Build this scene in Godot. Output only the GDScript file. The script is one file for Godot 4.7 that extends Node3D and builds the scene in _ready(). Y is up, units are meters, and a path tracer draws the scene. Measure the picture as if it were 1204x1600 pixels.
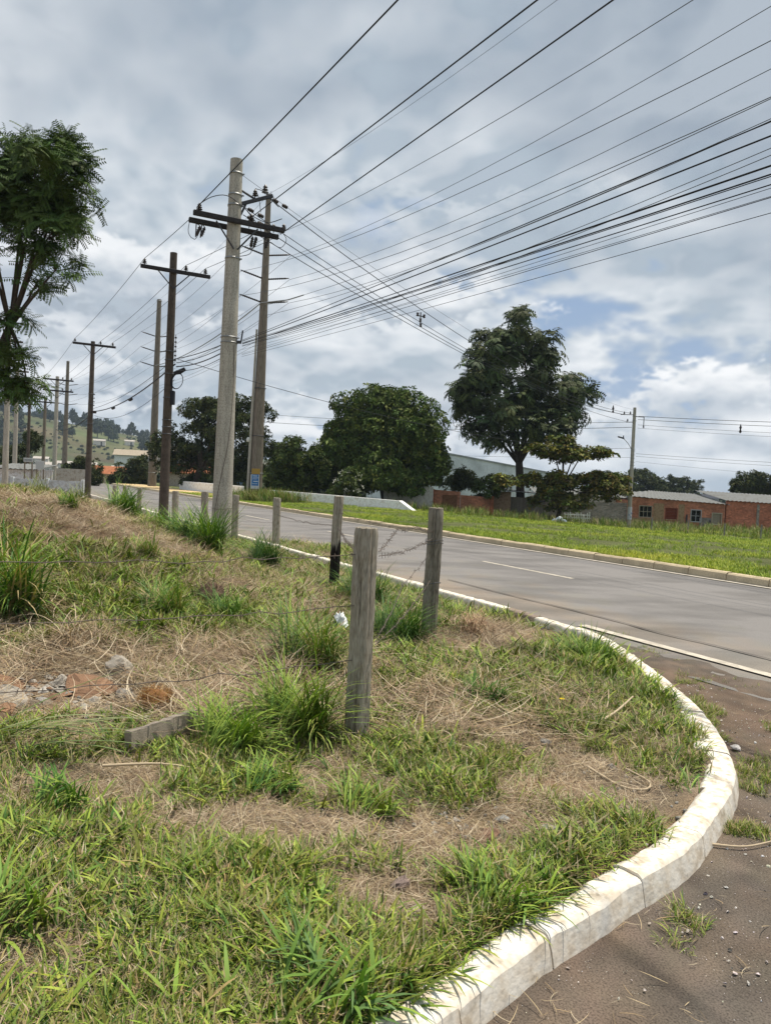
extends Node3D

# ------------------------------------------------------------------ frame of the place
# Metres, y up, the camera at x = z = 0 looks along -z. The avenue runs straight; s is the distance
# along it and p the distance across it (the near kerb lies at p = 6.35, the far one at p = 14.2).
const DIR := Vector3(-0.47101, 0, -0.88213)
const NRM := Vector3(0.88213, 0, -0.47101)
const ROAD_Y := -0.08

func SP(s: float, p: float, y := 0.0) -> Vector3:
	return DIR * s + NRM * p + Vector3(0, y, 0)

func lin(r: float, g: float, b: float) -> Color:
	return Color(r, g, b).linear_to_srgb()

# ------------------------------------------------------------------ mesh collecting
class Geo:
	var v := PackedVector3Array()
	var n := PackedVector3Array()
	var c := PackedColorArray()
	var i := PackedInt32Array()
	var col := Color.WHITE

	func vert(p: Vector3, nn: Vector3) -> int:
		v.append(p)
		n.append(nn)
		c.append(col)
		return v.size() - 1

	func tri_i(a: int, b: int, d: int) -> void:   # counter-clockwise as seen from outside
		i.append(a)
		i.append(d)
		i.append(b)

	func tri(a: Vector3, b: Vector3, d: Vector3) -> void:
		var nn := (b - a).cross(d - a).normalized()
		var k := vert(a, nn)
		vert(b, nn)
		vert(d, nn)
		tri_i(k, k + 1, k + 2)

	func quad(a: Vector3, b: Vector3, d: Vector3, e: Vector3) -> void:
		var nn := (d - a).cross(e - b).normalized()
		var k := vert(a, nn)
		vert(b, nn)
		vert(d, nn)
		vert(e, nn)
		tri_i(k, k + 1, k + 2)
		tri_i(k, k + 2, k + 3)

	# a box with chamfered edges
	func box(t: Transform3D, size: Vector3, ch := 0.0) -> void:
		var h := size * 0.5
		if ch <= 0.0:
			for ax in 3:
				for sg in [-1.0, 1.0]:
					var u := Vector3.ZERO
					var w := Vector3.ZERO
					var o := Vector3.ZERO
					o[ax] = sg * h[ax]
					u[(ax + 1) % 3] = h[(ax + 1) % 3]
					w[(ax + 2) % 3] = h[(ax + 2) % 3] * sg
					quad(t * (o - u - w), t * (o + u - w), t * (o + u + w), t * (o - u + w))
			return
		var g := h - Vector3(ch, ch, ch)
		for ax in 3:
			for sg in [-1.0, 1.0]:
				var u := Vector3.ZERO
				var w := Vector3.ZERO
				var o := Vector3.ZERO
				o[ax] = sg * h[ax]
				u[(ax + 1) % 3] = g[(ax + 1) % 3]
				w[(ax + 2) % 3] = g[(ax + 2) % 3] * sg
				quad(t * (o - u - w), t * (o + u - w), t * (o + u + w), t * (o - u + w))
		for ax in 3:                     # twelve chamfers
			var bx := (ax + 1) % 3
			var cx := (ax + 2) % 3
			for sb in [-1.0, 1.0]:
				for sc in [-1.0, 1.0]:
					var a := Vector3.ZERO
					var b := Vector3.ZERO
					a[bx] = sb * h[bx]
					a[cx] = sc * g[cx]
					b[bx] = sb * g[bx]
					b[cx] = sc * h[cx]
					var e := Vector3.ZERO
					e[ax] = g[ax] * sb * sc
					quad(t * (a - e), t * (a + e), t * (b + e), t * (b - e))
		for sx in [-1.0, 1.0]:
			for sy in [-1.0, 1.0]:
				for sz in [-1.0, 1.0]:
					var q1 := t * Vector3(sx * h.x, sy * g.y, sz * g.z)
					var q2 := t * Vector3(sx * g.x, sy * h.y, sz * g.z)
					var q3 := t * Vector3(sx * g.x, sy * g.y, sz * h.z)
					if sx * sy * sz > 0:
						tri(q1, q2, q3)
					else:
						tri(q1, q3, q2)

	# a round tube along points
	func tube(pts: PackedVector3Array, radii: PackedFloat32Array, sides := 8, caps := true) -> void:
		var np := pts.size()
		var ring0 := v.size()
		var side := Vector3.ZERO
		for k in np:
			var t := (pts[mini(k + 1, np - 1)] - pts[maxi(k - 1, 0)]).normalized()
			if side == Vector3.ZERO:
				side = t.cross(Vector3.RIGHT if absf(t.x) < 0.8 else Vector3.UP).normalized()
			side = (side - t * side.dot(t)).normalized()
			var up := t.cross(side)
			for m in sides:
				var a := TAU * m / sides
				var o := side * cos(a) + up * sin(a)
				vert(pts[k] + o * radii[mini(k, radii.size() - 1)], o)
		for k in np - 1:
			for m in sides:
				var a := ring0 + k * sides + m
				var b := ring0 + k * sides + (m + 1) % sides
				tri_i(a, b, b + sides)
				tri_i(a, b + sides, a + sides)
		if caps:
			for e in 2:
				var k := 0 if e == 0 else np - 1
				var t := (pts[1] - pts[0]).normalized() * -1.0 if e == 0 else (pts[np - 1] - pts[np - 2]).normalized()
				var cc := vert(pts[k], t)
				var first := v.size()
				for m in sides:
					vert(v[ring0 + k * sides + m], t)
				for m in sides:
					if e == 0:
						tri_i(cc, first + (m + 1) % sides, first + m)
					else:
						tri_i(cc, first + m, first + (m + 1) % sides)

	func bar(a: Vector3, b: Vector3, r: float, sides := 6) -> void:
		tube(PackedVector3Array([a, b]), PackedFloat32Array([r, r]), sides)

	# turned profile: [radius, height] pairs about t's y axis
	func lathe(t: Transform3D, prof: Array, sides := 12) -> void:
		var first := v.size()
		for k in prof.size():
			var k0: int = maxi(k - 1, 0)
			var k1: int = mini(k + 1, prof.size() - 1)
			var dr: float = prof[k1][0] - prof[k0][0]
			var dy: float = prof[k1][1] - prof[k0][1]
			for m in sides:
				var a := TAU * m / sides
				var nn := Vector3(cos(a) * dy, -dr, -sin(a) * dy).normalized()
				vert(t * Vector3(cos(a) * prof[k][0], prof[k][1], -sin(a) * prof[k][0]), (t.basis * nn).normalized())
		for k in prof.size() - 1:
			for m in sides:
				var a := first + k * sides + m
				var b := first + k * sides + (m + 1) % sides
				tri_i(a, b, b + sides)
				tri_i(a, b + sides, a + sides)

	# one leaf or blade of grass: an arching ribbon. az: heading, lean: angle from upright at the base, droop: how much it bends
	func blade(base: Vector3, az: float, length: float, width: float, lean: float, droop: float, seg := 4, twist := 0.0, wide_at := 0.35, sweep := 0.0) -> void:
		var p := base
		var ang := lean
		var k0 := v.size()
		for k in seg + 1:
			var u := float(k) / seg
			var hd := Vector3(sin(az + sweep * u), 0, cos(az + sweep * u))
			var sd := Vector3(cos(az + sweep * u + twist), 0, -sin(az + sweep * u + twist))
			var tg := hd * sin(ang) + Vector3.UP * cos(ang)
			var nn := sd.cross(tg).normalized()
			var w := width * 0.5 * (lerpf(0.55, 1.0, u / wide_at) if u < wide_at else sqrt(maxf(0.0, 1.0 - pow((u - wide_at) / (1.0 - wide_at), 1.6))))
			vert(p - sd * w, nn)
			vert(p + sd * w, nn)
			p += tg * (length / seg)
			ang += droop / seg
		for k in seg:
			var a := k0 + k * 2
			tri_i(a, a + 1, a + 3)
			tri_i(a, a + 3, a + 2)

	func mesh() -> ArrayMesh:
		var arr := []
		arr.resize(Mesh.ARRAY_MAX)
		arr[Mesh.ARRAY_VERTEX] = v
		arr[Mesh.ARRAY_NORMAL] = n
		arr[Mesh.ARRAY_COLOR] = c
		arr[Mesh.ARRAY_INDEX] = i
		var m := ArrayMesh.new()
		m.add_surface_from_arrays(Mesh.PRIMITIVE_TRIANGLES, arr)
		return m

# ------------------------------------------------------------------ objects, names, labels
var used := {}
var rng := RandomNumberGenerator.new()
var M := {}

func numbered(called: String) -> String:
	if not used.has(called):
		used[called] = 0
		return called
	used[called] += 1
	return "%s_%03d" % [called, used[called]]

func thing(called: String, label: String, category: String, at := Vector3.ZERO, turn := 0.0, group := "") -> Node3D:
	var o := Node3D.new()
	o.name = numbered(called)
	add_child(o)
	o.position = at
	o.rotation.y = turn
	tag(o, label, category, group)
	return o

func tag(o: Node, label: String, category: String, group := "") -> void:
	o.set_meta("label", label)
	o.set_meta("category", category)
	if group != "":
		o.set_meta("group", group)

func obj(called: String, m: Mesh, mat: Material, parent: Node = null) -> MeshInstance3D:
	var o := MeshInstance3D.new()
	o.mesh = m
	o.material_override = mat
	if parent == null:
		o.name = numbered(called)
		add_child(o)
	else:
		o.name = called
		parent.add_child(o, true)
	return o

func structure(called: String, m: Mesh, mat: Material, parent: Node = null) -> MeshInstance3D:
	var o := obj(called, m, mat, parent)
	o.set_meta("kind", "structure")
	return o

func scatter(called: String, m: Mesh, mat: Material, where: Array, tints: Array, parent: Node = null) -> MultiMeshInstance3D:
	var mm := MultiMesh.new()
	mm.transform_format = MultiMesh.TRANSFORM_3D
	mm.use_colors = true
	mm.mesh = m
	mm.instance_count = where.size()
	for k in where.size():
		mm.set_instance_transform(k, where[k])
		mm.set_instance_color(k, tints[k])
	var o := MultiMeshInstance3D.new()
	o.multimesh = mm
	o.material_override = mat
	if parent == null:
		o.name = numbered(called)
		add_child(o)
	else:
		o.name = called
		parent.add_child(o, true)
	o.set_meta("kind", "stuff")
	return o

func rf(a: float, b: float) -> float:
	return rng.randf_range(a, b)

func rdir() -> Vector3:
	var y := rf(-1, 1)
	var a := rf(0, TAU)
	var r := sqrt(1.0 - y * y)
	return Vector3(cos(a) * r, y, sin(a) * r)

# ------------------------------------------------------------------ materials
func noise(freq: float, oct := 4, sd := 1, type := FastNoiseLite.TYPE_SIMPLEX_SMOOTH) -> FastNoiseLite:
	var f := FastNoiseLite.new()
	f.seed = sd
	f.frequency = freq
	f.noise_type = type
	f.fractal_type = FastNoiseLite.FRACTAL_FBM if oct > 1 else FastNoiseLite.FRACTAL_NONE
	f.fractal_octaves = oct
	f.fractal_gain = 0.55
	return f

func ntex(freq: float, oct: int, sd: int, stops: Array, size := 512, type := FastNoiseLite.TYPE_SIMPLEX_SMOOTH) -> NoiseTexture2D:
	# stops: [offset, Color(linear)] pairs
	var g := Gradient.new()
	var offs := PackedFloat32Array()
	var cols := PackedColorArray()
	for st in stops:
		offs.append(st[0])
		cols.append(st[1].linear_to_srgb())
	g.offsets = offs
	g.colors = cols
	var t := NoiseTexture2D.new()
	t.width = size
	t.height = size
	t.seamless = true
	t.noise = noise(freq, oct, sd, type)
	t.color_ramp = g
	return t

func grey(a: float) -> Color:
	return Color(a, a, a)

func mat(color: Color, rough := 0.85, tex: Texture2D = null, scale := Vector3.ONE, relief: Texture2D = null, depth := 1.0) -> StandardMaterial3D:
	var m := StandardMaterial3D.new()
	m.albedo_color = color.linear_to_srgb()
	m.roughness = rough
	m.metallic_specular = 0.35
	m.vertex_color_use_as_albedo = true
	if tex != null or relief != null:
		m.uv1_triplanar = true
		m.uv1_world_triplanar = true
		m.uv1_scale = scale
		m.albedo_texture = tex
	if relief != null:
		m.heightmap_enabled = true
		m.heightmap_texture = relief
		m.heightmap_scale = depth
	return m

func coarse(m: StandardMaterial3D, tex: Texture2D, scale: Vector3) -> StandardMaterial3D:
	m.albedo_color = (m.albedo_color.srgb_to_linear() * 1.32).linear_to_srgb()
	m.detail_enabled = true
	m.detail_blend_mode = BaseMaterial3D.BLEND_MODE_MUL
	m.detail_albedo = tex
	m.detail_uv_layer = BaseMaterial3D.DETAIL_UV_2
	m.uv2_triplanar = true
	m.uv2_world_triplanar = true
	m.uv2_scale = scale
	return m

func leafy(color: Color, through := 0.5, rough := 0.55) -> StandardMaterial3D:
	var m := mat(color, rough)
	m.metallic_specular = 0.4
	m.backlight_enabled = true
	m.backlight = Color(through * 0.85, through, through * 0.45)
	return m

var grain: Texture2D
var patches: Texture2D
var relief: Texture2D

func make_materials() -> void:
	grain = ntex(0.06, 5, 11, [[0.0, grey(0.45)], [0.45, grey(0.85)], [0.6, grey(1.0)], [1.0, grey(1.25)]])
	patches = ntex(0.012, 5, 12, [[0.0, grey(0.62)], [0.42, grey(0.86)], [0.6, grey(1.0)], [1.0, grey(1.12)]])
	relief = ntex(0.09, 5, 13, [[0.0, grey(0.0)], [1.0, grey(1.0)]])
	var speck := ntex(0.13, 3, 14, [[0.0, Color(0.3, 0.3, 0.31)], [0.42, Color(0.8, 0.8, 0.8)], [0.60, Color(1.0, 1.0, 1.0)], [0.70, Color(2.2, 2.1, 1.95)], [1.0, Color(3.0, 2.9, 2.7)]])
	var stain := ntex(0.02, 5, 15, [[0.0, Color(0.62, 0.56, 0.50)], [0.30, Color(0.80, 0.76, 0.71)], [0.44, Color(0.97, 0.96, 0.94)], [1.0, Color(1.02, 1.02, 1.02)]])
	var streak := ntex(0.035, 5, 16, [[0.0, Color(0.35, 0.33, 0.30)], [0.4, Color(0.72, 0.71, 0.69)], [0.6, Color(0.98, 0.98, 0.97)], [1.0, Color(1.2, 1.2, 1.18)]])
	M.soil = coarse(mat(Color(0.30, 0.235, 0.17), 0.95, grain, Vector3.ONE * 1.7, relief, 3.0), patches, Vector3.ONE * 0.23)
	M.verge = coarse(mat(Color(0.105, 0.12, 0.04), 0.95, grain, Vector3.ONE * 0.9, relief, 3.0), patches, Vector3.ONE * 0.06)
	M.land = coarse(mat(Color(1, 1, 1), 0.95, grain, Vector3.ONE * 0.05), patches, Vector3.ONE * 0.006)
	M.asphalt = coarse(mat(Color(1, 1, 1), 0.88, speck, Vector3.ONE * 1.5, relief, 0.5), patches, Vector3(0.05, 0.05, 0.11))
	M.side = coarse(mat(Color(1.0, 1.0, 1.0), 0.92, speck, Vector3.ONE * 1.3, relief, 0.6), patches, Vector3.ONE * 0.35)
	var white_grain := ntex(0.05, 5, 17, [[0.0, Color(0.55, 0.54, 0.53)], [0.24, Color(0.76, 0.75, 0.73)], [0.38, Color(0.93, 0.92, 0.90)], [0.50, Color(1.0, 0.99, 0.97)], [1.0, Color(1.04, 1.04, 1.03)]])
	var kerb_stain := ntex(0.022, 6, 18, [[0.0, Color(0.60, 0.53, 0.45)], [0.32, Color(0.78, 0.71, 0.62)], [0.46, Color(0.95, 0.91, 0.85)], [0.58, Color(1.0, 1.0, 0.99)], [1.0, Color(1.02, 1.02, 1.02)]])
	M.kerb = coarse(mat(Color(0.56, 0.54, 0.505), 0.8, white_grain, Vector3.ONE * 0.8, relief, 0.22), kerb_stain, Vector3.ONE * 0.8)
	M.old_kerb = coarse(mat(Color(0.27, 0.215, 0.175), 0.95, grain, Vector3.ONE * 1.5, relief, 1.2), patches, Vector3.ONE * 0.8)
	M.far_kerb = coarse(mat(Color(0.52, 0.43, 0.29), 0.85, grain, Vector3.ONE * 1.2), patches, Vector3.ONE * 0.4)
	M.line = coarse(mat(Color(0.46, 0.42, 0.355), 0.8, grain, Vector3.ONE * 3.0), patches, Vector3.ONE * 0.8)
	M.concrete = coarse(mat(Color(0.37, 0.345, 0.295), 0.85, grain, Vector3(0.9, 0.45, 0.9), relief, 0.4), patches, Vector3(1.1, 0.16, 1.1))
	M.concrete_dark = coarse(mat(Color(0.195, 0.165, 0.132), 0.85, grain, Vector3(1.4, 0.5, 1.4), relief, 0.6), streak, Vector3(0.9, 0.08, 0.9))
	M.dark_wood = coarse(mat(Color(0.085, 0.068, 0.055), 0.85, streak, Vector3(5.0, 0.3, 5.0), relief, 0.6), patches, Vector3.ONE * 0.4)
	M.post = coarse(mat(Color(1, 1, 1), 0.9, streak, Vector3(9.0, 0.55, 9.0), streak, 0.8), stain, Vector3(2.2, 0.7, 2.2))
	M.arm = coarse(mat(Color(0.036, 0.033, 0.034), 0.85, streak, Vector3(5.0, 0.3, 5.0)), patches, Vector3.ONE * 0.4)
	M.steel = mat(Color(0.33, 0.34, 0.35), 0.5, grain, Vector3.ONE * 4)
	M.steel.metallic = 0.6
	M.dark_steel = mat(Color(0.05, 0.052, 0.06), 0.6)
	M.insulator = mat(Color(0.045, 0.035, 0.032), 0.25)
	M.wire = mat(Color(0.022, 0.024, 0.03), 0.6)
	M.bare_wire = mat(Color(0.10, 0.105, 0.115), 0.5)
	M.rust_wire = mat(Color(0.13, 0.105, 0.09), 0.7)
	M.grass = leafy(Color(1, 1, 1), 0.6, 0.55)
	M.grass.metallic_specular = 0.3
	M.straw = leafy(Color(1, 1, 1), 0.2, 0.8)
	M.leaf = leafy(Color(1, 1, 1), 0.45, 0.6)
	M.leaf.metallic_specular = 0.22
	M.bark = coarse(mat(Color(0.095, 0.078, 0.062), 0.95, streak, Vector3(2.0, 0.5, 2.0), relief, 2.0), patches, Vector3.ONE * 0.5)
	M.white = coarse(mat(Color(0.80, 0.81, 0.82), 0.85, grain, Vector3.ONE * 0.6), stain, Vector3.ONE * 0.3)
	M.plaster = coarse(mat(Color(1, 1, 1), 0.9, grain, Vector3.ONE * 0.6), stain, Vector3.ONE * 0.35)
	M.paint = mat(Color(1, 1, 1), 0.6, grain, Vector3.ONE * 1.5)
	M.glass = mat(Color(0.03, 0.035, 0.04), 0.08)
	M.tin = coarse(mat(Color(0.150, 0.158, 0.160), 0.8, grain, Vector3.ONE * 0.7), stain, Vector3.ONE * 0.1)
	M.sheet = coarse(mat(Color(0.58, 0.64, 0.68), 0.55, grain, Vector3.ONE * 0.4), patches, Vector3.ONE * 0.07)
	M.tile = coarse(mat(Color(0.42, 0.17, 0.085), 0.85, grain, Vector3.ONE), patches, Vector3.ONE * 0.4)
	M.stone = mat(Color(1, 1, 1), 0.92, grain, Vector3.ONE * 4.0, relief, 1.5)
	M.brick = brick_material(Color(0.36, 0.135, 0.075), Color(0.30, 0.24, 0.19), 21)
	M.block = brick_material(Color(0.24, 0.215, 0.185), Color(0.17, 0.155, 0.14), 22)
	M.husk = leafy(Color(1, 1, 1), 0.15, 0.9)
	M.plastic = mat(Color(1, 1, 1), 0.35)

# courses of hollow brick, about 9 cm high and 20 cm long: too far away to be built one by one
func brick_material(face: Color, mortar: Color, sd: int) -> StandardMaterial3D:
	var w := 256
	var im := Image.create(w, w, false, Image.FORMAT_RGBA8)
	var hm := Image.create(w, w, false, Image.FORMAT_RGBA8)
	var r := RandomNumberGenerator.new()
	r.seed = sd
	var nz := noise(0.03, 3, sd)
	im.fill(mortar.linear_to_srgb())
	hm.fill(Color.BLACK)
	for row in 16:
		for k in 8:
			var t := r.randf_range(0.72, 1.25)
			var warm := r.randf_range(-0.04, 0.04)
			var x0 := k * 32 + (16 if row % 2 else 0) + 1
			for yy in range(row * 16 + 1, row * 16 + 15):
				for xx in range(x0, x0 + 30):
					var q := t * (1.0 + 0.35 * nz.get_noise_2d(xx, yy))
					im.set_pixel(xx % w, yy, Color(face.r * q * (1.0 + warm), face.g * q, face.b * q * (1.0 - warm)).linear_to_srgb())
					hm.set_pixel(xx % w, yy, grey(0.7 + 0.3 * nz.get_noise_2d(xx, yy)))
	var m := mat(Color.WHITE, 0.92, ImageTexture.create_from_image(im), Vector3(0.6, 0.68, 0.6), ImageTexture.create_from_image(hm), 1.5)
	return coarse(m, patches, Vector3.ONE * 0.09)

# ------------------------------------------------------------------ sky
var sky_w := 3072
var sky_h := 1536
var sky_rows := []
var n_big := noise(0.30, 5, 341)
var n_mid := noise(0.72, 6, 342)
var n_fine := noise(1.15, 4, 343)
var n_puff := noise(2.7, 4, 347)
var n_heap := noise(0.42, 4, 361)
var n_lit := noise(0.6, 4, 344)

func sky_row(r: int) -> void:
	var out := PackedByteArray()
	out.resize(sky_w * 3)
	var el := (0.5 - (r + 0.5) / sky_h) * PI
	var y := maxf(sin(el), 0.0)
	var ce := cos(el)
	var up := clampf(y, 0.0, 1.0)
	var blue := Vector3(0.22, 0.34, 0.54).lerp(Vector3(0.45, 0.54, 0.66), pow(1.0 - up, 4.0))
	for k in sky_w:
		var az := (k + 0.5) / sky_w * TAU - PI
		var q := 1.7 / (y + 0.30)
		var x := sin(az) * ce * q
		var z := -cos(az) * ce * q
		var b := n_big.get_noise_2d(x, z)
		var m := n_mid.get_noise_2d(x + 0.3 * b, z)
		var wx := x + 0.10 * m
		var wz := z + 0.10 * b
		var puff := 1.0 - absf(n_fine.get_noise_2d(wx, wz)) * 2.6 - absf(n_puff.get_noise_2d(wx, wz)) * 1.1
		var dens := b * 0.85 + m * 0.60 + puff * 0.16 + 0.55
		var cover := smoothstep(0.0, 0.26, dens)
		var thick := smoothstep(0.30, 1.15, dens + n_lit.get_noise_2d(x * 1.3, z * 1.3) * 0.65)
		var lit := clampf(0.30 + 0.60 * puff + 0.95 * m, 0.0, 1.0)
		var bright := Vector3(0.42, 0.49, 0.56).lerp(Vector3(0.82, 0.845, 0.87), lit)
		var dark := Vector3(0.25, 0.31, 0.39).lerp(Vector3(0.36, 0.42, 0.49), lit)
		var c := blue.lerp(bright.lerp(dark, thick * 0.88), cover)
		if el < 0.42:
			var cx := sin(az) * 5.0
			var cz := cos(az) * 5.0
			var ey := el * 11.0
			var h0 := n_heap.get_noise_3d(cx, ey, cz)
			var h1 := n_heap.get_noise_3d(cx, ey + 0.22, cz)
			var fine := absf(n_puff.get_noise_3d(cx * 1.4, ey * 1.4, cz * 1.4))
			var d0 := h0 + 0.16 - fine * 0.5 - maxf(0.0, el - 0.16) * 2.2
			var share := smoothstep(0.0, 0.14, d0) * smoothstep(0.42, 0.2, el)
			var top := clampf(0.45 + (h0 - h1) * 2.6 - fine * 0.5, 0.0, 1.0)
			c = c.lerp(Vector3(0.44, 0.50, 0.57).lerp(Vector3(0.92, 0.93, 0.94), top), share * 0.95)
		c = c.lerp(Vector3(0.52, 0.59, 0.66), pow(1.0 - up, 20.0) * 0.45)
		var j := k * 3
		out[j] = int(255.0 * pow(c.x, 0.4545) + 0.5)
		out[j + 1] = int(255.0 * pow(c.y, 0.4545) + 0.5)
		out[j + 2] = int(255.0 * pow(c.z, 0.4545) + 0.5)
	sky_rows[r] = out

func make_sky() -> Sky:
	sky_rows.resize(sky_h)
	var half := sky_h / 2
	var id := WorkerThreadPool.add_group_task(sky_row, half)
	WorkerThreadPool.wait_for_group_task_completion(id)
	var low := PackedByteArray()
	low.resize(sky_w * 3)
	for k in sky_w:
		low[k * 3] = 120
		low[k * 3 + 1] = 126
		low[k * 3 + 2] = 118
	var all := PackedByteArray()
	for r in sky_h:
		all.append_array(sky_rows[r] if r < half else low)
	var im := Image.create_from_data(sky_w, sky_h, false, Image.FORMAT_RGB8, all)
	var pm := PanoramaSkyMaterial.new()
	pm.panorama = ImageTexture.create_from_image(im)
	var s := Sky.new()
	s.sky_material = pm
	return s

# ------------------------------------------------------------------ the ground's shape
# the kerb's outer top edge, from far along the avenue round the corner into the side street
const KERB_S := [62.0, 40.0, 24.0, 16.0, 11.0, 8.6]
var kerb := PackedVector2Array()
var n_lot := noise(0.9, 4, 31)
var n_lot2 := noise(0.22, 3, 32)

func make_kerb_path() -> void:
	for s in KERB_S:
		var w := SP(s, 6.36)
		kerb.append(Vector2(w.x, w.z))
	for q in [[2.16, -9.36], [2.41, -8.79], [2.54, -8.29], [2.57, -7.45], [2.58, -6.85], [2.55, -6.25], [2.47, -5.63], [2.35, -5.11], [2.21, -4.68], [2.03, -4.33], [1.75, -3.93], [1.54, -3.64], [1.33, -3.42], [1.09, -3.22], [0.93, -3.05], [0.72, -2.87], [0.52, -2.67], [0.32, -2.45], [0.21, -2.31], [-0.26, -1.89], [-1.04, -1.30], [-2.29, -0.52]]:
		kerb.append(Vector2(q[0], q[1]))

# metres inside the kerb's outer edge; negative on the roads
func inside(x: float, z: float) -> float:
	var best := 1e9
	var sgn := 1.0
	var q := Vector2(x, z)
	for k in kerb.size() - 1:
		var a := kerb[k]
		var ab := kerb[k + 1] - a
		var t := clampf((q - a).dot(ab) / ab.length_squared(), 0.0, 1.0)
		var dd := (q - a - ab * t)
		var l := dd.length_squared()
		if l < best:
			best = l
			sgn = 1.0 if ab.x * dd.y - ab.y * dd.x > 0.0 else -1.0
	return sqrt(best) * sgn

func lot_y(x: float, z: float) -> float:
	var s := x * DIR.x + z * DIR.z
	var p := x * NRM.x + z * NRM.z
	var h := 1.12 * smoothstep(7.0, 14.5, s) * (1.0 - smoothstep(20.0, 28.0, s)) * (1.0 - smoothstep(0.9, 5.0, p))
	h += 0.07 * n_lot2.get_noise_2d(x, z) * smoothstep(2.5, 5.0, s) + 0.028 * n_lot.get_noise_2d(x * 2.0, z * 2.0)
	h -= 0.05 * smoothstep(6.5, 8.5, s) * smoothstep(5.0, 6.2, p)
	return h

func far_y(s: float, p: float) -> float:          # the ground beyond the avenue, falling away from it
	var d := p - 14.2
	return 0.05 - 1.12 * smoothstep(0.0, 31.0, d) * minf(1.0, 0.35 + d / 48.0) - clampf((d - 60.0) * 0.012, 0.0, 3.0)

func grid(s0: float, s1: float, p0: float, p1: float, step: float, y: Callable, tint = null) -> ArrayMesh:
	var g := Geo.new()
	var ns := int(ceil((s1 - s0) / step))
	var np := int(ceil((p1 - p0) / step))
	for a in ns + 1:
		for b in np + 1:
			var s := s0 + (s1 - s0) * a / ns
			var p := p0 + (p1 - p0) * b / np
			var w := SP(s, p)
			w.y = y.call(s, p, w)
			if tint != null:
				g.col = tint.call(s, p, w)
			g.vert(w, Vector3.UP)
	for a in ns:
		for b in np:
			var k := a * (np + 1) + b
			g.tri_i(k, k + 1, k + np + 2)
			g.tri_i(k, k + np + 2, k + np + 1)
	# normals from the faces
	var acc := PackedVector3Array()
	acc.resize(g.v.size())
	for t in range(0, g.i.size(), 3):
		var ia := g.i[t]
		var ib := g.i[t + 2]
		var ic := g.i[t + 1]
		var nn := (g.v[ib] - g.v[ia]).cross(g.v[ic] - g.v[ia])
		if nn.y < 0.0:
			nn = -nn
		acc[ia] += nn
		acc[ib] += nn
		acc[ic] += nn
	for k in acc.size():
		g.n[k] = acc[k].normalized()
	return g.mesh()

var n_tint := noise(0.35, 5, 41)
var n_tint2 := noise(1.7, 4, 42)

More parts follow.
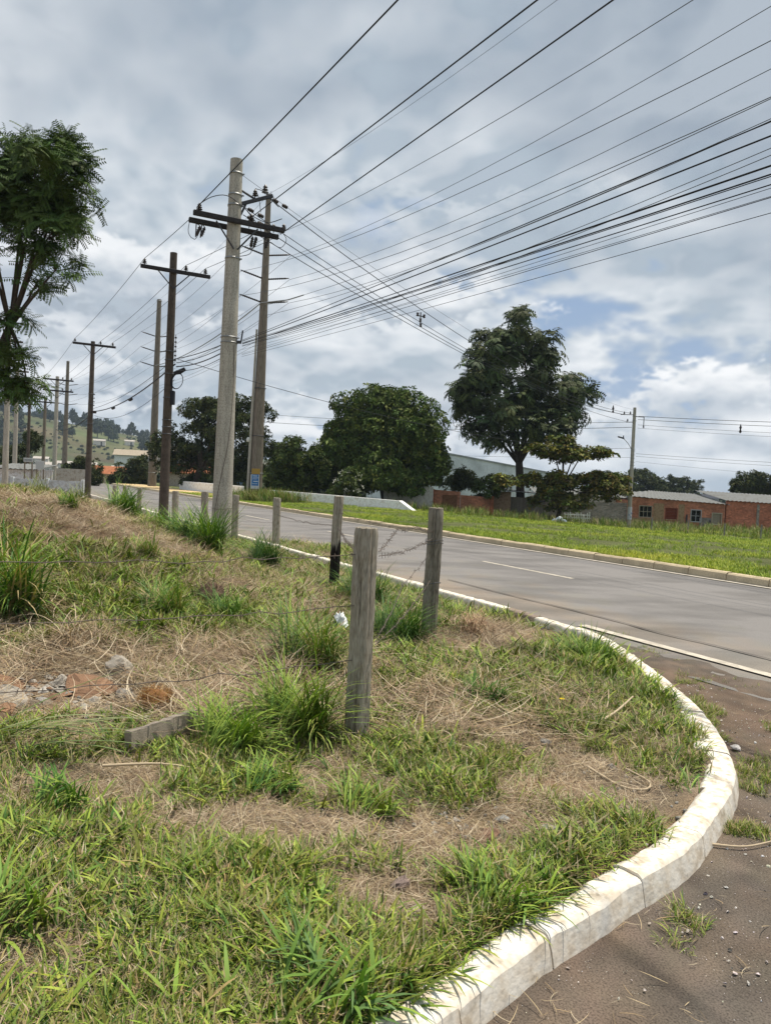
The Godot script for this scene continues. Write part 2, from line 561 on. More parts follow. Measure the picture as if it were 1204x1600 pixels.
func make_ground() -> void:
	# the base sheet out to the horizon, with the far slopes
	var g := Geo.new()
	var nb := noise(0.006, 4, 51)
	var cuts_x := []
	var cuts_z := []
	for k in 161:
		var t := (k - 80) / 80.0
		cuts_x.append(signf(t) * pow(absf(t), 2.6) * 3000.0)
	for k in 130:
		cuts_z.append(60.0 - pow(k / 129.0, 2.6) * 3600.0)
	for z in cuts_z:
		for x in cuts_x:
			var hn := nb.get_noise_2d(x * 3.0, z * 2.2) + 0.5 * nb.get_noise_2d(x * 9.0, z * 6.0)
			g.col = Color(0.075, 0.092, 0.034).lerp(Color(0.115, 0.088, 0.05), clampf(hn * 2.2, 0.0, 1.0)) * (1.0 + 0.8 * nb.get_noise_2d(x, z))
			g.vert(Vector3(x, base_y(x, z), z), Vector3.UP)
	for a in cuts_z.size() - 1:
		for b in cuts_x.size() - 1:
			var k := a * cuts_x.size() + b
			g.tri_i(k, k + 1, k + cuts_x.size() + 1)
			g.tri_i(k, k + cuts_x.size() + 1, k + cuts_x.size())
	structure("ground", g.mesh(), M.land)
	# the vacant lot on the near side
	var lot := func(_s: float, _p: float, w: Vector3) -> float:
		var dd := inside(w.x, w.z)
		var h := lot_y(w.x, w.z)
		return h if dd > 0.10 else lerpf(h, -0.45, clampf((0.10 - dd) / 0.07, 0.0, 1.0))
	var soil_tint := func(_s: float, _p: float, w: Vector3) -> Color:
		var a := n_tint.get_noise_2d(w.x, w.z)
		var b := n_tint2.get_noise_2d(w.x, w.z)
		return Color(1, 1, 1).lerp(Color(1.15, 0.86, 0.68), clampf(0.5 + a * 1.6, 0, 1)) * (1.0 + 0.35 * b)
	structure("lot_soil", grid(1.2, 20.0, -6.0, 6.5, 0.1, lot, soil_tint), M.soil)
	var lot2 := func(_s: float, _p: float, w: Vector3) -> float:
		return lot_y(w.x, w.z) - 0.03 if inside(w.x, w.z) > 0.10 else -0.45
	structure("lot_soil", grid(19.8, 62.0, -34.0, 6.24, 0.6, lot2, soil_tint), M.soil)
	structure("lot_soil", grid(1.6, 20.0, -34.0, -5.8, 0.6, lot2, soil_tint), M.soil)
	# the avenue, with reddish dust blown over its near lane
	var flat := func(_s: float, p: float, w: Vector3) -> float:
		return ROAD_Y - 0.012 * absf(p - 10.5) / 4.0 + 0.004 * n_lot2.get_noise_2d(w.x, w.z)
	var dust := func(s: float, p: float, w: Vector3) -> Color:
		var a := 0.5 + 0.5 * n_tint.get_noise_2d(s * 0.25, p * 2.5) + 0.35 * n_tint2.get_noise_2d(w.x * 2.0, w.z * 2.0)
		var share := clampf(a * 1.5 - 0.25 - 0.30 * absf(p - 7.2), 0.0, 1.0)
		return Color(0.182, 0.176, 0.170).lerp(Color(0.235, 0.19, 0.145), share * 0.8)
	structure("avenue", grid(-24.0, 150.0, 6.2, 14.3, 0.3, flat, dust), M.asphalt)
	# the side street at our feet: old asphalt under soil and grit
	var low := func(s: float, p: float, w: Vector3) -> float:
		return -0.105 + 0.014 * n_lot.get_noise_2d(w.x * 1.2, w.z * 1.2) + 0.026 * exp(-pow((p - 6.45 - 0.25 * n_lot2.get_noise_2d(w.x * 3.0, w.z * 3.0)) / 0.38, 2.0)) * smoothstep(8.2, 7.0, s)
	var dirt := func(s: float, p: float, w: Vector3) -> Color:
		var a := n_tint.get_noise_2d(w.x * 1.3, w.z * 1.3)
		var b := n_tint2.get_noise_2d(w.x * 1.6, w.z * 1.6)
		var band := exp(-pow((p - 5.6 + 0.25 * (s - 4.0)) / 0.75, 2.0))
		var share := clampf(0.30 + 0.75 * a + 0.55 * b + band * 0.8, 0.0, 1.0)
		return Color(0.110, 0.094, 0.079).lerp(Color(0.120, 0.086, 0.062), share) * (1.0 + 0.4 * b)
	structure("side_street", grid(-9.0, 9.0, -9.0, 7.2, 0.1, low, dirt), M.side)
	# painted lines
	strip("edge_line", 6.98, 7.12, -24.0, 7.6)
	strip("edge_line", 13.86, 13.98, -24.0, 120.0)
	for k in 12:
		strip("lane_dash", 10.48, 10.60, -6.3 + k * 9.0 + 9.0, -3.2 + k * 9.0 + 9.0)
	# a narrow seam of fresh tar along the wheel track
	var tar := Geo.new()
	var wob := noise(0.4, 3, 61)
	for k in 60:
		var a := -6.0 + k * 0.3
		var pa := 7.75 + 0.10 * wob.get_noise_1d(a)
		var pb := 7.75 + 0.10 * wob.get_noise_1d(a + 0.3)
		var wa := 0.018 + 0.012 * wob.get_noise_1d(a * 5.0)
		var wb := 0.018 + 0.012 * wob.get_noise_1d((a + 0.3) * 5.0)
		tar.col = Color(0.115, 0.105, 0.098)
		tar.quad(SP(a, pa - wa, ROAD_Y + 0.008), SP(a, pa + wa, ROAD_Y + 0.008), SP(a + 0.3, pb + wb, ROAD_Y + 0.008), SP(a + 0.3, pb - wb, ROAD_Y + 0.008))
	structure("road_seam", tar.mesh(), M.asphalt)
	# the wide verge beyond the avenue
	var vy := func(s: float, p: float, w: Vector3) -> float:
		return far_y(s, p) + 0.05 * n_lot2.get_noise_2d(w.x * 0.8, w.z * 0.8) * smoothstep(14.3, 16.0, p)
	var vt := func(_s: float, _p: float, w: Vector3) -> Color:
		if w.x > 11.0 and absf(w.z + 38.5 - 0.22 * (w.x - 16.0)) < 0.9:
			return Color(2.3, 1.6, 2.2)
		return Color(1, 1, 1).lerp(Color(1.8, 1.15, 0.9), clampf(n_tint.get_noise_2d(w.x * 0.35, w.z * 0.35) * 1.4, 0, 1))
	structure("verge_ground", grid(-26.0, 130.0, 14.42, 75.0, 0.8, vy, vt), M.verge)
	# the beige pavement further along the far side
	var pv := Geo.new()
	pv.col = Color(1.05, 0.92, 0.74)
	pv.quad(SP(52.5, 14.5, 0.085), SP(52.5, 17.4, 0.085), SP(112, 17.4, 0.085), SP(112, 14.5, 0.085))
	structure("pavement", pv.mesh(), M.far_kerb)

func strip(called: String, p0: float, p1: float, s0: float, s1: float) -> void:
	var g := Geo.new()
	var wob := noise(1.1, 3, int(s0 * 7.0) + 90)
	var k := s0
	while k < s1 - 0.01:
		var e := minf(k + 0.4, s1)
		var a := 0.008 * wob.get_noise_1d(k * 3.0)
		var b := 0.008 * wob.get_noise_1d(e * 3.0)
		var y := ROAD_Y + 0.006
		g.quad(SP(k, p0 + a, y), SP(k, p1 - a, y), SP(e, p1 - b, y), SP(e, p0 + b, y))
		k = e
	structure(called, g.mesh(), M.line)

func hill_y(x: float, z: float) -> float:
	var d := Vector2(x, z).length()
	var ramp := smoothstep(230.0, 720.0, d) * (0.55 + 0.45 * smoothstep(420.0, 700.0, d))
	var a := exp(-pow((x + 340.0) / 190.0, 2.0)) if z < 0 else 0.0
	return ramp * a * 49.0

func base_y(x: float, z: float) -> float:
	var d := Vector2(x, z).length()
	var p := x * NRM.x + z * NRM.z
	var y := -0.6 - 1.6 * smoothstep(14.0, 60.0, p) - 2.0 * smoothstep(80.0, 260.0, d)
	return y + hill_y(x, z)

# ------------------------------------------------------------------ kerbs
func make_kerbs() -> void:
	var root := Node3D.new()
	root.name = "kerb"
	add_child(root)
	root.set_meta("kind", "structure")
	var cu := Curve3D.new()
	for k in kerb.size():
		var a := kerb[maxi(k - 1, 0)]
		var b := kerb[mini(k + 1, kerb.size() - 1)]
		var q := kerb[k]
		var la := q.distance_to(a) * 0.3
		var lb := q.distance_to(b) * 0.3
		var t := (b - a).normalized()
		cu.add_point(Vector3(q.x, 0, q.y), Vector3(-t.x, 0, -t.y) * la, Vector3(t.x, 0, t.y) * lb)
	var nz := noise(4.0, 4, 71)
	var ncoarse := noise(1.3, 3, 72)
	var total := cu.get_baked_length()
	var at := 0.0
	var r := RandomNumberGenerator.new()
	r.seed = 5
	while at < total - 0.2:
		var len := 1.0 if total - at > 14.0 else r.randf_range(0.5, 1.05)
		var to := minf(at + len, total)
		var tilt := r.randf_range(-0.012, 0.012)
		var lift := r.randf_range(-0.008, 0.008)
		root.add_child(kerb_block(cu, at + r.randf_range(0.001, 0.007), to - r.randf_range(0.001, 0.007), nz, ncoarse, tilt, lift), true)
		at = to
	# the far kerb
	var far := Node3D.new()
	far.name = "far_kerb"
	add_child(far)
	far.set_meta("kind", "structure")
	var k := -24.0
	while k < 118.0:
		var L := 1.0 if k < 40.0 else 4.0
		var y0 := 0.075 + r.randf_range(-0.012, 0.012)
		var g := Geo.new()
		g.col = Color.WHITE * r.randf_range(0.86, 1.08)
		var pr := [[14.16, -0.25], [14.19, y0 - 0.03], [14.23, y0], [14.38, y0 + 0.005], [14.42, y0 - 0.02], [14.43, -0.25]]
		var m := pr.size() - 1
		for j in m:
			g.quad(SP(k + 0.01, pr[j][0], pr[j][1]), SP(k + L - 0.01, pr[j][0], pr[j][1]), SP(k + L - 0.01, pr[j + 1][0], pr[j + 1][1]), SP(k + 0.01, pr[j + 1][0], pr[j + 1][1]))
		for e in [k + 0.01, k + L - 0.01]:
			g.quad(SP(e, pr[0][0], pr[0][1]), SP(e, pr[1][0], pr[1][1]), SP(e, pr[4][0], pr[4][1]), SP(e, pr[5][0], pr[5][1]))
		obj("kerb_block", g.mesh(), M.far_kerb, far)
		k += L

func kerb_block(cu: Curve3D, a: float, b: float, nz: FastNoiseLite, nc: FastNoiseLite, tilt: float, lift: float) -> MeshInstance3D:
	var g := Geo.new()
	var near := cu.get_baked_length() - a < 15.0
	var ns := maxi(2, int((b - a) / (0.05 if near else 0.5)))
	var np := 0
	var mid := cu.sample_baked((a + b) * 0.5)
	var wide := 0.135 + 0.10 * clampf(1.0 - absf(mid.z + 5.6) / 1.3, 0.0, 1.0)
	var white := clampf((a + 0.0) / 1.0, 0.0, 1.0)
	for k in ns + 1:
		var o := a + (b - a) * k / ns
		var c := cu.sample_baked(o)
		var t := (cu.sample_baked(o + 0.05) - cu.sample_baked(o - 0.05)).normalized()
		var out := Vector3(t.z, 0, -t.x)
		var w := wide + 0.016 * nc.get_noise_1d(o * 3.0)
		var pr := [[0.066, -0.22], [0.052, -0.12], [0.040, -0.05], [0.026, 0.02], [0.013, 0.066], [0.003, 0.076], [-0.010, 0.081], [-w * 0.6, 0.082], [-w + 0.018, 0.079], [-w + 0.002, 0.066], [-w - 0.008, 0.02], [-w - 0.02, -0.20]]
		np = pr.size()
		for j in np:
			var q = c + out * pr[j][0] + Vector3(0, pr[j][1] + lift + tilt * (o - a) - 0.065 * smoothstep(-9.5, -6.0, c.z), 0)
			var rough := 0.009 if near else 0.0
			q += (out * nz.get_noise_3d(q.x * 2.2, q.y * 2.2, q.z * 2.2) + Vector3.UP * nz.get_noise_3d(q.x * 2.2 + 40.0, q.y * 2.2, q.z * 2.2)) * rough
			if near and j == np - 4:
				q += out * 0.05 * maxf(0.0, nz.get_noise_1d(o * 2.0 + 7.0))
			g.vert(q, Vector3.UP)
	var body := g.v.duplicate()
	g = Geo.new()
	for span in [[0, 4], [4, 6], [6, 8], [8, 11]]:      # face, arris, top, back: each smooth, with edges between them
		var wd: int = span[1] - span[0] + 1
		var f0 := g.v.size()
		for k in ns + 1:
			for j in wd:
				g.vert(body[k * np + span[0] + j], Vector3.UP)
		for k in ns:
			for j in wd - 1:
				var q := f0 + k * wd + j
				g.tri_i(q, q + wd + 1, q + wd)
				g.tri_i(q, q + 1, q + wd + 1)
	smooth_normals(g)
	for e in 2:                                   # end faces
		var k0: int = (0 if e == 0 else ns) * np
		for j in range(1, np - 1):
			if e == 0:
				g.tri(body[k0], body[k0 + j], body[k0 + j + 1])
			else:
				g.tri(body[k0], body[k0 + j + 1], body[k0 + j])
	var o := MeshInstance3D.new()
	o.name = "kerb_block"
	o.mesh = g.mesh()
	o.material_override = M.old_kerb if mid.z < -9.35 and mid.z > -10.0 else M.kerb
	return o

# ------------------------------------------------------------------ fence
func fence_post(label: String, x: float, z: float, h: float, rx: float, squareness: float, lean: Vector2, color: Color, sd: int, charred := 0.0) -> Node3D:
	var y0 := lot_y(x, z)
	var root := thing("fence_post", label, "fence post", Vector3(x, y0, z), 0.0)
	var g := Geo.new()
	var nz := noise(1.0, 4, sd)
	var rows := 44
	var sides := 64 if sd < 20 else 24
	var turn := sd * 0.37
	for k in rows + 1:
		var u := float(k) / rows
		var y := lerpf(-0.35, h, u)
		var bend := Vector3(lean.x * y + 0.012 * nz.get_noise_1d(y * 0.8), 0, lean.y * y + 0.012 * nz.get_noise_1d(y * 0.8 + 30.0))
		for m in sides:
			var a := TAU * m / sides
			var ca := cos(a)
			var sa := sin(a)
			var sup := pow(pow(absf(ca), squareness) + pow(absf(sa), squareness), -1.0 / squareness)
			var r := rx * sup * (1.0 + 0.05 * (1.0 - u))
			r += rx * 0.11 * nz.get_noise_3d(ca * 1.2, y * 1.6, sa * 1.2)
			var crack := nz.get_noise_3d(ca * 9.0 + 9.0, y * 0.5, sa * 9.0)       # splits along the grain
			r -= rx * 0.26 * smoothstep(0.20, 0.36, crack)
			if k == rows:
				r *= 0.93
			var shade := 1.0 + 0.22 * nz.get_noise_3d(ca * 3.0, y * 0.9 + 50.0, sa * 3.0)
			g.col = color * shade
			if charred > 0.0:
				var edge := charred + 0.16 * nz.get_noise_2d(a * 1.2, y) + 0.12 * ca
				g.col = g.col.lerp(Color(0.012, 0.011, 0.011), smoothstep(0.03, -0.03, y - edge))
			var yy := y
			if k == rows:
				yy += 0.012 * nz.get_noise_2d(ca * 4.0, sa * 4.0)
			var aa := a + turn
			g.vert(Vector3(cos(aa) * r, yy, -sin(aa) * r) + bend, Vector3(cos(aa), 0, -sin(aa)))
	for k in rows:
		for m in sides:
			var q := k * sides + m
			var b := k * sides + (m + 1) % sides
			g.tri_i(q, b, b + sides)
			g.tri_i(q, b + sides, q + sides)
	smooth_normals(g)
	obj("shaft", g.mesh(), M.post, root)
	var cap := Geo.new()                                  # the weathered sawn end, hollowed and furrowed
	cap.col = color * 0.95
	var top := Vector3(lean.x * h + 0.012 * nz.get_noise_1d(h * 0.8), h, lean.y * h + 0.012 * nz.get_noise_1d(h * 0.8 + 30.0))
	for ring in 4:
		for m in sides:
			var p := g.v[rows * sides + m]
			var q := top.lerp(p, 1.0 - ring / 4.0)
			if ring > 0:
				q.y = p.y * (1.0 - ring / 4.0) + h * ring / 4.0 + 0.016 * nz.get_noise_2d(q.x * 60.0, q.z * 14.0)
			cap.vert(q, Vector3.UP)
	var c0 := cap.vert(top + Vector3(0, -0.006, 0), Vector3.UP)
	for ring in 3:
		for m in sides:
			var q := ring * sides + m
			var b := ring * sides + (m + 1) % sides
			cap.tri_i(q, b, b + sides)
			cap.tri_i(q, b + sides, q + sides)
	for m in sides:
		cap.tri_i(3 * sides + m, 3 * sides + (m + 1) % sides, c0)
	smooth_normals(cap)
	obj("top_end", cap.mesh(), M.post, root)
	return root

func smooth_normals(g: Geo) -> void:
	var acc := PackedVector3Array()
	acc.resize(g.v.size())
	for t in range(0, g.i.size(), 3):
		var nn := (g.v[g.i[t + 2]] - g.v[g.i[t]]).cross(g.v[g.i[t + 1]] - g.v[g.i[t]])
		for e in 3:
			acc[g.i[t + e]] += nn
	for k in acc.size():
		g.n[k] = acc[k].normalized() if acc[k].length_squared() > 0.0 else Vector3.UP

func barbed_strand(label: String, pts: Array, sag: float, sd: int, barbs := true) -> void:
	var g := Geo.new()
	var nz := noise(0.8, 3, sd)
	var r := RandomNumberGenerator.new()
	r.seed = sd
	var path := PackedVector3Array()
	for k in pts.size() - 1:
		var a: Vector3 = pts[k]
		var b: Vector3 = pts[k + 1]
		var m := maxi(8, int(a.distance_to(b) / 0.12))
		for j in m + (1 if k == pts.size() - 2 else 0):
			var u := float(j) / m
			var w := sin(u * PI)
			path.append(a.lerp(b, u) + Vector3(0, -sag * 4.0 * u * (1.0 - u) + w * 0.035 * nz.get_noise_1d(u * 9.0 + k * 20.0), w * 0.02 * nz.get_noise_1d(u * 9.0 + 90.0)))
	g.tube(path, PackedFloat32Array([0.0028]), 5)
	if barbs:
		for k in range(1, path.size() - 1):
			var t := (path[k + 1] - path[k]).normalized()
			var s := t.cross(rdir()).normalized()
			g.bar(path[k] - s * 0.02 + t * 0.006, path[k] + s * 0.02 - t * 0.006, 0.0016, 4)
			var s2 := t.cross(s)
			g.bar(path[k] - s2 * 0.02, path[k] + s2 * 0.02, 0.0016, 4)
	var o := obj("barbed_wire", g.mesh(), M.rust_wire)
	tag(o, label, "barbed wire")

func make_fence() -> void:
	var gy := Color(0.30, 0.275, 0.235)
	fence_post("thick squared grey corner post, the nearest and broadest of the fence", -0.13, -5.07, 1.405, 0.067, 4.0, Vector2(0.008, 0.0), gy, 7)
	fence_post("round grey post standing alone on the road side, wrapped with wire", 0.53, -8.33, 1.43, 0.080, 2.4, Vector2(0.012, 0.0), gy * 0.72, 12)
	fence_post("slim post burnt black over its lower half", -0.74, -11.65, 1.40, 0.068, 2.6, Vector2(0.018, 0.0), gy * 1.05, 19, 0.72)
	fence_post("pale slim post against the white kerb, between the burnt post and the concrete pole", -2.60, -18.40, 1.22, 0.085, 2.8, Vector2(0.004, 0.0), gy * 1.1, 23)
	fence_post("weathered post half hidden behind the right edge of the big concrete pole", -3.98, -20.45, 1.22, 0.085, 2.8, Vector2(-0.01, 0.0), gy, 31)
	fence_post("grey post with its whole shaft in view just beyond the big concrete pole", -5.37, -22.79, 1.17, 0.10, 2.8, Vector2(0.01, 0.0), gy, 37)
	fence_post("short grey post between the big concrete pole and the dark wooden pole", -7.14, -26.11, 1.12, 0.095, 3.0, Vector2(0.0, 0.0), gy, 41)
	fence_post("small far post just beyond the dark wooden pole", -10.22, -31.88, 1.05, 0.09, 3.0, Vector2(0.02, 0.0), gy, 43)
	fence_post("small far post seen beside the arching corn-like leaf", -11.83, -34.90, 1.0, 0.09, 3.0, Vector2(-0.02, 0.0), gy, 47)
	fence_post("last and smallest post of the fence, near the leaning far wooden pole", -13.30, -37.66, 0.98, 0.09, 3.0, Vector2(0.02, 0.0), gy, 53)
	var P1 := Vector3(-0.10, 0, -5.07)
	var P2 := Vector3(0.53, 0, -8.33)
	var P3 := Vector3(-0.72, 0, -11.65)
	var P4 := Vector3(-2.60, 0, -18.4)
	var P5 := Vector3(-3.98, 0, -20.4)
	var P6 := Vector3(-5.37, 0, -22.8)
	var P7 := Vector3(-7.14, 0, -26.1)
	var P8 := Vector3(-10.22, 0, -31.9)
	var o := Vector3(0.07, 0, 0.02)
	var U := Vector3.UP
	barbed_strand("top barbed strand, kinked, from the corner post to the wire-wrapped post", [P1 + o + U * 1.22, Vector3(0.1, 1.30, -6.2), Vector3(0.3, 1.27, -7.2), P2 + U * 1.16], 0.01, 61)
	barbed_strand("second barbed strand sagging from the corner post to the wire-wrapped post", [P1 + o + U * 1.19, P2 + U * 1.10], 0.03, 62)
	barbed_strand("third barbed strand dipping low toward the wire-wrapped post", [P1 + o + U * 0.62, Vector3(0.2, 0.70, -7.4), P2 + U * 0.98], 0.03, 63)
	barbed_strand("lowest barbed strand between the corner post and the wire-wrapped post", [P1 + o + U * 0.60, P2 + U * 0.66], 0.05, 64)
	barbed_strand("barbed strand slanting from the corner post back to the burnt post", [P1 + U * 1.14, P3 + U * 0.98, P4 + U * 0.78], 0.04, 65)
	barbed_strand("upper wire from the wire-wrapped post along the kerb to the pale slim post", [P2 + U * 1.18, P3 + U * 1.20, P4 + U * 0.98], 0.06, 66)
	barbed_strand("upper wire between the pale slim post and the small far posts", [P4 + U * 0.98, P5 + U * 0.95, P6 + U * 0.92, P7 + U * 0.9, P8 + U * 0.85], 0.04, 67, false)
	barbed_strand("lower wire between the pale slim post and the small far posts", [P4 + U * 0.60, P5 + U * 0.58, P6 + U * 0.6, P7 + U * 0.55, P8 + U * 0.5], 0.06, 68, false)
	barbed_strand("upper wire running from the corner post across the lot past the tall tuft", [P1 + U * 1.20, SP(4.5, 0.1, 1.17), SP(4.4, -4.0, 1.2)], 0.02, 69)
	barbed_strand("middle wire running from the corner post across the lot over the rubble", [P1 + U * 0.86, SP(4.5, 0.1, 0.84), SP(4.4, -4.0, 0.85)], 0.02, 70)
	barbed_strand("low wire running from the corner post across the lot by the broken slab", [P1 + U * 0.50, SP(4.5, 0.1, 0.47), SP(4.4, -4.0, 0.5)], 0.02, 72)
	# wire wound round the second post
	var wrap := Geo.new()
	for lv in [1.05, 1.08, 0.62]:
		var pts := PackedVector3Array()
		for k in 17:
			var a := TAU * k / 16.0
			pts.append(P2 + Vector3(0.012 * lv + cos(a) * 0.096, lv + 0.012 * sin(a * 2.0) + lot_y(0.53, -8.33), sin(a) * 0.096))
		wrap.tube(pts, PackedFloat32Array([0.0035]), 5)
	tag(obj("wire_wrap", wrap.mesh(), M.bare_wire), "loops of fence wire wound round the round grey post", "wire")

# ------------------------------------------------------------------ poles
func pole_shaft(g: Geo, h: float, rb: float, rt: float, lean: Vector2, sides := 18, flat := 1.0, turn := 0.0) -> void:
	var rows := 10
	var first := g.v.size()
	for k in rows + 1:
		var u := float(k) / rows
		var y := lerpf(-0.6, h, u)
		var r := lerpf(rb, rt, u)
		for m in sides:
			var a := TAU * m / sides + turn
			var ca := cos(TAU * m / sides)
			var sa := sin(TAU * m / sides)
			var sup := 1.0
			if flat > 1.0:
				sup = pow(pow(absf(ca), flat) + pow(absf(sa), flat), -1.0 / flat)
			g.vert(Vector3(cos(a) * r * sup + lean.x * y, y, -sin(a) * r * sup + lean.y * y), Vector3.UP)
	for k in rows:
		for m in sides:
			var q := first + k * sides + m
			var b := first + k * sides + (m + 1) % sides
			g.tri_i(q, b, b + sides)
			g.tri_i(q, b + sides, q + sides)
	smooth_normals(g)
	var c := g.vert(Vector3(lean.x * h, h + 0.02, lean.y * h), Vector3.UP)
	var f2 := g.v.size()
	for m in sides:
		g.vert(g.v[first + rows * sides + m], Vector3.UP)
	for m in sides:
		g.tri_i(f2 + m, f2 + (m + 1) % sides, c)

func band(parent: Node, called: String, at: Vector3, r: float, wide: float, m: Material) -> void:
	var g := Geo.new()
	var t := Transform3D(Basis(), at)
	g.lathe(t, [[r - 0.02, -wide * 0.5], [r + 0.012, -wide * 0.5], [r + 0.014, 0.0], [r + 0.012, wide * 0.5], [r - 0.02, wide * 0.5]], 18)
	g.box(Transform3D(Basis(), at + Vector3(r + 0.03, 0, 0)), Vector3(0.06, wide * 0.8, 0.03), 0.004)
	obj(called, g.mesh(), m, parent)

func insulator_mesh(h: float, r: float) -> ArrayMesh:
	var g := Geo.new()
	var prof := [[0.012, -0.05], [0.014, 0.0]]
	for k in 3:
		var y := h * (0.12 + 0.27 * k)
		var rr := r * (1.0 - 0.16 * k)
		prof.append([rr * 0.45, y])
		prof.append([rr, y + h * 0.03])
		prof.append([rr * 0.85, y + h * 0.10])
		prof.append([rr * 0.42, y + h * 0.20])
	prof.append([r * 0.3, h * 0.95])
	prof.append([0.001, h])
	g.lathe(Transform3D(), prof, 10)
	return g.mesh()

func bars(called: String, list: Array, r: float, m: Material, parent: Node) -> void:
	var g := Geo.new()
	for l in list:
		g.bar(l[0], l[1], r, 6)
	obj(called, g.mesh(), m, parent)

func beam(called: String, a: Vector3, b: Vector3, wide: float, high: float, m: Material, parent: Node) -> void:
	var g := Geo.new()
	var d := (b - a).normalized()
	var s := d.cross(Vector3.UP).normalized()
	var u := s.cross(d).normalized()
	g.box(Transform3D(Basis(d, u, s), (a + b) * 0.5), Vector3(a.distance_to(b), high, wide), 0.012)
	obj(called, g.mesh(), m, parent)

func cable(called: String, pts: Array, r: float, m: Material, parent: Node, sag := 0.0) -> void:
	var g := Geo.new()
	var path := PackedVector3Array()
	if pts.size() == 2:
		for k in 13:
			var u := k / 12.0
			path.append((pts[0] as Vector3).lerp(pts[1], u) - Vector3(0, sag * 4.0 * u * (1.0 - u), 0))
	else:
		var cu := Curve3D.new()
		for k in pts.size():
			var a: Vector3 = pts[maxi(k - 1, 0)]
			var b: Vector3 = pts[mini(k + 1, pts.size() - 1)]
			cu.add_point(pts[k], (a - b) * 0.17, (b - a) * 0.17)
		cu.bake_interval = 0.12
		path = cu.get_baked_points()
	g.tube(path, PackedFloat32Array([r]), 5)
	obj(called, g.mesh(), m, parent)

const POLE_A := Vector3(-4.5, 0, -21.17)

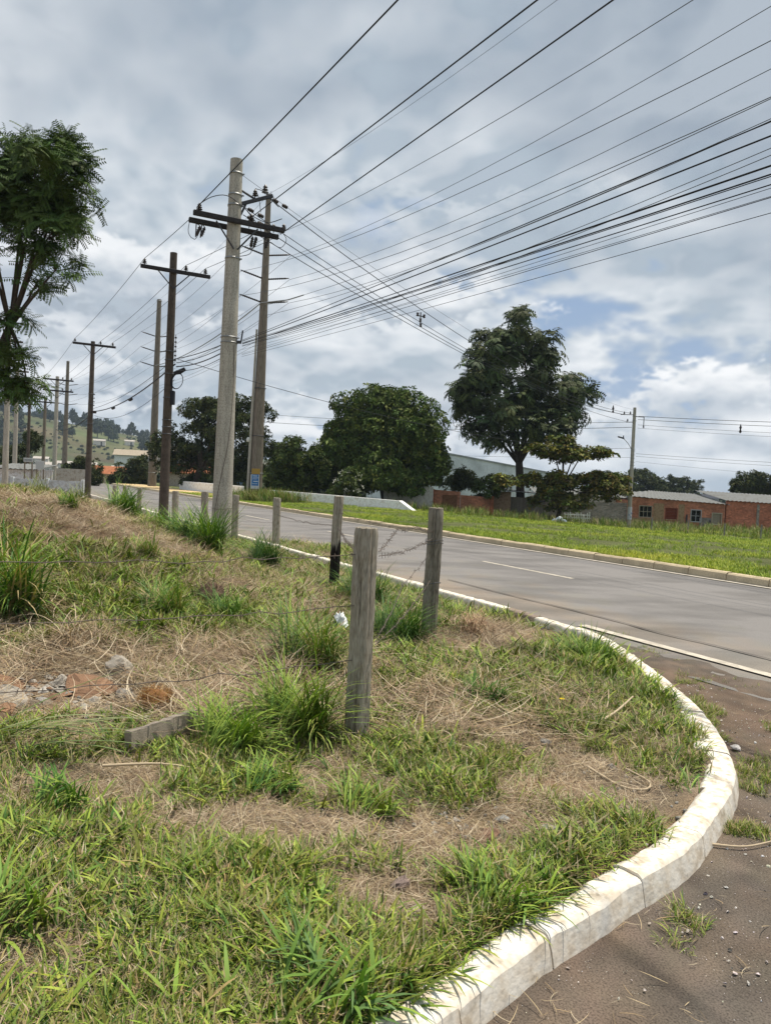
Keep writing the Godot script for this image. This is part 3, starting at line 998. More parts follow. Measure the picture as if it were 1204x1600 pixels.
func make_front_pole() -> void:
	var root := thing("utility_pole", "thick pale concrete pole in front, with a dark double crossarm and brackets", "utility pole", POLE_A)
	var g := Geo.new()
	pole_shaft(g, 10.2, 0.285, 0.165, Vector2(0.005, 0.0), 22)
	obj("shaft", g.mesh(), M.concrete, root)
	for q in [[9.82, 0.170], [9.25, 0.176], [8.97, 0.180], [7.55, 0.196]]:
		band(root, "band", Vector3(q[0] * 0.005, q[0], 0), q[1], 0.05, M.steel)
	for q in [[5.42, 0.222], [5.28, 0.223]]:
		band(root, "cable_band", Vector3(q[0] * 0.005, q[0], 0), q[1], 0.035, M.steel)
	# double crossarm across the avenue's direction, one timber on each side of the shaft
	var f := DIR * 0.235
	beam("crossarm", NRM * -1.16 + f * -1.0 + Vector3(0.04, 8.50, 0), NRM * 1.36 - f + Vector3(0.04, 8.50, 0), 0.10, 0.135, M.arm, root)
	beam("crossarm", NRM * -1.16 + f + Vector3(0.04, 8.44, 0), NRM * 1.36 + f + Vector3(0.04, 8.44, 0), 0.10, 0.135, M.arm, root)
	bars("brace", [[NRM * -0.55 - f + Vector3(0.04, 8.4, 0), DIR * -0.24 + NRM * -0.05 + Vector3(0.04, 7.75, 0)], [NRM * 0.6 - f + Vector3(0.04, 8.4, 0), DIR * -0.24 + NRM * 0.05 + Vector3(0.04, 7.75, 0)]], 0.022, M.dark_steel, root)
	var ins := insulator_mesh(0.20, 0.085)
	for q in [[-1.0, -0.9], [0.42, -0.9], [0.50, 1.0], [1.2, 0.9]]:
		obj("insulator", ins, M.insulator, root).position = NRM * q[0] + f * q[1] + Vector3(0.04, 8.58, 0)
	# strain insulators and fuse cut-outs hanging under the arm
	for q in [[-0.85, 0.9], [-0.72, 1.0], [0.62, 1.0], [0.74, 1.0], [1.08, 0.9]]:
		var o := obj("fuse_cutout", cutout_mesh(), M.insulator, root)
		o.position = NRM * q[0] + f * q[1] + Vector3(0.04, 8.34, 0)
		o.rotation = Vector3(0.25 * q[0], q[0] * 3.0, 0.3)
	# upper bracket reaching over the road
	beam("bracket", NRM * 0.15 + Vector3(0.05, 9.05, 0), NRM * 1.02 - DIR * 0.12 + Vector3(0.05, 9.42, 0), 0.07, 0.10, M.dark_steel, root)
	bars("brace", [[NRM * 0.15 + Vector3(0.05, 9.42, 0), NRM * 0.62 + Vector3(0.05, 9.24, 0)], [NRM * 0.16 + Vector3(0.05, 8.75, 0), NRM * 0.3 + Vector3(0.05, 9.08, 0)]], 0.03, M.dark_steel, root)
	obj("insulator", ins, M.insulator, root).position = NRM * 0.55 + Vector3(0.05, 9.33, 0)
	obj("insulator", ins, M.insulator, root).position = NRM * 1.45 + DIR * 0.1 + Vector3(0.05, 8.60, 0)
	# strain strings toward the line that crosses the road
	var away := (Vector3(18.5, 7.6, -59) - (POLE_A + Vector3(0, 9, 0))).normalized()
	for q in [[0.25, 9.0], [0.25, 8.78], [0.95, 9.4]]:
		var a = NRM * q[0] + Vector3(0.05, q[1], 0)
		for k in 2:
			var st := Geo.new()
			var b := Basis(Quaternion(Vector3.UP, away))
			st.lathe(Transform3D(b, a + away * (0.15 + 0.42 * k)), [[0.012, 0], [0.03, 0.03], [0.055, 0.05], [0.03, 0.09], [0.06, 0.12], [0.03, 0.16], [0.055, 0.2], [0.012, 0.25]], 8)
			obj("strain_insulator", st.mesh(), M.insulator, root)
	# jumpers
	cable("jumper", [NRM * -1.0 - f + Vector3(0.04, 8.75, 0), NRM * -0.65 - f + Vector3(0, 9.0, 0), NRM * -0.25 - f + Vector3(0, 9.12, 0), NRM * 0.15 - f + Vector3(0, 8.95, 0), NRM * 0.5 - f + Vector3(0, 8.72, 0), NRM * 1.0 + Vector3(0, 8.72, 0), NRM * 1.4 + Vector3(0, 8.9, 0)], 0.012, M.wire, root)
	cable("jumper", [NRM * 0.55 + Vector3(0.05, 9.55, 0), NRM * 0.9 + Vector3(0, 9.52, 0), NRM * 1.15 + Vector3(0, 9.3, 0), NRM * 1.3 + Vector3(0, 9.2, 0)], 0.011, M.wire, root)
	cable("jumper", [NRM * 0.55 + Vector3(0.05, 9.55, 0), NRM * 0.72 + Vector3(0, 9.3, 0), NRM * 0.78 + Vector3(0, 8.95, 0)], 0.009, M.wire, root)
	cable("jumper", [NRM * 0.4 + Vector3(0, 8.9, 0), NRM * 0.7 + Vector3(0, 8.62, 0), NRM * 0.95 + Vector3(0, 8.3, 0), NRM * 1.1 + Vector3(0, 8.55, 0)], 0.009, M.wire, root)
	cable("jumper", [NRM * 1.2 + f + Vector3(0.04, 8.75, 0), NRM * 1.55 + Vector3(0, 8.4, 0), NRM * 1.4 + Vector3(0, 8.1, 0), NRM * 1.1 + Vector3(0, 8.2, 0)], 0.009, M.wire, root)
	cable("jumper", [NRM * -1.1 + f + Vector3(0, 8.4, 0), NRM * -1.12 + f + Vector3(0, 8.1, 0), NRM * -0.95 + f + Vector3(0, 7.95, 0), NRM * -0.8 + f + Vector3(0, 8.25, 0)], 0.009, M.wire, root)
	cable("jumper", [NRM * 0.65 + f + Vector3(0, 8.1, 0), NRM * 0.6 + f + Vector3(0, 7.85, 0), NRM * 0.3 + f + Vector3(0, 7.72, 0)], 0.01, M.wire, root)
	# telecom clamp and the rusty stay running down the shaft
	var cl := Geo.new()
	cl.box(Transform3D(Basis(), Vector3(0.29, 5.30, 0.05)), Vector3(0.16, 0.08, 0.07), 0.01)
	cl.bar(Vector3(0.36, 5.3, 0.05), Vector3(0.40, 5.62, 0.05), 0.022)
	obj("cable_clamp", cl.mesh(), M.dark_steel, root)
	cable("stay_wire", [Vector3(0.20, 5.2, 0.15), Vector3(0.22, 4.0, 0.16), Vector3(0.16, 2.6, 0.23), Vector3(-0.05, 1.3, 0.285), Vector3(-0.20, 0.2, 0.235)], 0.008, M.rust_wire, root)
	cable("wire_tie", [Vector3(-0.285, 0.75, 0.05), Vector3(-0.2, 0.745, 0.22), Vector3(0.0, 0.73, 0.30), Vector3(0.2, 0.75, 0.22), Vector3(0.285, 0.76, 0.05)], 0.006, M.rust_wire, root)

var cutout: ArrayMesh
func cutout_mesh() -> ArrayMesh:
	if cutout == null:
		var g := Geo.new()
		g.lathe(Transform3D(Basis(), Vector3(0, -0.3, 0)), [[0.015, 0], [0.05, 0.03], [0.03, 0.06], [0.055, 0.09], [0.03, 0.12], [0.055, 0.15], [0.03, 0.18], [0.05, 0.22], [0.015, 0.28]], 8)
		g.bar(Vector3(0, -0.34, 0), Vector3(0.12, -0.02, 0.0), 0.016, 6)
		g.bar(Vector3(0, -0.02, 0), Vector3(0.13, -0.01, 0), 0.012, 5)
		cutout = g.mesh()
	return cutout

# a wooden distribution pole with one crossarm
func wood_pole(label: String, at: Vector3, h: float, arm_y: float, m: Material, rb := 0.18, rt := 0.125, arms := 1) -> Node3D:
	var root := thing("utility_pole", label, "utility pole", at)
	var g := Geo.new()
	pole_shaft(g, h, rb, rt, Vector2(0.006, 0.0), 14)
	obj("shaft", g.mesh(), m, root)
	var ins := insulator_mesh(0.20, 0.085)
	for k in arms:
		var y := arm_y - k * 0.95
		var o := DIR * -0.17 + Vector3(0.05, 0, 0)
		beam("crossarm", NRM * -1.15 + o + Vector3(0, y, 0), NRM * 1.3 + o + Vector3(0, y, 0), 0.10, 0.13, M.arm, root)
		bars("brace", [[NRM * -0.55 + o + Vector3(0, y - 0.06, 0), o + Vector3(0, y - 0.62, 0)], [NRM * 0.55 + o + Vector3(0, y - 0.06, 0), o + Vector3(0, y - 0.62, 0)]], 0.02, M.dark_steel, root)
		for q in [-1.02, 0.42, 1.12]:
			obj("insulator", ins, M.insulator, root).position = NRM * q + o + Vector3(0, y + 0.08, 0)
	return root

# a tall pole of the high line, with post insulators reaching out to both sides
func tall_pole(label: String, at: Vector3, h: float, rb: float, rt: float) -> Node3D:
	var root := thing("transmission_pole", label, "utility pole", at)
	var g := Geo.new()
	pole_shaft(g, h, rb, rt, Vector2(0.006, 0.0), 20, 4.0, 0.62)
	obj("shaft", g.mesh(), M.concrete_dark, root)
	for k in 3:
		for sd in [-1.0, 1.0]:
			var y := h - 3.9 - k * 1.58
			var a = NRM * (rt + 0.1) * sd + Vector3(y * 0.006, y, 0)
			var b = NRM * 1.72 * sd + Vector3(y * 0.006, y + 0.30, 0)
			var arm := Geo.new()
			var d = (b - a).normalized()
			var bs := Basis(Quaternion(Vector3.UP, d))
			var L = a.distance_to(b)
			var prof := [[0.06, 0.0], [0.06, 0.08], [0.035, 0.1]]
			for j in 9:
				prof.append([0.07, 0.14 + j * (L - 0.3) / 9.0])
				prof.append([0.04, 0.14 + (j + 0.45) * (L - 0.3) / 9.0])
			prof.append([0.035, L - 0.06])
			prof.append([0.001, L])
			arm.lathe(Transform3D(bs, a), prof, 8)
			obj("post_insulator", arm.mesh(), M.insulator, root)
	for q in [[h - 0.15, rt + 0.05], [1.9, rb * 1.06]]:
		band(root, "band", Vector3(q[0] * 0.006, q[0], 0), q[1], 0.06, M.steel)
	return root

func make_poles() -> void:
	make_front_pole()
	# far-side pole with the posters
	var B := tall_pole("tallest grey concrete pole across the road, with a blue poster near its foot", Vector3(-8.85, -0.02, -52.06), 20.4, 0.40, 0.145)
	var top := Geo.new()
	top.box(Transform3D(Basis(), Vector3(0.12, 20.46, 0)), Vector3(0.34, 0.05, 0.34), 0.01)
	top.bar(Vector3(0.28, 20.4, 0), Vector3(0.28, 20.7, 0), 0.02)
	obj("top_plate", top.mesh(), M.steel, B)
	var fi := obj("insulator", insulator_mesh(0.62, 0.24), M.insulator, B)
	fi.position = Vector3(-0.12, 20.5, 0)
	var pipe := Geo.new()
	pipe.tube(PackedVector3Array([Vector3(-0.50, -0.3, 0.18), Vector3(-0.45, 3.0, 0.17), Vector3(-0.36, 8.0, 0.16), Vector3(-0.30, 11.5, 0.15)]), PackedFloat32Array([0.10, 0.10, 0.085, 0.07]), 9)
	obj("conduit", pipe.mesh(), M.concrete, B)
	for y in [4.4, 7.6]:
		band(B, "band", Vector3(y * 0.006, y, 0), 0.40 - y * 0.0095 + 0.04, 0.05, M.dark_steel)
	var poster := Geo.new()
	var pb := Basis(Vector3.UP, 0.05)
	poster.col = Color(0.62, 0.66, 0.70)
	poster.box(Transform3D(pb, Vector3(0.02, 1.32, 0.435)), Vector3(0.58, 0.96, 0.012))
	poster.col = Color(0.045, 0.19, 0.46)
	poster.box(Transform3D(pb, Vector3(0.03, 1.42, 0.443)), Vector3(0.46, 0.74, 0.008))
	poster.col = Color(0.60, 0.66, 0.74)
	for q in [[0.02, 1.70, 0.30, 0.05], [0.06, 1.58, 0.36, 0.03], [0.0, 1.50, 0.28, 0.03], [0.07, 1.34, 0.30, 0.06], [0.02, 1.18, 0.34, 0.03]]:
		poster.box(Transform3D(pb, Vector3(q[0], q[1], 0.449)), Vector3(q[2], q[3], 0.006))
	obj("poster", poster.mesh(), M.paint, B)
	var yel := Geo.new()
	yel.col = Color(0.42, 0.27, 0.055)
	yel.box(Transform3D(pb, Vector3(0.06, 2.02, 0.43)), Vector3(0.56, 0.36, 0.01))
	obj("yellow_notice", yel.mesh(), M.paint, B)
	var meter := Geo.new()
	meter.col = Color(0.7, 0.7, 0.66)
	meter.lathe(Transform3D(Basis(), Vector3(-0.56, 3.95, 0.25)), [[0.02, 0], [0.12, 0.03], [0.13, 0.22], [0.08, 0.32], [0.01, 0.34]], 10)
	obj("white_box", meter.mesh(), M.paint, B)
	tall_pole("tall grey concrete pole standing just left of the dark wooden pole", Vector3(-25.15, -0.35, -82.6), 20.3, 0.42, 0.2)
	tall_pole("tall grey concrete pole in the distance beside the leaning-wire wooden pole", Vector3(-52.8, -1.13, -126.0), 20.1, 0.44, 0.21)

	var Cp := wood_pole("dark brown wooden pole with a coil of black cable, left of the concrete pole", Vector3(-8.02, 0, -27.8), 9.5, 8.82, M.dark_wood)
	for y in [3.05, 3.3, 3.55, 4.35, 5.2, 5.7, 6.0]:
		band(Cp, "band", Vector3(y * 0.006, y, 0), 0.185 - y * 0.0055, 0.03, M.bare_wire)
	var coil := Geo.new()
	for ring in 3:
		var pts := PackedVector3Array()
		for k in 21:
			var a := TAU * k / 20.0 + ring
			pts.append(Vector3(0.36 + cos(a) * (0.19 + 0.012 * ring) + 0.04 * sin(a), 4.95 + sin(a) * (0.27 + 0.01 * ring), 0.06 + 0.03 * ring))
		coil.tube(pts, PackedFloat32Array([0.012]), 5)
	obj("cable_coil", coil.mesh(), M.wire, Cp)
	var box := Geo.new()
	box.tube(PackedVector3Array([Vector3(0.22, 5.22, 0.05), Vector3(0.42, 5.28, 0.05), Vector3(0.62, 5.40, 0.05)]), PackedFloat32Array([0.06, 0.09, 0.07]), 9)
	box.box(Transform3D(Basis(), Vector3(0.2, 4.35, 0.03)), Vector3(0.14, 0.5, 0.2), 0.02)
	obj("splice_box", box.mesh(), M.wire, Cp)
	var rack := Geo.new()
	for k in 6:
		rack.lathe(Transform3D(Basis(), Vector3(0.24, 5.7 + k * 0.16, 0.02)), [[0.02, -0.03], [0.045, -0.02], [0.03, 0], [0.045, 0.02], [0.02, 0.03]], 8)
	rack.bar(Vector3(0.24, 5.6, 0.02), Vector3(0.24, 6.6, 0.02), 0.01)
	obj("insulator_rack", rack.mesh(), M.insulator, Cp)
	var Dp := wood_pole("brown wooden pole with a grey crossarm, second of the wooden row", Vector3(-18.15, 0, -46.8), 9.35, 9.12, M.dark_wood, 0.19, 0.12)
	var Db := Geo.new()
	for k in 4:
		Db.lathe(Transform3D(Basis(), Vector3(0.24, 5.5 + k * 0.22, 0.02)), [[0.02, -0.03], [0.05, -0.02], [0.03, 0], [0.05, 0.02], [0.02, 0.03]], 8)
	Db.box(Transform3D(Basis(), Vector3(0.25, 5.1, 0.05)), Vector3(0.3, 0.16, 0.16), 0.03)
	obj("insulator_rack", Db.mesh(), M.insulator, Dp)
	for y in [4.4, 5.6, 6.2]:
		band(Dp, "band", Vector3(y * 0.006, y, 0), 0.19 - y * 0.0065, 0.03, M.bare_wire)
	wood_pole("pale concrete pole with two dark crossarms, partly behind tree leaves", Vector3(-28.9, 0.1, -66.9), 9.4, 9.1, M.concrete, 0.21, 0.14, 2)
	wood_pole("small far pole with a single crossarm beyond the two-armed pole", Vector3(-35.1, 0.2, -78.6), 8.3, 8.0, M.concrete_dark, 0.19, 0.13)
	for q in [["pale concrete pole nearest the tree, its top lost in the leaves", Vector3(-22.3, 0.6, -45), 8.6, 0.18, 0.12, M.concrete], ["second pale concrete pole under the tree leaves", Vector3(-26.6, 0.3, -55), 8.4, 0.17, 0.12, M.concrete], ["thin dark pole between the two pale poles and the small far pole", Vector3(-28.0, 0.2, -60), 6.6, 0.14, 0.1, M.dark_wood]]:
		var o := thing("utility_pole", q[0], "utility pole", q[1])
		var g := Geo.new()
		pole_shaft(g, q[2], q[3], q[4], Vector2(0.004, 0), 12)
		obj("shaft", g.mesh(), q[5], o)
		beam("crossarm", NRM * -0.8 + Vector3(0.03, q[2] - 0.35, 0.14), NRM * 0.8 + Vector3(0.03, q[2] - 0.35, 0.14), 0.09, 0.11, M.dark_wood, o)
	# the pole in the field on the other side, with a street lamp
	var Rp := thing("utility_pole", "slender pale concrete pole with a street lamp, standing before the brick houses", "utility pole", Vector3(18.68, -1.2, -59.0))
	var rg := Geo.new()
	pole_shaft(rg, 9.4, 0.165, 0.115, Vector2(-0.006, 0), 14)
	obj("shaft", rg.mesh(), M.concrete, Rp)
	for y in [5.0, 5.25, 5.55, 5.8, 6.1, 6.25, 8.4, 8.75]:
		band(Rp, "band", Vector3(y * -0.006, y, 0), 0.17 - y * 0.0052, 0.045, M.steel)
	cable("lamp_arm", [Vector3(-0.1, 6.15, 0.02), Vector3(-0.45, 6.65, 0.1), Vector3(-0.85, 7.0, 0.2)], 0.025, M.steel, Rp)
	var lamp := Geo.new()
	lamp.box(Transform3D(Basis(Vector3(0, 0, 1), -0.25), Vector3(-1.05, 7.06, 0.24)), Vector3(0.5, 0.10, 0.2), 0.03)
	lamp.bar(Vector3(-0.88, 7.05, 0.22), Vector3(-0.86, 7.22, 0.22), 0.04)
	obj("lamp_head", lamp.mesh(), M.dark_steel, Rp)
	bars("bracket", [[Vector3(0, 8.85, 0), Vector3(-1.2, 8.8, 0.3)], [Vector3(0, 8.3, 0), Vector3(-0.7, 8.25, 0.15)], [Vector3(0, 8.72, 0), Vector3(0.72, 8.72, -0.1)], [Vector3(0.72, 8.72, -0.1), Vector3(0.72, 8.0, -0.1)]], 0.03, M.dark_steel, Rp)
	var ins := insulator_mesh(0.22, 0.09)
	for q in [Vector3(-0.9, 8.84, 0.2), Vector3(-0.4, 8.88, 0.1), Vector3(-0.6, 8.3, 0.15), Vector3(0.72, 7.9, -0.1)]:
		obj("insulator", ins, M.insulator, Rp).position = q
	var mark := Geo.new()
	mark.col = Color(0.60, 0.63, 0.68)
	mark.lathe(Transform3D(Basis(), Vector3(0, 0.85, 0)), [[0.168, 0], [0.172, 0.02], [0.170, 0.95], [0.166, 0.97]], 14)
	mark.col = Color(0.12, 0.2, 0.42)
	for q in [[0.1, 1.35], [-0.06, 1.2], [0.05, 1.05]]:
		mark.box(Transform3D(Basis(Vector3.UP, q[0] * 4.0), Vector3(q[0], q[1], 0.155)), Vector3(0.12, 0.07, 0.05), 0.01)
	obj("painted_band", mark.mesh(), M.paint, Rp)

# ------------------------------------------------------------------ overhead lines
func wire(called: String, label: String, pts: Array, r: float, sag: float, m: Material, group := "", category := "power line") -> void:
	var g := Geo.new()
	var path := PackedVector3Array()
	for k in pts.size() - 1:
		var a: Vector3 = pts[k]
		var b: Vector3 = pts[k + 1]
		var n := 18
		var L := Vector2(a.x - b.x, a.z - b.z).length()
		var sg := sag * L * L / 1600.0
		for j in n + (1 if k == pts.size() - 2 else 0):
			var u := float(j) / n
			path.append(a.lerp(b, u) - Vector3(0, sg * 4.0 * u * (1.0 - u), 0))
	g.tube(path, PackedFloat32Array([r]), 6)
	tag(obj(called, g.mesh(), m), label, category, group)

func make_wires() -> void:
	var C0 := Vector3(-7.97, 0, -27.8) - DIR * 0.17
	var D0 := Vector3(-18.1, 0, -46.8) - DIR * 0.17
	var E0 := Vector3(-28.85, 0, -66.9) - DIR * 0.17
	var A := POLE_A + Vector3(0.04, 0, 0)
	# the three phases of the near line: crossarm of the concrete pole, toward us
	wire("power_line", "thick cable from the left end of the double crossarm up to the top edge", [A + NRM * -1.02 + Vector3(0, 8.72, 0), SP(-16, 4.75, 7.3)], 0.0125, 0.05, M.wire)
	wire("power_line", "thick cable from the middle of the double crossarm, passing above the tallest pole", [A + NRM * 0.46 + Vector3(0, 8.74, 0), SP(-16, 6.5, 7.3)], 0.0125, 0.05, M.wire)
	wire("power_line", "thick cable from the right end of the double crossarm, next to its thinner neighbour", [A + NRM * 1.33 + Vector3(0, 8.46, 0), SP(-16, 7.25, 7.85)], 0.0125, 0.05, M.wire)
	# and on, along the wooden poles
	var ins := [-1.02, 0.42, 1.12]
	var which := ["left", "middle", "right"]
	for k in 3:
		var a = A + NRM * [-1.16, 0.46, 1.2][k] + Vector3(0, [8.42, 8.30, 8.35][k], 0)
		wire("power_line", "wire of the wooden row, on the %s insulators of its crossarms" % which[k], [a, C0 + NRM * ins[k] + Vector3(0, 9.10, 0), D0 + NRM * ins[k] + Vector3(0, 9.4, 0), E0 + NRM * ins[k] + Vector3(0, 9.4, 0), SP(110, 5.0 + 1.0 * k, 8.6)], 0.009, 0.5, M.wire)
	# the high line
	var hs := [["R", 16.66, 17.05, 1.72], ["R", 15.08, 15.25, 1.72], ["R", 13.50, 14.1, 1.72], ["L", 16.62, 14.9, -1.72], ["L", 15.05, 12.6, -1.72], ["L", 13.47, 11.6, -1.72]]
	var levels := ["top", "middle", "bottom"]
	for k in 6:
		var q: Array = hs[k]
		var g0 = Vector3(-25.05, 0, -82.6) + NRM * q[3]
		var h0 = Vector3(-52.7, 0, -126) + NRM * q[3]
		var b0 = Vector3(-8.75, 0, -52.06) + NRM * q[3]
		wire("transmission_line", "bare conductor at the %s insulators on the %s of the tall poles" % [levels[k % 3], "road side" if q[0] == "L" else "field side"], [h0 + Vector3(0, q[1] - 1.4, 0), g0 + Vector3(0, q[1] - 0.25, 0), b0 + Vector3(0, q[1] + 0.03, 0), SP(-16, 16.75 + q[3], q[2])], 0.012, 0.75, M.bare_wire)
	wire("transmission_line", "thin earth wire over the tops of the tall poles, highest of all", [Vector3(-52.7, 19.0, -126), Vector3(-25.0, 20.0, -82.6), Vector3(-8.7, 20.5, -52.06), SP(-16, 16.9, 18.7)], 0.008, 0.6, M.bare_wire)
	wire("transmission_line", "lower wire on the shaft of the tallest pole, upper of two close together", [Vector3(-25.0, 12.6, -82.6), Vector3(-8.6, 13.05, -51.7), SP(-16, 16.9, 12.95)], 0.012, 0.6, M.bare_wire)
	wire("transmission_line", "lower wire on the shaft of the tallest pole, lower of two close together", [Vector3(-25.0, 12.0, -82.6), Vector3(-8.5, 12.4, -51.7), SP(-16, 17.3, 12.75)], 0.012, 0.6, M.bare_wire)
	wire("transmission_line", "silvery cable clamped round the tallest pole under its lowest insulators", [Vector3(-25.1, 12.9, -82.2), Vector3(-8.9, 13.2, -51.7), SP(48.2, 17.8, 13.3), SP(46.5, 18.2, 13.35)], 0.04, 0.9, M.steel)
	wire("transmission_line", "long thin pair below the insulators of the tallest pole, upper strand", [Vector3(-25.0, 10.7, -82.3), Vector3(-8.7, 10.97, -51.8), SP(-16, 16.4, 11.66)], 0.011, 0.5, M.bare_wire)
	wire("transmission_line", "long thin pair below the insulators of the tallest pole, lower strand", [Vector3(-25.0, 10.4, -82.3), Vector3(-8.7, 10.72, -51.8), SP(-16, 16.4, 11.55)], 0.011, 0.5, M.bare_wire)
	# telephone and data cables clamped half-way up the concrete pole
	var tel := [[5.40, 5.02, 0.014], [5.37, 4.86, 0.018], [5.33, 4.37, 0.011], [5.31, 4.30, 0.016], [5.29, 4.24, 0.014], [5.25, 4.16, 0.010], [5.23, 4.09, 0.012], [5.14, 4.06, 0.006], [5.03, 4.10, 0.006], [5.00, 4.02, 0.008], [4.95, 3.86, 0.007]]
	var nth := ["topmost", "second", "third", "fourth", "fifth", "sixth", "seventh", "eighth", "ninth", "tenth", "lowest"]
	for k in tel.size():
		var q: Array = tel[k]
		wire("phone_cable", "%s telephone cable fanning out to the right edge from half-way up the concrete pole" % nth[k], [A + NRM * 0.36 + Vector3(0, q[0], 0), SP(-16, 6.36 + 0.02 * (k % 3), q[1])], q[2] * 0.52, 0.10 + 0.05 * (k % 4), M.wire, "telephone cables fanning out to the right", "phone line")
	for k in 4:
		var y: float = [5.38, 5.30, 5.18, 5.05][k]
		wire("phone_cable", "%s telephone cable strung between the concrete pole and the dark wooden pole" % ["top", "second", "third", "bottom"][k], [A + NRM * 0.1 + DIR * 0.3 + Vector3(0, y, 0), C0 + NRM * 0.2 + Vector3(0, 5.75 - 0.14 * k, 0)], [0.014, 0.012, 0.018, 0.01][k], 2.0 + k, M.wire, "cables between the front poles", "phone line")
	wire("phone_cable", "thick sagging cable with dark splice cases between the two wooden poles", [C0 + NRM * 0.15 + Vector3(0, 5.55, 0), D0 + NRM * 0.2 + Vector3(0, 5.15, 0), E0 + Vector3(0, 4.9, 0)], 0.026, 1.3, M.wire, "", "phone line")
	wire("phone_cable", "thin cable drawn tight above the thick sagging one", [C0 + NRM * 0.15 + Vector3(0, 5.75, 0), D0 + NRM * 0.2 + Vector3(0, 5.35, 0), E0 + Vector3(0, 5.2, 0)], 0.011, 0.9, M.wire, "", "phone line")
	wire("phone_cable", "slack thin wire, lowest between the two wooden poles", [C0 + NRM * 0.15 + Vector3(0, 5.0, 0), D0 + NRM * 0.2 + Vector3(0, 4.9, 0)], 0.009, 2.2, M.wire, "", "phone line")
	for q in [[0.42, "nearer"], [0.66, "farther"]]:
		var g := Geo.new()
		var a := C0 + NRM * 0.15 + Vector3(0, 5.55, 0)
		var b := D0 + NRM * 0.2 + Vector3(0, 5.15, 0)
		var u: float = q[0]
		var c := a.lerp(b, u) - Vector3(0, 0.38 * 4.0 * u * (1.0 - u) + 0.06, 0)
		var d := (b - a).normalized() * 0.3
		g.tube(PackedVector3Array([c - d, c - d * 0.7, c + d * 0.7, c + d]), PackedFloat32Array([0.03, 0.075, 0.075, 0.03]), 9)
		tag(obj("splice_case", g.mesh(), M.wire), "dark splice case hung on the sagging cable, the %s of two" % q[1], "splice case")
	# the line that crosses the road to the pole in the field
	var R0 := Vector3(18.62, -1.2, -59.0)
	var cross := [[Vector3(0.25, 9.0, 0), Vector3(-1.1, 8.85, 0.3), 1.0, 0.011], [Vector3(0.25, 8.78, 0), Vector3(-0.7, 8.8, 0.3), 1.05, 0.013], [Vector3(0.95, 9.38, 0), Vector3(-0.3, 8.95, 0.1), 1.2, 0.013], [Vector3(0.6, 8.35, 0), Vector3(-0.6, 8.3, 0.15), 0.75, 0.012]]
	var cw := ["upper", "second", "third", "lowest"]
	for k in 4:
		var q: Array = cross[k]
		var a: Vector3 = A + NRM * q[0].x + Vector3(0, q[0].y, 0)
		var b: Vector3 = R0 + q[1]
		wire("power_line", "%s cable of the line slanting down across the road behind the dark tree" % cw[k], [a, b], q[3], q[2] * 1600.0 / 1950.0, M.wire)
	wire("power_line", "thin steel messenger above the cables that slant down across the road", [A + Vector3(0.1, 9.85, 0), R0 + Vector3(0, 9.2, 0)], 0.006, 0.75, M.bare_wire)
	var sp := Geo.new()
	for q in [Vector3(0, 0, 0), Vector3(-0.12, 0.2, 0.08), Vector3(0.14, 0.17, -0.08), Vector3(0.02, -0.2, 0)]:
		sp.lathe(Transform3D(Basis(), Vector3(1.02, 8.05, -30.3) + q), [[0.01, -0.08], [0.06, -0.05], [0.035, 0], [0.06, 0.05], [0.01, 0.08]], 8)
	sp.bar(Vector3(1.02, 7.8, -30.3), Vector3(1.02, 8.35, -30.3), 0.025)
	sp.bar(Vector3(0.85, 8.2, -30.2), Vector3(1.2, 8.2, -30.4), 0.02)
	tag(obj("wire_spacer", sp.mesh(), M.insulator), "dark spacer holding the slanting cables apart over the road", "wire spacer")
	wire("phone_cable", "thin cable from the dark wooden pole across the road, behind the round tree", [C0 + NRM * 0.15 + Vector3(0, 5.75, 0), R0 + Vector3(-0.1, 6.3, 0)], 0.011, 0.9, M.wire, "", "phone line")
	# on from the field pole, off to the right, and back behind the tree
	var E1 := Vector3(62.0, -1.2, -48.0)
	for q in [[8.75, 9.7, 0.02, "topmost"], [8.5, 9.2, 0.018, "second"], [8.1, 8.4, 0.012, "third"], [7.85, 8.0, 0.010, "fourth"], [5.9, 6.4, 0.012, "fifth"], [5.7, 6.0, 0.010, "sixth"], [5.3, 4.4, 0.008, "lowest"]]:
		wire("power_line", "%s cable from the field pole toward the right edge" % q[3], [R0 + Vector3(0.3, q[0], 0), E1 + Vector3(0, q[1], 0)], q[2], 0.5, M.wire)
	for q in [[8.3, 8.0, 0.016, "upper"], [7.9, 7.2, 0.02, "middle"], [5.6, 5.0, 0.010, "lowest"]]:
		wire("power_line", "%s cable from the field pole back behind the dark tree" % q[3], [R0 + Vector3(-0.15, q[0], 0), Vector3(-14.0, q[1], -78.0)], q[2], 0.5, M.wire)
	var s2 := Geo.new()
	s2.lathe(Transform3D(Basis(), Vector3(16.4, 7.7, -57.0)), [[0.01, -0.2], [0.09, -0.12], [0.04, 0], [0.09, 0.12], [0.05, 0.25], [0.01, 0.4]], 8)
	tag(obj("wire_spacer", s2.mesh(), M.insulator), "small spacer on the cables just left of the field pole", "wire spacer")
	var s3 := Geo.new()
	s3.lathe(Transform3D(Basis(), Vector3(25.9, 6.75, -57.1)), [[0.01, -0.3], [0.10, -0.2], [0.05, 0], [0.10, 0.12], [0.05, 0.25], [0.01, 0.4]], 8)
	tag(obj("wire_spacer", s3.mesh(), M.insulator), "small spacer on the cables right of the field pole", "wire spacer")

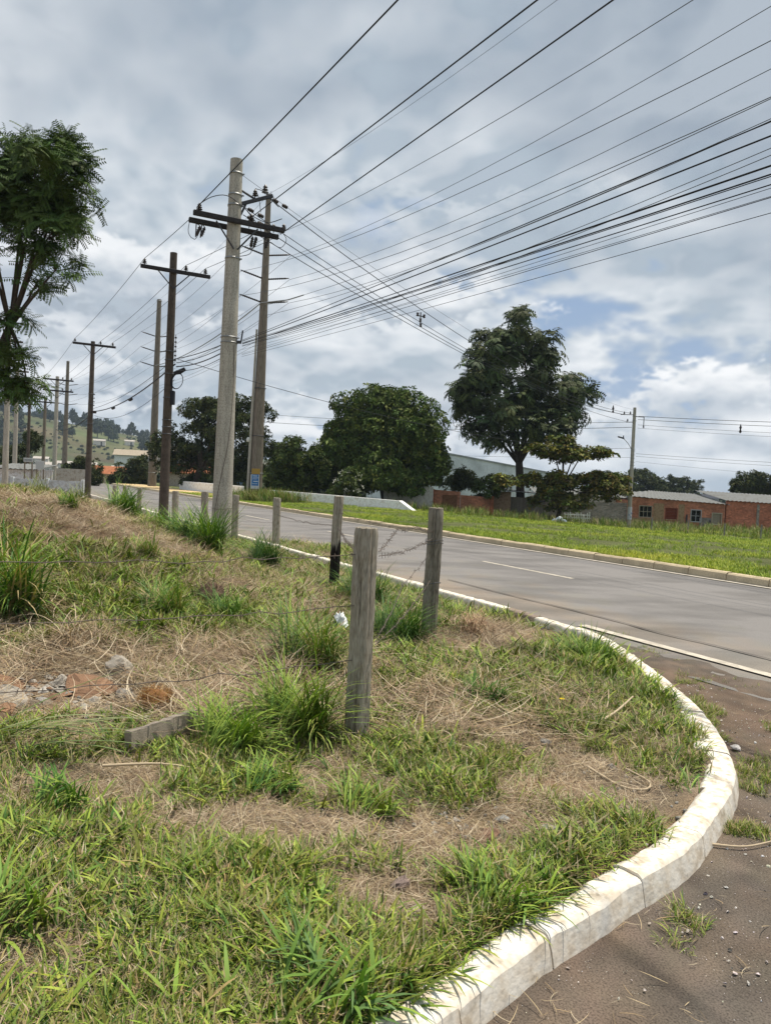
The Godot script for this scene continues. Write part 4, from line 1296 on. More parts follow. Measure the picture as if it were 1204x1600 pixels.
# ------------------------------------------------------------------ walls and houses
# a wall of width w and height h in its own x-y plane, pierced by holes [x0, y0, x1, y1]
func holed_wall(w: float, h: float, thick: float, holes: Array, col: Color, h2 := -1.0) -> ArrayMesh:
	var xs := [0.0, w]
	for q in holes:
		xs.append(q[0])
		xs.append(q[2])
	xs.sort()
	var g := Geo.new()
	g.col = col
	var top_right := h if h2 < 0.0 else h2
	for a in xs.size() - 1:
		var x0: float = xs[a]
		var x1: float = xs[a + 1]
		if x1 - x0 < 0.01:
			continue
		var spans := []
		var y := 0.0
		var mid := (x0 + x1) * 0.5
		var here := []
		for q in holes:
			if mid > q[0] and mid < q[2]:
				here.append(q)
		here.sort_custom(func(m, n): return m[1] < n[1])
		for q in here:
			if q[1] > y + 0.01:
				spans.append([y, q[1], false])
			y = q[3]
		spans.append([y, h, true])
		for sp in spans:
			var ta: float = lerpf(h, top_right, x0 / w) if sp[2] else sp[1]
			var tb: float = lerpf(h, top_right, x1 / w) if sp[2] else sp[1]
			var y0: float = sp[0]
			var t := thick
			g.quad(Vector3(x0, y0, 0), Vector3(x1, y0, 0), Vector3(x1, tb, 0), Vector3(x0, ta, 0))
			g.quad(Vector3(x1, y0, -t), Vector3(x0, y0, -t), Vector3(x0, ta, -t), Vector3(x1, tb, -t))
			g.quad(Vector3(x0, ta, 0), Vector3(x1, tb, 0), Vector3(x1, tb, -t), Vector3(x0, ta, -t))
			g.quad(Vector3(x0, y0, -t), Vector3(x1, y0, -t), Vector3(x1, y0, 0), Vector3(x0, y0, 0))
			g.quad(Vector3(x0, y0, -t), Vector3(x0, y0, 0), Vector3(x0, ta, 0), Vector3(x0, ta, -t))
			g.quad(Vector3(x1, y0, 0), Vector3(x1, y0, -t), Vector3(x1, tb, -t), Vector3(x1, tb, 0))
	return g.mesh()

func window_in(parent: Node, x0: float, y0: float, x1: float, y1: float, frame: Color, fill: Color, bars_n: int, shutter := false) -> void:
	var g := Geo.new()
	g.col = frame
	var w := 0.07
	for q in [[x0 - w, y0 - w, x1 + w, y0], [x0 - w, y1, x1 + w, y1 + w], [x0 - w, y0, x0, y1], [x1, y0, x1 + w, y1]]:
		g.box(Transform3D(Basis(), Vector3((q[0] + q[2]) * 0.5, (q[1] + q[3]) * 0.5, -0.03)), Vector3(q[2] - q[0], q[3] - q[1], 0.14), 0.01)
	for k in bars_n:
		var x := lerpf(x0, x1, (k + 1.0) / (bars_n + 1.0))
		g.box(Transform3D(Basis(), Vector3(x, (y0 + y1) * 0.5, -0.03)), Vector3(0.035, y1 - y0, 0.035))
	if bars_n > 0:
		g.box(Transform3D(Basis(), Vector3((x0 + x1) * 0.5, (y0 + y1) * 0.5, -0.035)), Vector3(x1 - x0, 0.035, 0.03))
	var f := obj("window", g.mesh(), M.paint, parent)
	var p := Geo.new()
	p.col = fill
	if shutter:
		var n := 8
		for k in n:
			p.box(Transform3D(Basis(Vector3.RIGHT, 0.5), Vector3((x0 + x1) * 0.5, lerpf(y0, y1, (k + 0.5) / n), -0.1)), Vector3(x1 - x0, (y1 - y0) / n * 0.95, 0.02))
		obj("shutter", p.mesh(), M.paint, f)
	else:
		p.box(Transform3D(Basis(), Vector3((x0 + x1) * 0.5, (y0 + y1) * 0.5, -0.1)), Vector3(x1 - x0, y1 - y0, 0.01))
		obj("pane", p.mesh(), M.glass, f)

# corrugated sheets from the eave line to the ridge line
func corrugated(a: Vector3, b: Vector3, c: Vector3, d: Vector3, pitch: float, amp: float) -> ArrayMesh:
	var g := Geo.new()
	var n := int(a.distance_to(b) / pitch) * 4
	var up := (b - a).cross(d - a).normalized()
	for layer in 2:
		var off := -0.02 * layer
		for k in n:
			var u := float(k) / n
			var v := float(k + 1) / n
			var ou := up * (sin(k * PI / 2.0) * amp + off)
			var ov := up * (sin((k + 1) * PI / 2.0) * amp + off)
			g.quad(a.lerp(b, u) + ou, a.lerp(b, v) + ov, d.lerp(c, v) + ov, d.lerp(c, u) + ou)
	return g.mesh()

func closed_back(parent: Node, w: float, h: float, depth: float, m: Material, col: Color) -> void:
	var g := Geo.new()
	g.col = col
	g.box(Transform3D(Basis(), Vector3(0.11, h * 0.5, -depth * 0.5 - 0.22)), Vector3(0.2, h, depth - 0.05))
	g.box(Transform3D(Basis(), Vector3(w - 0.11, h * 0.5, -depth * 0.5 - 0.22)), Vector3(0.2, h, depth - 0.05))
	g.box(Transform3D(Basis(), Vector3(w * 0.5, h * 0.5, -depth - 0.36)), Vector3(w, h, 0.2))
	obj("side_wall", g.mesh(), m, parent)

func make_houses() -> void:
	# the brick house with four windows
	var H := thing("brick_house", "low red brick house with four small windows and patches of plaster", "house", Vector3(21.0, -1.25, -66.0), -0.02)
	var holes := [[0.75, 0.95, 1.75, 1.85], [3.0, 0.75, 3.9, 1.75], [5.15, 0.75, 5.95, 1.7], [6.95, 0.6, 7.7, 1.5]]
	obj("wall", holed_wall(8.0, 2.62, 0.2, holes, Color(1, 1, 1), 2.35), M.brick, H)
	window_in(H, 0.75, 0.95, 1.75, 1.85, Color(0.36, 0.32, 0.24), Color(0.04, 0.045, 0.05), 2)
	window_in(H, 3.0, 0.75, 3.9, 1.75, Color(0.22, 0.06, 0.035), Color(0.26, 0.07, 0.045), 0, true)
	window_in(H, 5.15, 0.75, 5.95, 1.7, Color(0.42, 0.43, 0.45), Color(0.06, 0.09, 0.16), 1)
	window_in(H, 6.95, 0.6, 7.7, 1.5, Color(0.45, 0.40, 0.32), Color(0.42, 0.38, 0.31), 0, true)
	var pl := Geo.new()
	pl.col = Color(0.27, 0.19, 0.115)
	pl.box(Transform3D(Basis(), Vector3(2.35, 0.42, 0.0)), Vector3(4.5, 0.84, 0.04))
	pl.box(Transform3D(Basis(), Vector3(2.35, 1.5, 0.0)), Vector3(0.9, 1.3, 0.036))
	pl.box(Transform3D(Basis(), Vector3(4.3, 1.3, 0.0)), Vector3(0.5, 1.7, 0.038))
	pl.col = Color(0.17, 0.16, 0.15)
	pl.box(Transform3D(Basis(), Vector3(6.35, 0.55, 0.0)), Vector3(1.0, 1.1, 0.042))
	obj("plaster_patch", pl.mesh(), M.plaster, H)
	for q in [[4.75, 1.3], [6.75, 0.9]]:
		bars("pipe", [[Vector3(q[0], 0, 0.08), Vector3(q[0], q[1], 0.08)]], 0.07, M.dark_steel, H)
	closed_back(H, 8.0, 2.3, 7.0, M.brick, Color(1, 1, 1))
	obj("roof", corrugated(Vector3(1.2, 2.60, 0.18), Vector3(8.3, 2.33, 0.18), Vector3(8.3, 3.1, -7.0), Vector3(3.6, 3.25, -7.0), 0.36, 0.03), M.tin, H)
	obj("porch_roof", corrugated(Vector3(-0.3, 2.66, 0.2), Vector3(1.3, 2.64, 0.2), Vector3(3.7, 3.2, -7.0), Vector3(1.6, 3.0, -7.0), 0.36, 0.03), M.tin, H)
	# the long brick wall house on its right
	var L := thing("brick_house", "long plain red brick building without windows under a grey sheet roof", "house", Vector3(29.15, -1.3, -66.0), -0.02)
	obj("wall", holed_wall(12.0, 2.75, 0.2, [], Color(1.06, 0.9, 0.9), 2.5), M.brick, L)
	closed_back(L, 12.0, 2.45, 7.0, M.brick, Color(1, 1, 1))
	obj("roof", corrugated(Vector3(-0.1, 2.72, 0.2), Vector3(12.2, 2.48, 0.2), Vector3(12.2, 3.3, -7.0), Vector3(-0.1, 3.5, -7.0), 0.36, 0.03), M.tin, L)
	for x in [2.7, 8.2]:
		var col := Geo.new()
		col.box(Transform3D(Basis(), Vector3(x, 1.25, 0.02)), Vector3(0.22, 2.5, 0.07))
		obj("pillar", col.mesh(), M.block, L)
	# grey block wall behind the almond tree
	var K := thing("block_wall", "low wall of bare grey concrete blocks behind the almond tree", "wall", Vector3(13.6, -1.25, -66.6), -0.02)
	obj("wall", holed_wall(7.2, 2.1, 0.16, [], Color(1, 1, 1), 2.05), M.block, K)
	var S := thing("outbuilding", "low outbuilding with pale sheet roof seen over the grey block wall", "shed", Vector3(14.0, -1.3, -71.0), -0.02)
	obj("wall", holed_wall(9.0, 2.5, 0.16, [], Color(0.55, 0.53, 0.5)), M.plaster, S)
	closed_back(S, 9.0, 2.4, 4.0, M.plaster, Color(0.5, 0.48, 0.45))
	obj("roof", corrugated(Vector3(-0.3, 2.55, 0.4), Vector3(9.3, 2.5, 0.4), Vector3(9.3, 3.1, -4.4), Vector3(-0.3, 3.15, -4.4), 0.36, 0.03), M.tin, S)
	# the shack
	var Q := thing("shack", "weathered brown shack with tin roof and a grey plank gate behind the dark trunk", "shed", Vector3(8.85, -1.12, -64.0), -0.03)
	obj("wall", holed_wall(1.5, 2.45, 0.15, [], Color(0.33, 0.23, 0.16)), M.plaster, Q)
	for k in 11:
		var g := Geo.new()
		g.col = Color(0.15, 0.135, 0.115) * (0.8 + 0.4 * rng.randf())
		g.box(Transform3D(Basis(Vector3(0, 0, 1), rf(-0.012, 0.012)), Vector3(1.62 + k * 0.245, 1.02 + rf(-0.04, 0.04), 0.0)), Vector3(0.225, 2.05, 0.035), 0.006)
		obj("plank", g.mesh(), M.post, Q)
	var right := obj("wall", holed_wall(1.6, 2.1, 0.15, [], Color(0.22, 0.19, 0.16)), M.plaster, Q)
	right.position = Vector3(4.3, 0, 0)
	closed_back(Q, 5.9, 2.0, 3.0, M.plaster, Color(0.3, 0.24, 0.19))
	obj("roof", corrugated(Vector3(-0.25, 2.52, 0.35), Vector3(3.4, 2.45, 0.35), Vector3(6.1, 2.3, -3.4), Vector3(-0.25, 2.85, -3.4), 0.3, 0.025), M.tin, Q)
	# the broken brick garden wall
	var W := thing("garden_wall", "orange brick garden wall with a walled-up opening and a climber over it", "wall", Vector3(3.66, -1.0, -62.0), -0.02)
	obj("wall", holed_wall(2.3, 2.25, 0.2, [[0.85, 0.35, 2.05, 1.85]], Color(0.95, 1, 1), 2.15), M.brick, W)
	var inf := Geo.new()
	inf.col = Color(0.17, 0.085, 0.045)
	inf.box(Transform3D(Basis(), Vector3(1.45, 1.1, -0.13)), Vector3(1.2, 1.5, 0.06))
	obj("blocked_opening", inf.mesh(), M.plaster, W)
	obj("wall", holed_wall(2.6, 1.9, 0.2, [], Color(1, 1, 1), 1.82), M.brick, W).position = Vector3(2.33, 0, 0)
	for q in [[0.1, 2.28], [4.85, 1.9]]:
		var pr := Geo.new()
		pr.col = Color(0.85, 0.7, 0.62)
		pr.box(Transform3D(Basis(), Vector3(q[0], q[1] * 0.5, 0.03)), Vector3(0.24, q[1], 0.2))
		obj("pillar", pr.mesh(), M.brick, W)
	# pale wall beside it
	var pw := thing("garden_wall", "pale grey rendered wall between the round tree and the orange brick wall", "wall", Vector3(-0.2, -0.65, -60.5), 0.05)
	obj("wall", holed_wall(3.9, 2.2, 0.2, [], Color(0.40, 0.40, 0.385), 2.1), M.plaster, pw)
	# big metal shed far behind
	var F := thing("metal_shed", "large pale blue-grey sheet-metal warehouse rising behind the trees", "warehouse", Vector3(4.6, -2.2, -84.0), 0.30)
	var n := 20
	var len := 15.1
	for k in n:
		var g := Geo.new()
		g.col = Color.WHITE * (0.93 + 0.14 * rng.randf())
		var x0 := len * k / n + 0.02
		var x1 := len * (k + 1) / n - 0.02
		var ya := lerpf(7.55, 5.7, x0 / len)
		var yb := lerpf(7.55, 5.7, x1 / len)
		g.quad(Vector3(x0, 0, 0), Vector3(x1, 0, 0), Vector3(x1, yb, 0), Vector3(x0, ya, 0))
		g.box(Transform3D(Basis(), Vector3(x1 + 0.02, yb * 0.5, -0.02)), Vector3(0.07, yb, 0.1))
		obj("panel", g.mesh(), M.sheet, F)
	var bk := Geo.new()
	bk.quad(Vector3(0, 7.5, -0.06), Vector3(len, 5.65, -0.06), Vector3(len, 5.4, -25), Vector3(0, 7.2, -25))
	bk.quad(Vector3(0, 0, -25), Vector3(0, 0, -0.06), Vector3(0, 7.5, -0.06), Vector3(0, 7.2, -25))
	bk.quad(Vector3(len, 0, -0.06), Vector3(len, 0, -25), Vector3(len, 5.4, -25), Vector3(len, 5.65, -0.06))
	bk.quad(Vector3(len, 0, -25), Vector3(0, 0, -25), Vector3(0, 7.2, -25), Vector3(len, 5.4, -25))
	obj("roof", bk.mesh(), M.sheet, F)
	var tr := Geo.new()
	tr.col = Color(0.5, 0.5, 0.5)
	var q0 := Vector3(-0.05, 7.56, 0.04)
	var q1 := Vector3(len + 0.05, 5.71, 0.04)
	tr.box(Transform3D(Basis((q1 - q0).normalized(), Vector3(0, 0, 1).cross((q1 - q0).normalized()), Vector3(0, 0, 1)), (q0 + q1) * 0.5), Vector3(q0.distance_to(q1), 0.16, 0.14))
	obj("gutter", tr.mesh(), M.sheet, F)
	# low white wall along the far verge, ending in a slope
	var V := thing("low_wall", "low whitewashed wall by the verge, sloping down at its near end", "wall", Vector3.ZERO)
	var a := Vector3(-8.75, -0.35, -58.1)
	var b := Vector3(0.95, -0.55, -50.2)
	var e := Vector3(2.62, -0.65, -49.0)
	var side := Vector3((b - a).z, 0, -(b - a).x).normalized() * 0.16
	var vg := Geo.new()
	var m := 10
	for k in m:
		var p0 := a.lerp(b, float(k) / m)
		var p1 := a.lerp(b, float(k + 1) / m)
		var u := Vector3(0, 1.04, 0)
		vg.quad(p1 - side, p0 - side, p0 - side + u, p1 - side + u)
		vg.quad(p0 + side, p1 + side, p1 + side + u, p0 + side + u)
		vg.quad(p0 - side + u, p0 + side + u, p1 + side + u, p1 - side + u)
	vg.tri(e - side, b - side, b - side + Vector3(0, 1.04, 0))
	vg.tri(b + side, e + side, b + side + Vector3(0, 1.04, 0))
	vg.quad(a - side, a + side, a + side + Vector3(0, 1.04, 0), a - side + Vector3(0, 1.04, 0))
	obj("wall", vg.mesh(), M.white, V)
	var cp := Geo.new()
	cp.col = Color(1.15, 1.15, 1.15)
	var c0 := b + Vector3(0, 1.04, 0)
	cp.quad(c0 - side * 1.25 + Vector3(0, 0.02, 0), c0 + side * 1.25 + Vector3(0, 0.02, 0), e + side * 1.25 + Vector3(0, 0.06, 0), e - side * 1.25 + Vector3(0, 0.06, 0))
	cp.quad(c0 + side * 1.25 + Vector3(0, 0.02, 0), c0 + side * 1.25 - Vector3(0, 0.07, 0), e + side * 1.25 - Vector3(0, 0.03, 0), e + side * 1.25 + Vector3(0, 0.06, 0))
	cp.quad(c0 - side * 1.25 - Vector3(0, 0.07, 0), c0 - side * 1.25 + Vector3(0, 0.02, 0), e - side * 1.25 + Vector3(0, 0.06, 0), e - side * 1.25 - Vector3(0, 0.03, 0))
	obj("coping", cp.mesh(), M.white, V)
	# parapet further off, seen between the poles
	var Pt := thing("parapet", "white parapet beside the avenue, seen between the front poles", "wall", Vector3.ZERO)
	var pg := Geo.new()
	for k in 5:
		var p0 := SP(56.0 + k * 4.0, 17.7, 0.0)
		var p1 := SP(59.95 + k * 4.0, 17.7, 0.0)
		pg.box(Transform3D(Basis(DIR, Vector3.UP, DIR.cross(Vector3.UP)), (p0 + p1) * 0.5 + Vector3(0, 0.40, 0)), Vector3(3.95, 0.95, 0.2), 0.01)
	obj("wall", pg.mesh(), M.white, Pt)
	# tiled houses seen past the poles
	tiled_house("small cream house with an orange tiled roof between two far poles", Vector3(-36.0, -0.5, -95.0), 3.4, 1.6, 5.0, Color(0.5, 0.44, 0.34), 0.35)
	tiled_house("low house with tiled roof and grey porch left of the dark tree trunk", Vector3(-26.9, -0.4, -93.0), 6.0, 2.0, 6.0, Color(0.4, 0.36, 0.31), 0.1)
	var bh := tiled_house("small bright blue house behind the white parapet", Vector3(-21.6, -0.5, -86.0), 5.2, 2.1, 5.0, Color(0.16, 0.28, 0.5), 0.1)
	window_in(bh, 0.6, 0.5, 1.5, 1.5, Color(0.6, 0.62, 0.66), Color(0.03, 0.03, 0.04), 0)
	window_in(bh, 2.6, 0.0, 3.6, 1.6, Color(0.6, 0.62, 0.66), Color(0.03, 0.03, 0.04), 0)
	# the white house on the slope
	tiled_house("pale house with a broad brown roof on the slope, between the far poles", Vector3(-64.5, 0.8, -182.0), 7.5, 4.4, 8.0, Color(0.62, 0.66, 0.66), 0.25, M.plaster, Color(0.40, 0.35, 0.28))
	tiled_house("grey-roofed house higher up behind the pale house on the slope", Vector3(-62.0, 4.2, -205.0), 8.5, 3.2, 8.0, Color(0.5, 0.45, 0.4), 0.2, M.plaster, Color(0.34, 0.31, 0.28))
	var hill := [[-173, -402, 20, 2.6, "long white shed at the foot of the green hill"], [-150, -420, 6, 3.0, "small pinkish house beside the long white shed on the hill"], [-214, -560, 8, 3.4, "lone white house half-way up the green hill"], [-160, -360, 5, 3.0, "white cottage low on the green hill, nearest the avenue"], [-205, -600, 7, 3.2, "tiny white house near the top of the green hill"], [-186, -405, 7, 3.0, "pale house at the edge of the dark wood on the hill"], [-140, -395, 6, 3.2, "brown-roofed house in the row under the hill"], [-128, -380, 5, 3.0, "last pale house in the row under the hill"]]
	for q in hill:
		tiled_house(q[4], Vector3(q[0], base_y(q[0], q[1]) - 0.3, q[1]), q[2], q[3], 7.0, Color(0.62, 0.60, 0.56), 0.3, M.plaster, Color(0.5, 0.47, 0.44))
	var town := [[101, -256, 10, 5.5, "dark-roofed white hall in the distant town", Color(0.6, 0.62, 0.66), Color(0.06, 0.07, 0.09)], [112, -300, 9, 5.0, "low white building in the distant town, left of the hall", Color(0.66, 0.66, 0.66), Color(0.4, 0.4, 0.4)], [126, -300, 12, 5.2, "long pale roof in the distant town, right of the hall", Color(0.6, 0.6, 0.62), Color(0.5, 0.52, 0.55)], [136, -320, 9, 6.2, "bluish building in the distant town under the right tree", Color(0.3, 0.36, 0.45), Color(0.34, 0.38, 0.44)], [88, -250, 6, 4.0, "small white house in the distant town beside the far trees", Color(0.62, 0.6, 0.57), Color(0.4, 0.2, 0.12)]]
	for q in town:
		tiled_house(q[4], Vector3(q[0], base_y(q[0], q[1]) - 0.3, q[1]), q[2], q[3], 8.0, q[5], 0.12, M.plaster, q[6])
	# the pale wall of the neighbouring lot
	var lw := thing("boundary_wall", "pale bluish rendered wall of the next lot, beyond the straw mound", "wall", Vector3(-24.2, -0.7, -45.6), 0.0)
	var lc := Color(0.46, 0.50, 0.53)
	for k in 3:
		obj("wall", holed_wall(1.96, 1.62 - 0.02 * k, 0.14, [], lc), M.plaster, lw).position = Vector3(k * 2.05, 0, 0)
		var pg2 := Geo.new()
		pg2.col = lc * 1.1
		pg2.box(Transform3D(Basis(), Vector3(k * 2.05 + 2.0, 0.84, 0.0)), Vector3(0.16, 1.7, 0.22), 0.01)
		obj("pillar", pg2.mesh(), M.plaster, lw)
	lw.rotation.y = 0.05
	var gh := thing("gatehouse", "pale building with a barred gate behind the bluish wall", "house", Vector3(-26.0, -0.7, -50.5), 0.0)
	obj("wall", holed_wall(2.6, 2.1, 0.15, [], Color(0.6, 0.62, 0.64)), M.plaster, gh)
	var gr := Geo.new()
	gr.col = Color(0.65, 0.66, 0.67)
	for k in 9:
		gr.box(Transform3D(Basis(), Vector3(2.75 + k * 0.16, 1.15, 0)), Vector3(0.045, 2.1, 0.04))
	for y in [0.4, 2.15]:
		gr.box(Transform3D(Basis(), Vector3(3.4, y, 0.001)), Vector3(1.5, 0.06, 0.05))
	obj("gate", gr.mesh(), M.paint, gh)
	var w2 := obj("wall", holed_wall(2.0, 2.3, 0.15, [], Color(0.36, 0.35, 0.31)), M.plaster, gh)
	w2.position = Vector3(4.15, 0, -0.4)
	closed_back(gh, 2.6, 2.1, 3.0, M.plaster, Color(0.5, 0.5, 0.5))
	obj("roof", corrugated(Vector3(-0.2, 2.15, 0.3), Vector3(3.0, 2.15, 0.3), Vector3(3.0, 2.5, -3.5), Vector3(-0.2, 2.5, -3.5), 0.3, 0.025), M.tin, gh)
	for q in [[-23.3, 2.05, -50.0, 0.30, 0.13, "wide white signboard above the bluish wall", "faint grey lettering"], [-22.3, 1.75, -49.5, 0.27, 0.27, "square pale signboard on posts above the bluish wall", ""]]:
		var sg := thing("signboard", q[5], "sign", Vector3(q[0], -0.6, q[2]))
		var pn := Geo.new()
		pn.col = Color(0.5, 0.53, 0.53)
		pn.box(Transform3D(Basis(), Vector3(0, q[1] + 0.6, 0)), Vector3(q[3] * 2.0, q[4] * 2.0, 0.05), 0.01)
		obj("panel", pn.mesh(), M.paint, sg)
		if q[6] != "":
			var tx := Geo.new()
			tx.col = Color(0.2, 0.22, 0.24)
			for k in 7:
				tx.box(Transform3D(Basis(), Vector3(-0.21 + k * 0.07, q[1] + 0.6, 0.028)), Vector3(0.04, 0.09 + 0.02 * (k % 3), 0.012))
			obj("lettering", tx.mesh(), M.paint, sg)
		bars("post", [[Vector3(-q[3] * 0.8, -0.3, -0.05), Vector3(-q[3] * 0.8, q[1] + 0.7, -0.05)], [Vector3(q[3] * 0.8, -0.3, -0.05), Vector3(q[3] * 0.8, q[1] + 0.7, -0.05)]], 0.045, M.concrete_dark, sg)
	# white lattice gate under the almond tree
	var wg := thing("garden_gate", "white lattice gate leaning in the grass under the almond tree", "gate", Vector3(14.3, -1.1, -61.5), -0.05)
	for k in 12:
		var g := Geo.new()
		g.col = Color(0.8, 0.82, 0.83)
		g.box(Transform3D(Basis(Vector3(0, 0, 1), 0.0 if k % 3 else 0.25), Vector3(0.1 + k * 0.17, 0.55 + 0.15 * sin(k * 1.3), 0)), Vector3(0.07, 0.85, 0.04), 0.005)
		obj("slat", g.mesh(), M.paint, wg)
	var rl := Geo.new()
	rl.col = Color(0.8, 0.82, 0.83)
	for y in [0.3, 0.6, 0.85]:
		rl.box(Transform3D(Basis(), Vector3(1.0, y, -0.045)), Vector3(2.1, 0.07, 0.04), 0.005)
	obj("rail", rl.mesh(), M.paint, wg)
	# thin posts of the field fence
	for k in 6:
		var fp := Geo.new()
		fp.col = Color(0.2, 0.19, 0.18)
		fp.tube(PackedVector3Array([Vector3(0, -0.2, 0), Vector3(0.01, 0.5, 0), Vector3(0.02, 1.0 + 0.05 * (k % 2), 0)]), PackedFloat32Array([0.055, 0.05, 0.045]), 7)
		var fx := 18.0 + k * 2.42
		var w := Vector3(fx, 0, -52.0 + 0.1 * k)
		var o := obj("field_post", fp.mesh(), M.plaster)
		o.position = Vector3(fx, far_y(w.dot(DIR), w.dot(NRM)) - 0.02, w.z)
		tag(o, "thin grey post of the field fence before the brick houses, %s" % ["nearest the lamp pole", "second from the lamp pole", "third from the lamp pole", "fourth from the lamp pole", "fifth from the lamp pole", "farthest from the lamp pole"][k], "fence post", "thin posts of the field fence")
	# heap of tied bags under the almond tree
	var bag := Geo.new()
	var nb := noise(2.2, 4, 91)
	for q in [[Vector3(0, 0.32, 0), 0.42, Color(0.25, 0.32, 0.42)], [Vector3(-0.5, 0.25, 0.1), 0.34, Color(0.20, 0.27, 0.38)], [Vector3(0.5, 0.24, -0.05), 0.32, Color(0.30, 0.36, 0.44)], [Vector3(0.1, 0.62, -0.1), 0.24, Color(0.42, 0.47, 0.52)]]:
		bag.col = q[2]
		blob(bag, q[0], Vector3(q[1] * 1.2, q[1], q[1]), nb, 0.35)
	var bo := obj("bag_heap", bag.mesh(), M.plastic)
	bo.scale = Vector3.ONE * 0.62
	bo.position = Vector3(12.2, far_y(41.9, 36.2) - 0.05, -54.0)
	tag(bo, "heap of pale blue plastic sacks in the grass at the foot of the almond tree", "rubbish heap")

func tiled_house(label: String, at: Vector3, w: float, h: float, depth: float, col: Color, turn: float, roof_mat: Material = null, roof_col := Color.WHITE) -> Node3D:
	var o := thing("house", label, "house", at, turn)
	var door := [w * 0.62, 0.0, w * 0.62 + minf(1.0, w * 0.22), h * 0.78]
	obj("wall", holed_wall(w, h, 0.2, [door], col), M.plaster, o)
	var dr := Geo.new()
	dr.col = Color(0.05, 0.05, 0.055)
	dr.box(Transform3D(Basis(), Vector3((door[0] + door[2]) * 0.5, h * 0.39, -0.14)), Vector3(door[2] - door[0], h * 0.78, 0.05))
	obj("door", dr.mesh(), M.paint, o)
	closed_back(o, w, h, depth, M.plaster, col)
	var g := Geo.new()
	g.col = roof_col
	var rise := 0.28 * depth * 0.5 + 0.3
	var rm: Material = roof_mat if roof_mat != null else M.tile
	var rows := 7
	for sd in 2:
		for k in rows:
			var u0 := float(k) / rows
			var u1 := float(k + 1) / rows
			var z0 := lerpf(0.45, -depth * 0.5, u0) if sd == 0 else lerpf(-depth - 0.6, -depth * 0.5, u0)
			var z1 := lerpf(0.45, -depth * 0.5, u1) if sd == 0 else lerpf(-depth - 0.6, -depth * 0.5, u1)
			var y0 := h + rise * u0 + 0.06
			var y1 := h + rise * u1
			g.quad(Vector3(-0.4, y0, z0), Vector3(w + 0.4, y0, z0), Vector3(w + 0.4, y1, z1), Vector3(-0.4, y1, z1))
			g.quad(Vector3(-0.4, y0 - 0.08, z0), Vector3(w + 0.4, y0 - 0.08, z0), Vector3(w + 0.4, y0, z0), Vector3(-0.4, y0, z0))
	for x in [0.1, w - 0.1]:
		g.tri(Vector3(x, h - 0.02, -0.05), Vector3(x, h - 0.02, -depth - 0.3), Vector3(x, h + rise * 0.97, -depth * 0.5))
	obj("roof", g.mesh(), rm, o)
	return o

# a lumpy rounded body
func blob(g: Geo, at: Vector3, size: Vector3, nz: FastNoiseLite, amount: float, rows := 12, sides := 16) -> void:
	var first := g.v.size()
	for k in rows + 1:
		var th := PI * k / rows
		for m in sides:
			var a := TAU * m / sides
			var d := Vector3(sin(th) * cos(a), cos(th), -sin(th) * sin(a))
			var r := 1.0 + amount * nz.get_noise_3dv(d * 1.2 + at * 3.0)
			g.vert(at + d * size * r, d)
	var i0 := g.i.size()
	for k in rows:
		for m in sides:
			var q := first + k * sides + m
			var b := first + k * sides + (m + 1) % sides
			g.tri_i(q + sides, b + sides, b)
			g.tri_i(q + sides, b, q)
	var acc := {}
	for t in range(i0, g.i.size(), 3):
		var nn := (g.v[g.i[t + 2]] - g.v[g.i[t]]).cross(g.v[g.i[t + 1]] - g.v[g.i[t]])
		for e in 3:
			acc[g.i[t + e]] = acc.get(g.i[t + e], Vector3.ZERO) + nn
	for k in acc:
		if acc[k].length_squared() > 0.0:
			g.n[k] = acc[k].normalized()

# ------------------------------------------------------------------ trees
func leaf_quadlet(g: Geo, base: Vector3, dir: Vector3, side: Vector3, length: float, width: float, sag: float) -> void:
	var mid := base + dir * length * 0.5 - Vector3(0, sag * 0.25 * length, 0)
	var tip := base + dir * length - Vector3(0, sag * length, 0)
	var nn := side.cross(dir).normalized()
	var k := g.vert(base, nn)
	g.vert(mid + side * width * 0.5, nn)
	g.vert(tip, nn)
	g.vert(mid - side * width * 0.5, nn)
	g.tri_i(k, k + 1, k + 2)
	g.tri_i(k, k + 2, k + 3)

# a spray of lance-shaped leaves round a twig
func rosette(count: int, length: float, width: float, droop: float, sd: int, col: Color, vary := 0.25) -> ArrayMesh:
	var g := Geo.new()
	var r := RandomNumberGenerator.new()
	r.seed = sd
	for k in count:
		var a := TAU * k / count * 1.618 + r.randf_range(-0.4, 0.4)
		var el := r.randf_range(-0.3, 0.9)
		var d := Vector3(cos(a) * cos(el), sin(el), sin(a) * cos(el))
		var s := d.cross(Vector3.UP).normalized().rotated(d, r.randf_range(-0.9, 0.9))
		g.col = col * r.randf_range(1.0 - vary, 1.0 + vary)
		leaf_quadlet(g, d * 0.03 + Vector3(r.randf_range(-0.1, 0.1), r.randf_range(-0.12, 0.12), r.randf_range(-0.1, 0.1)) * length * 2.0, d, s, length * r.randf_range(0.7, 1.15), width, droop)
	return g.mesh()

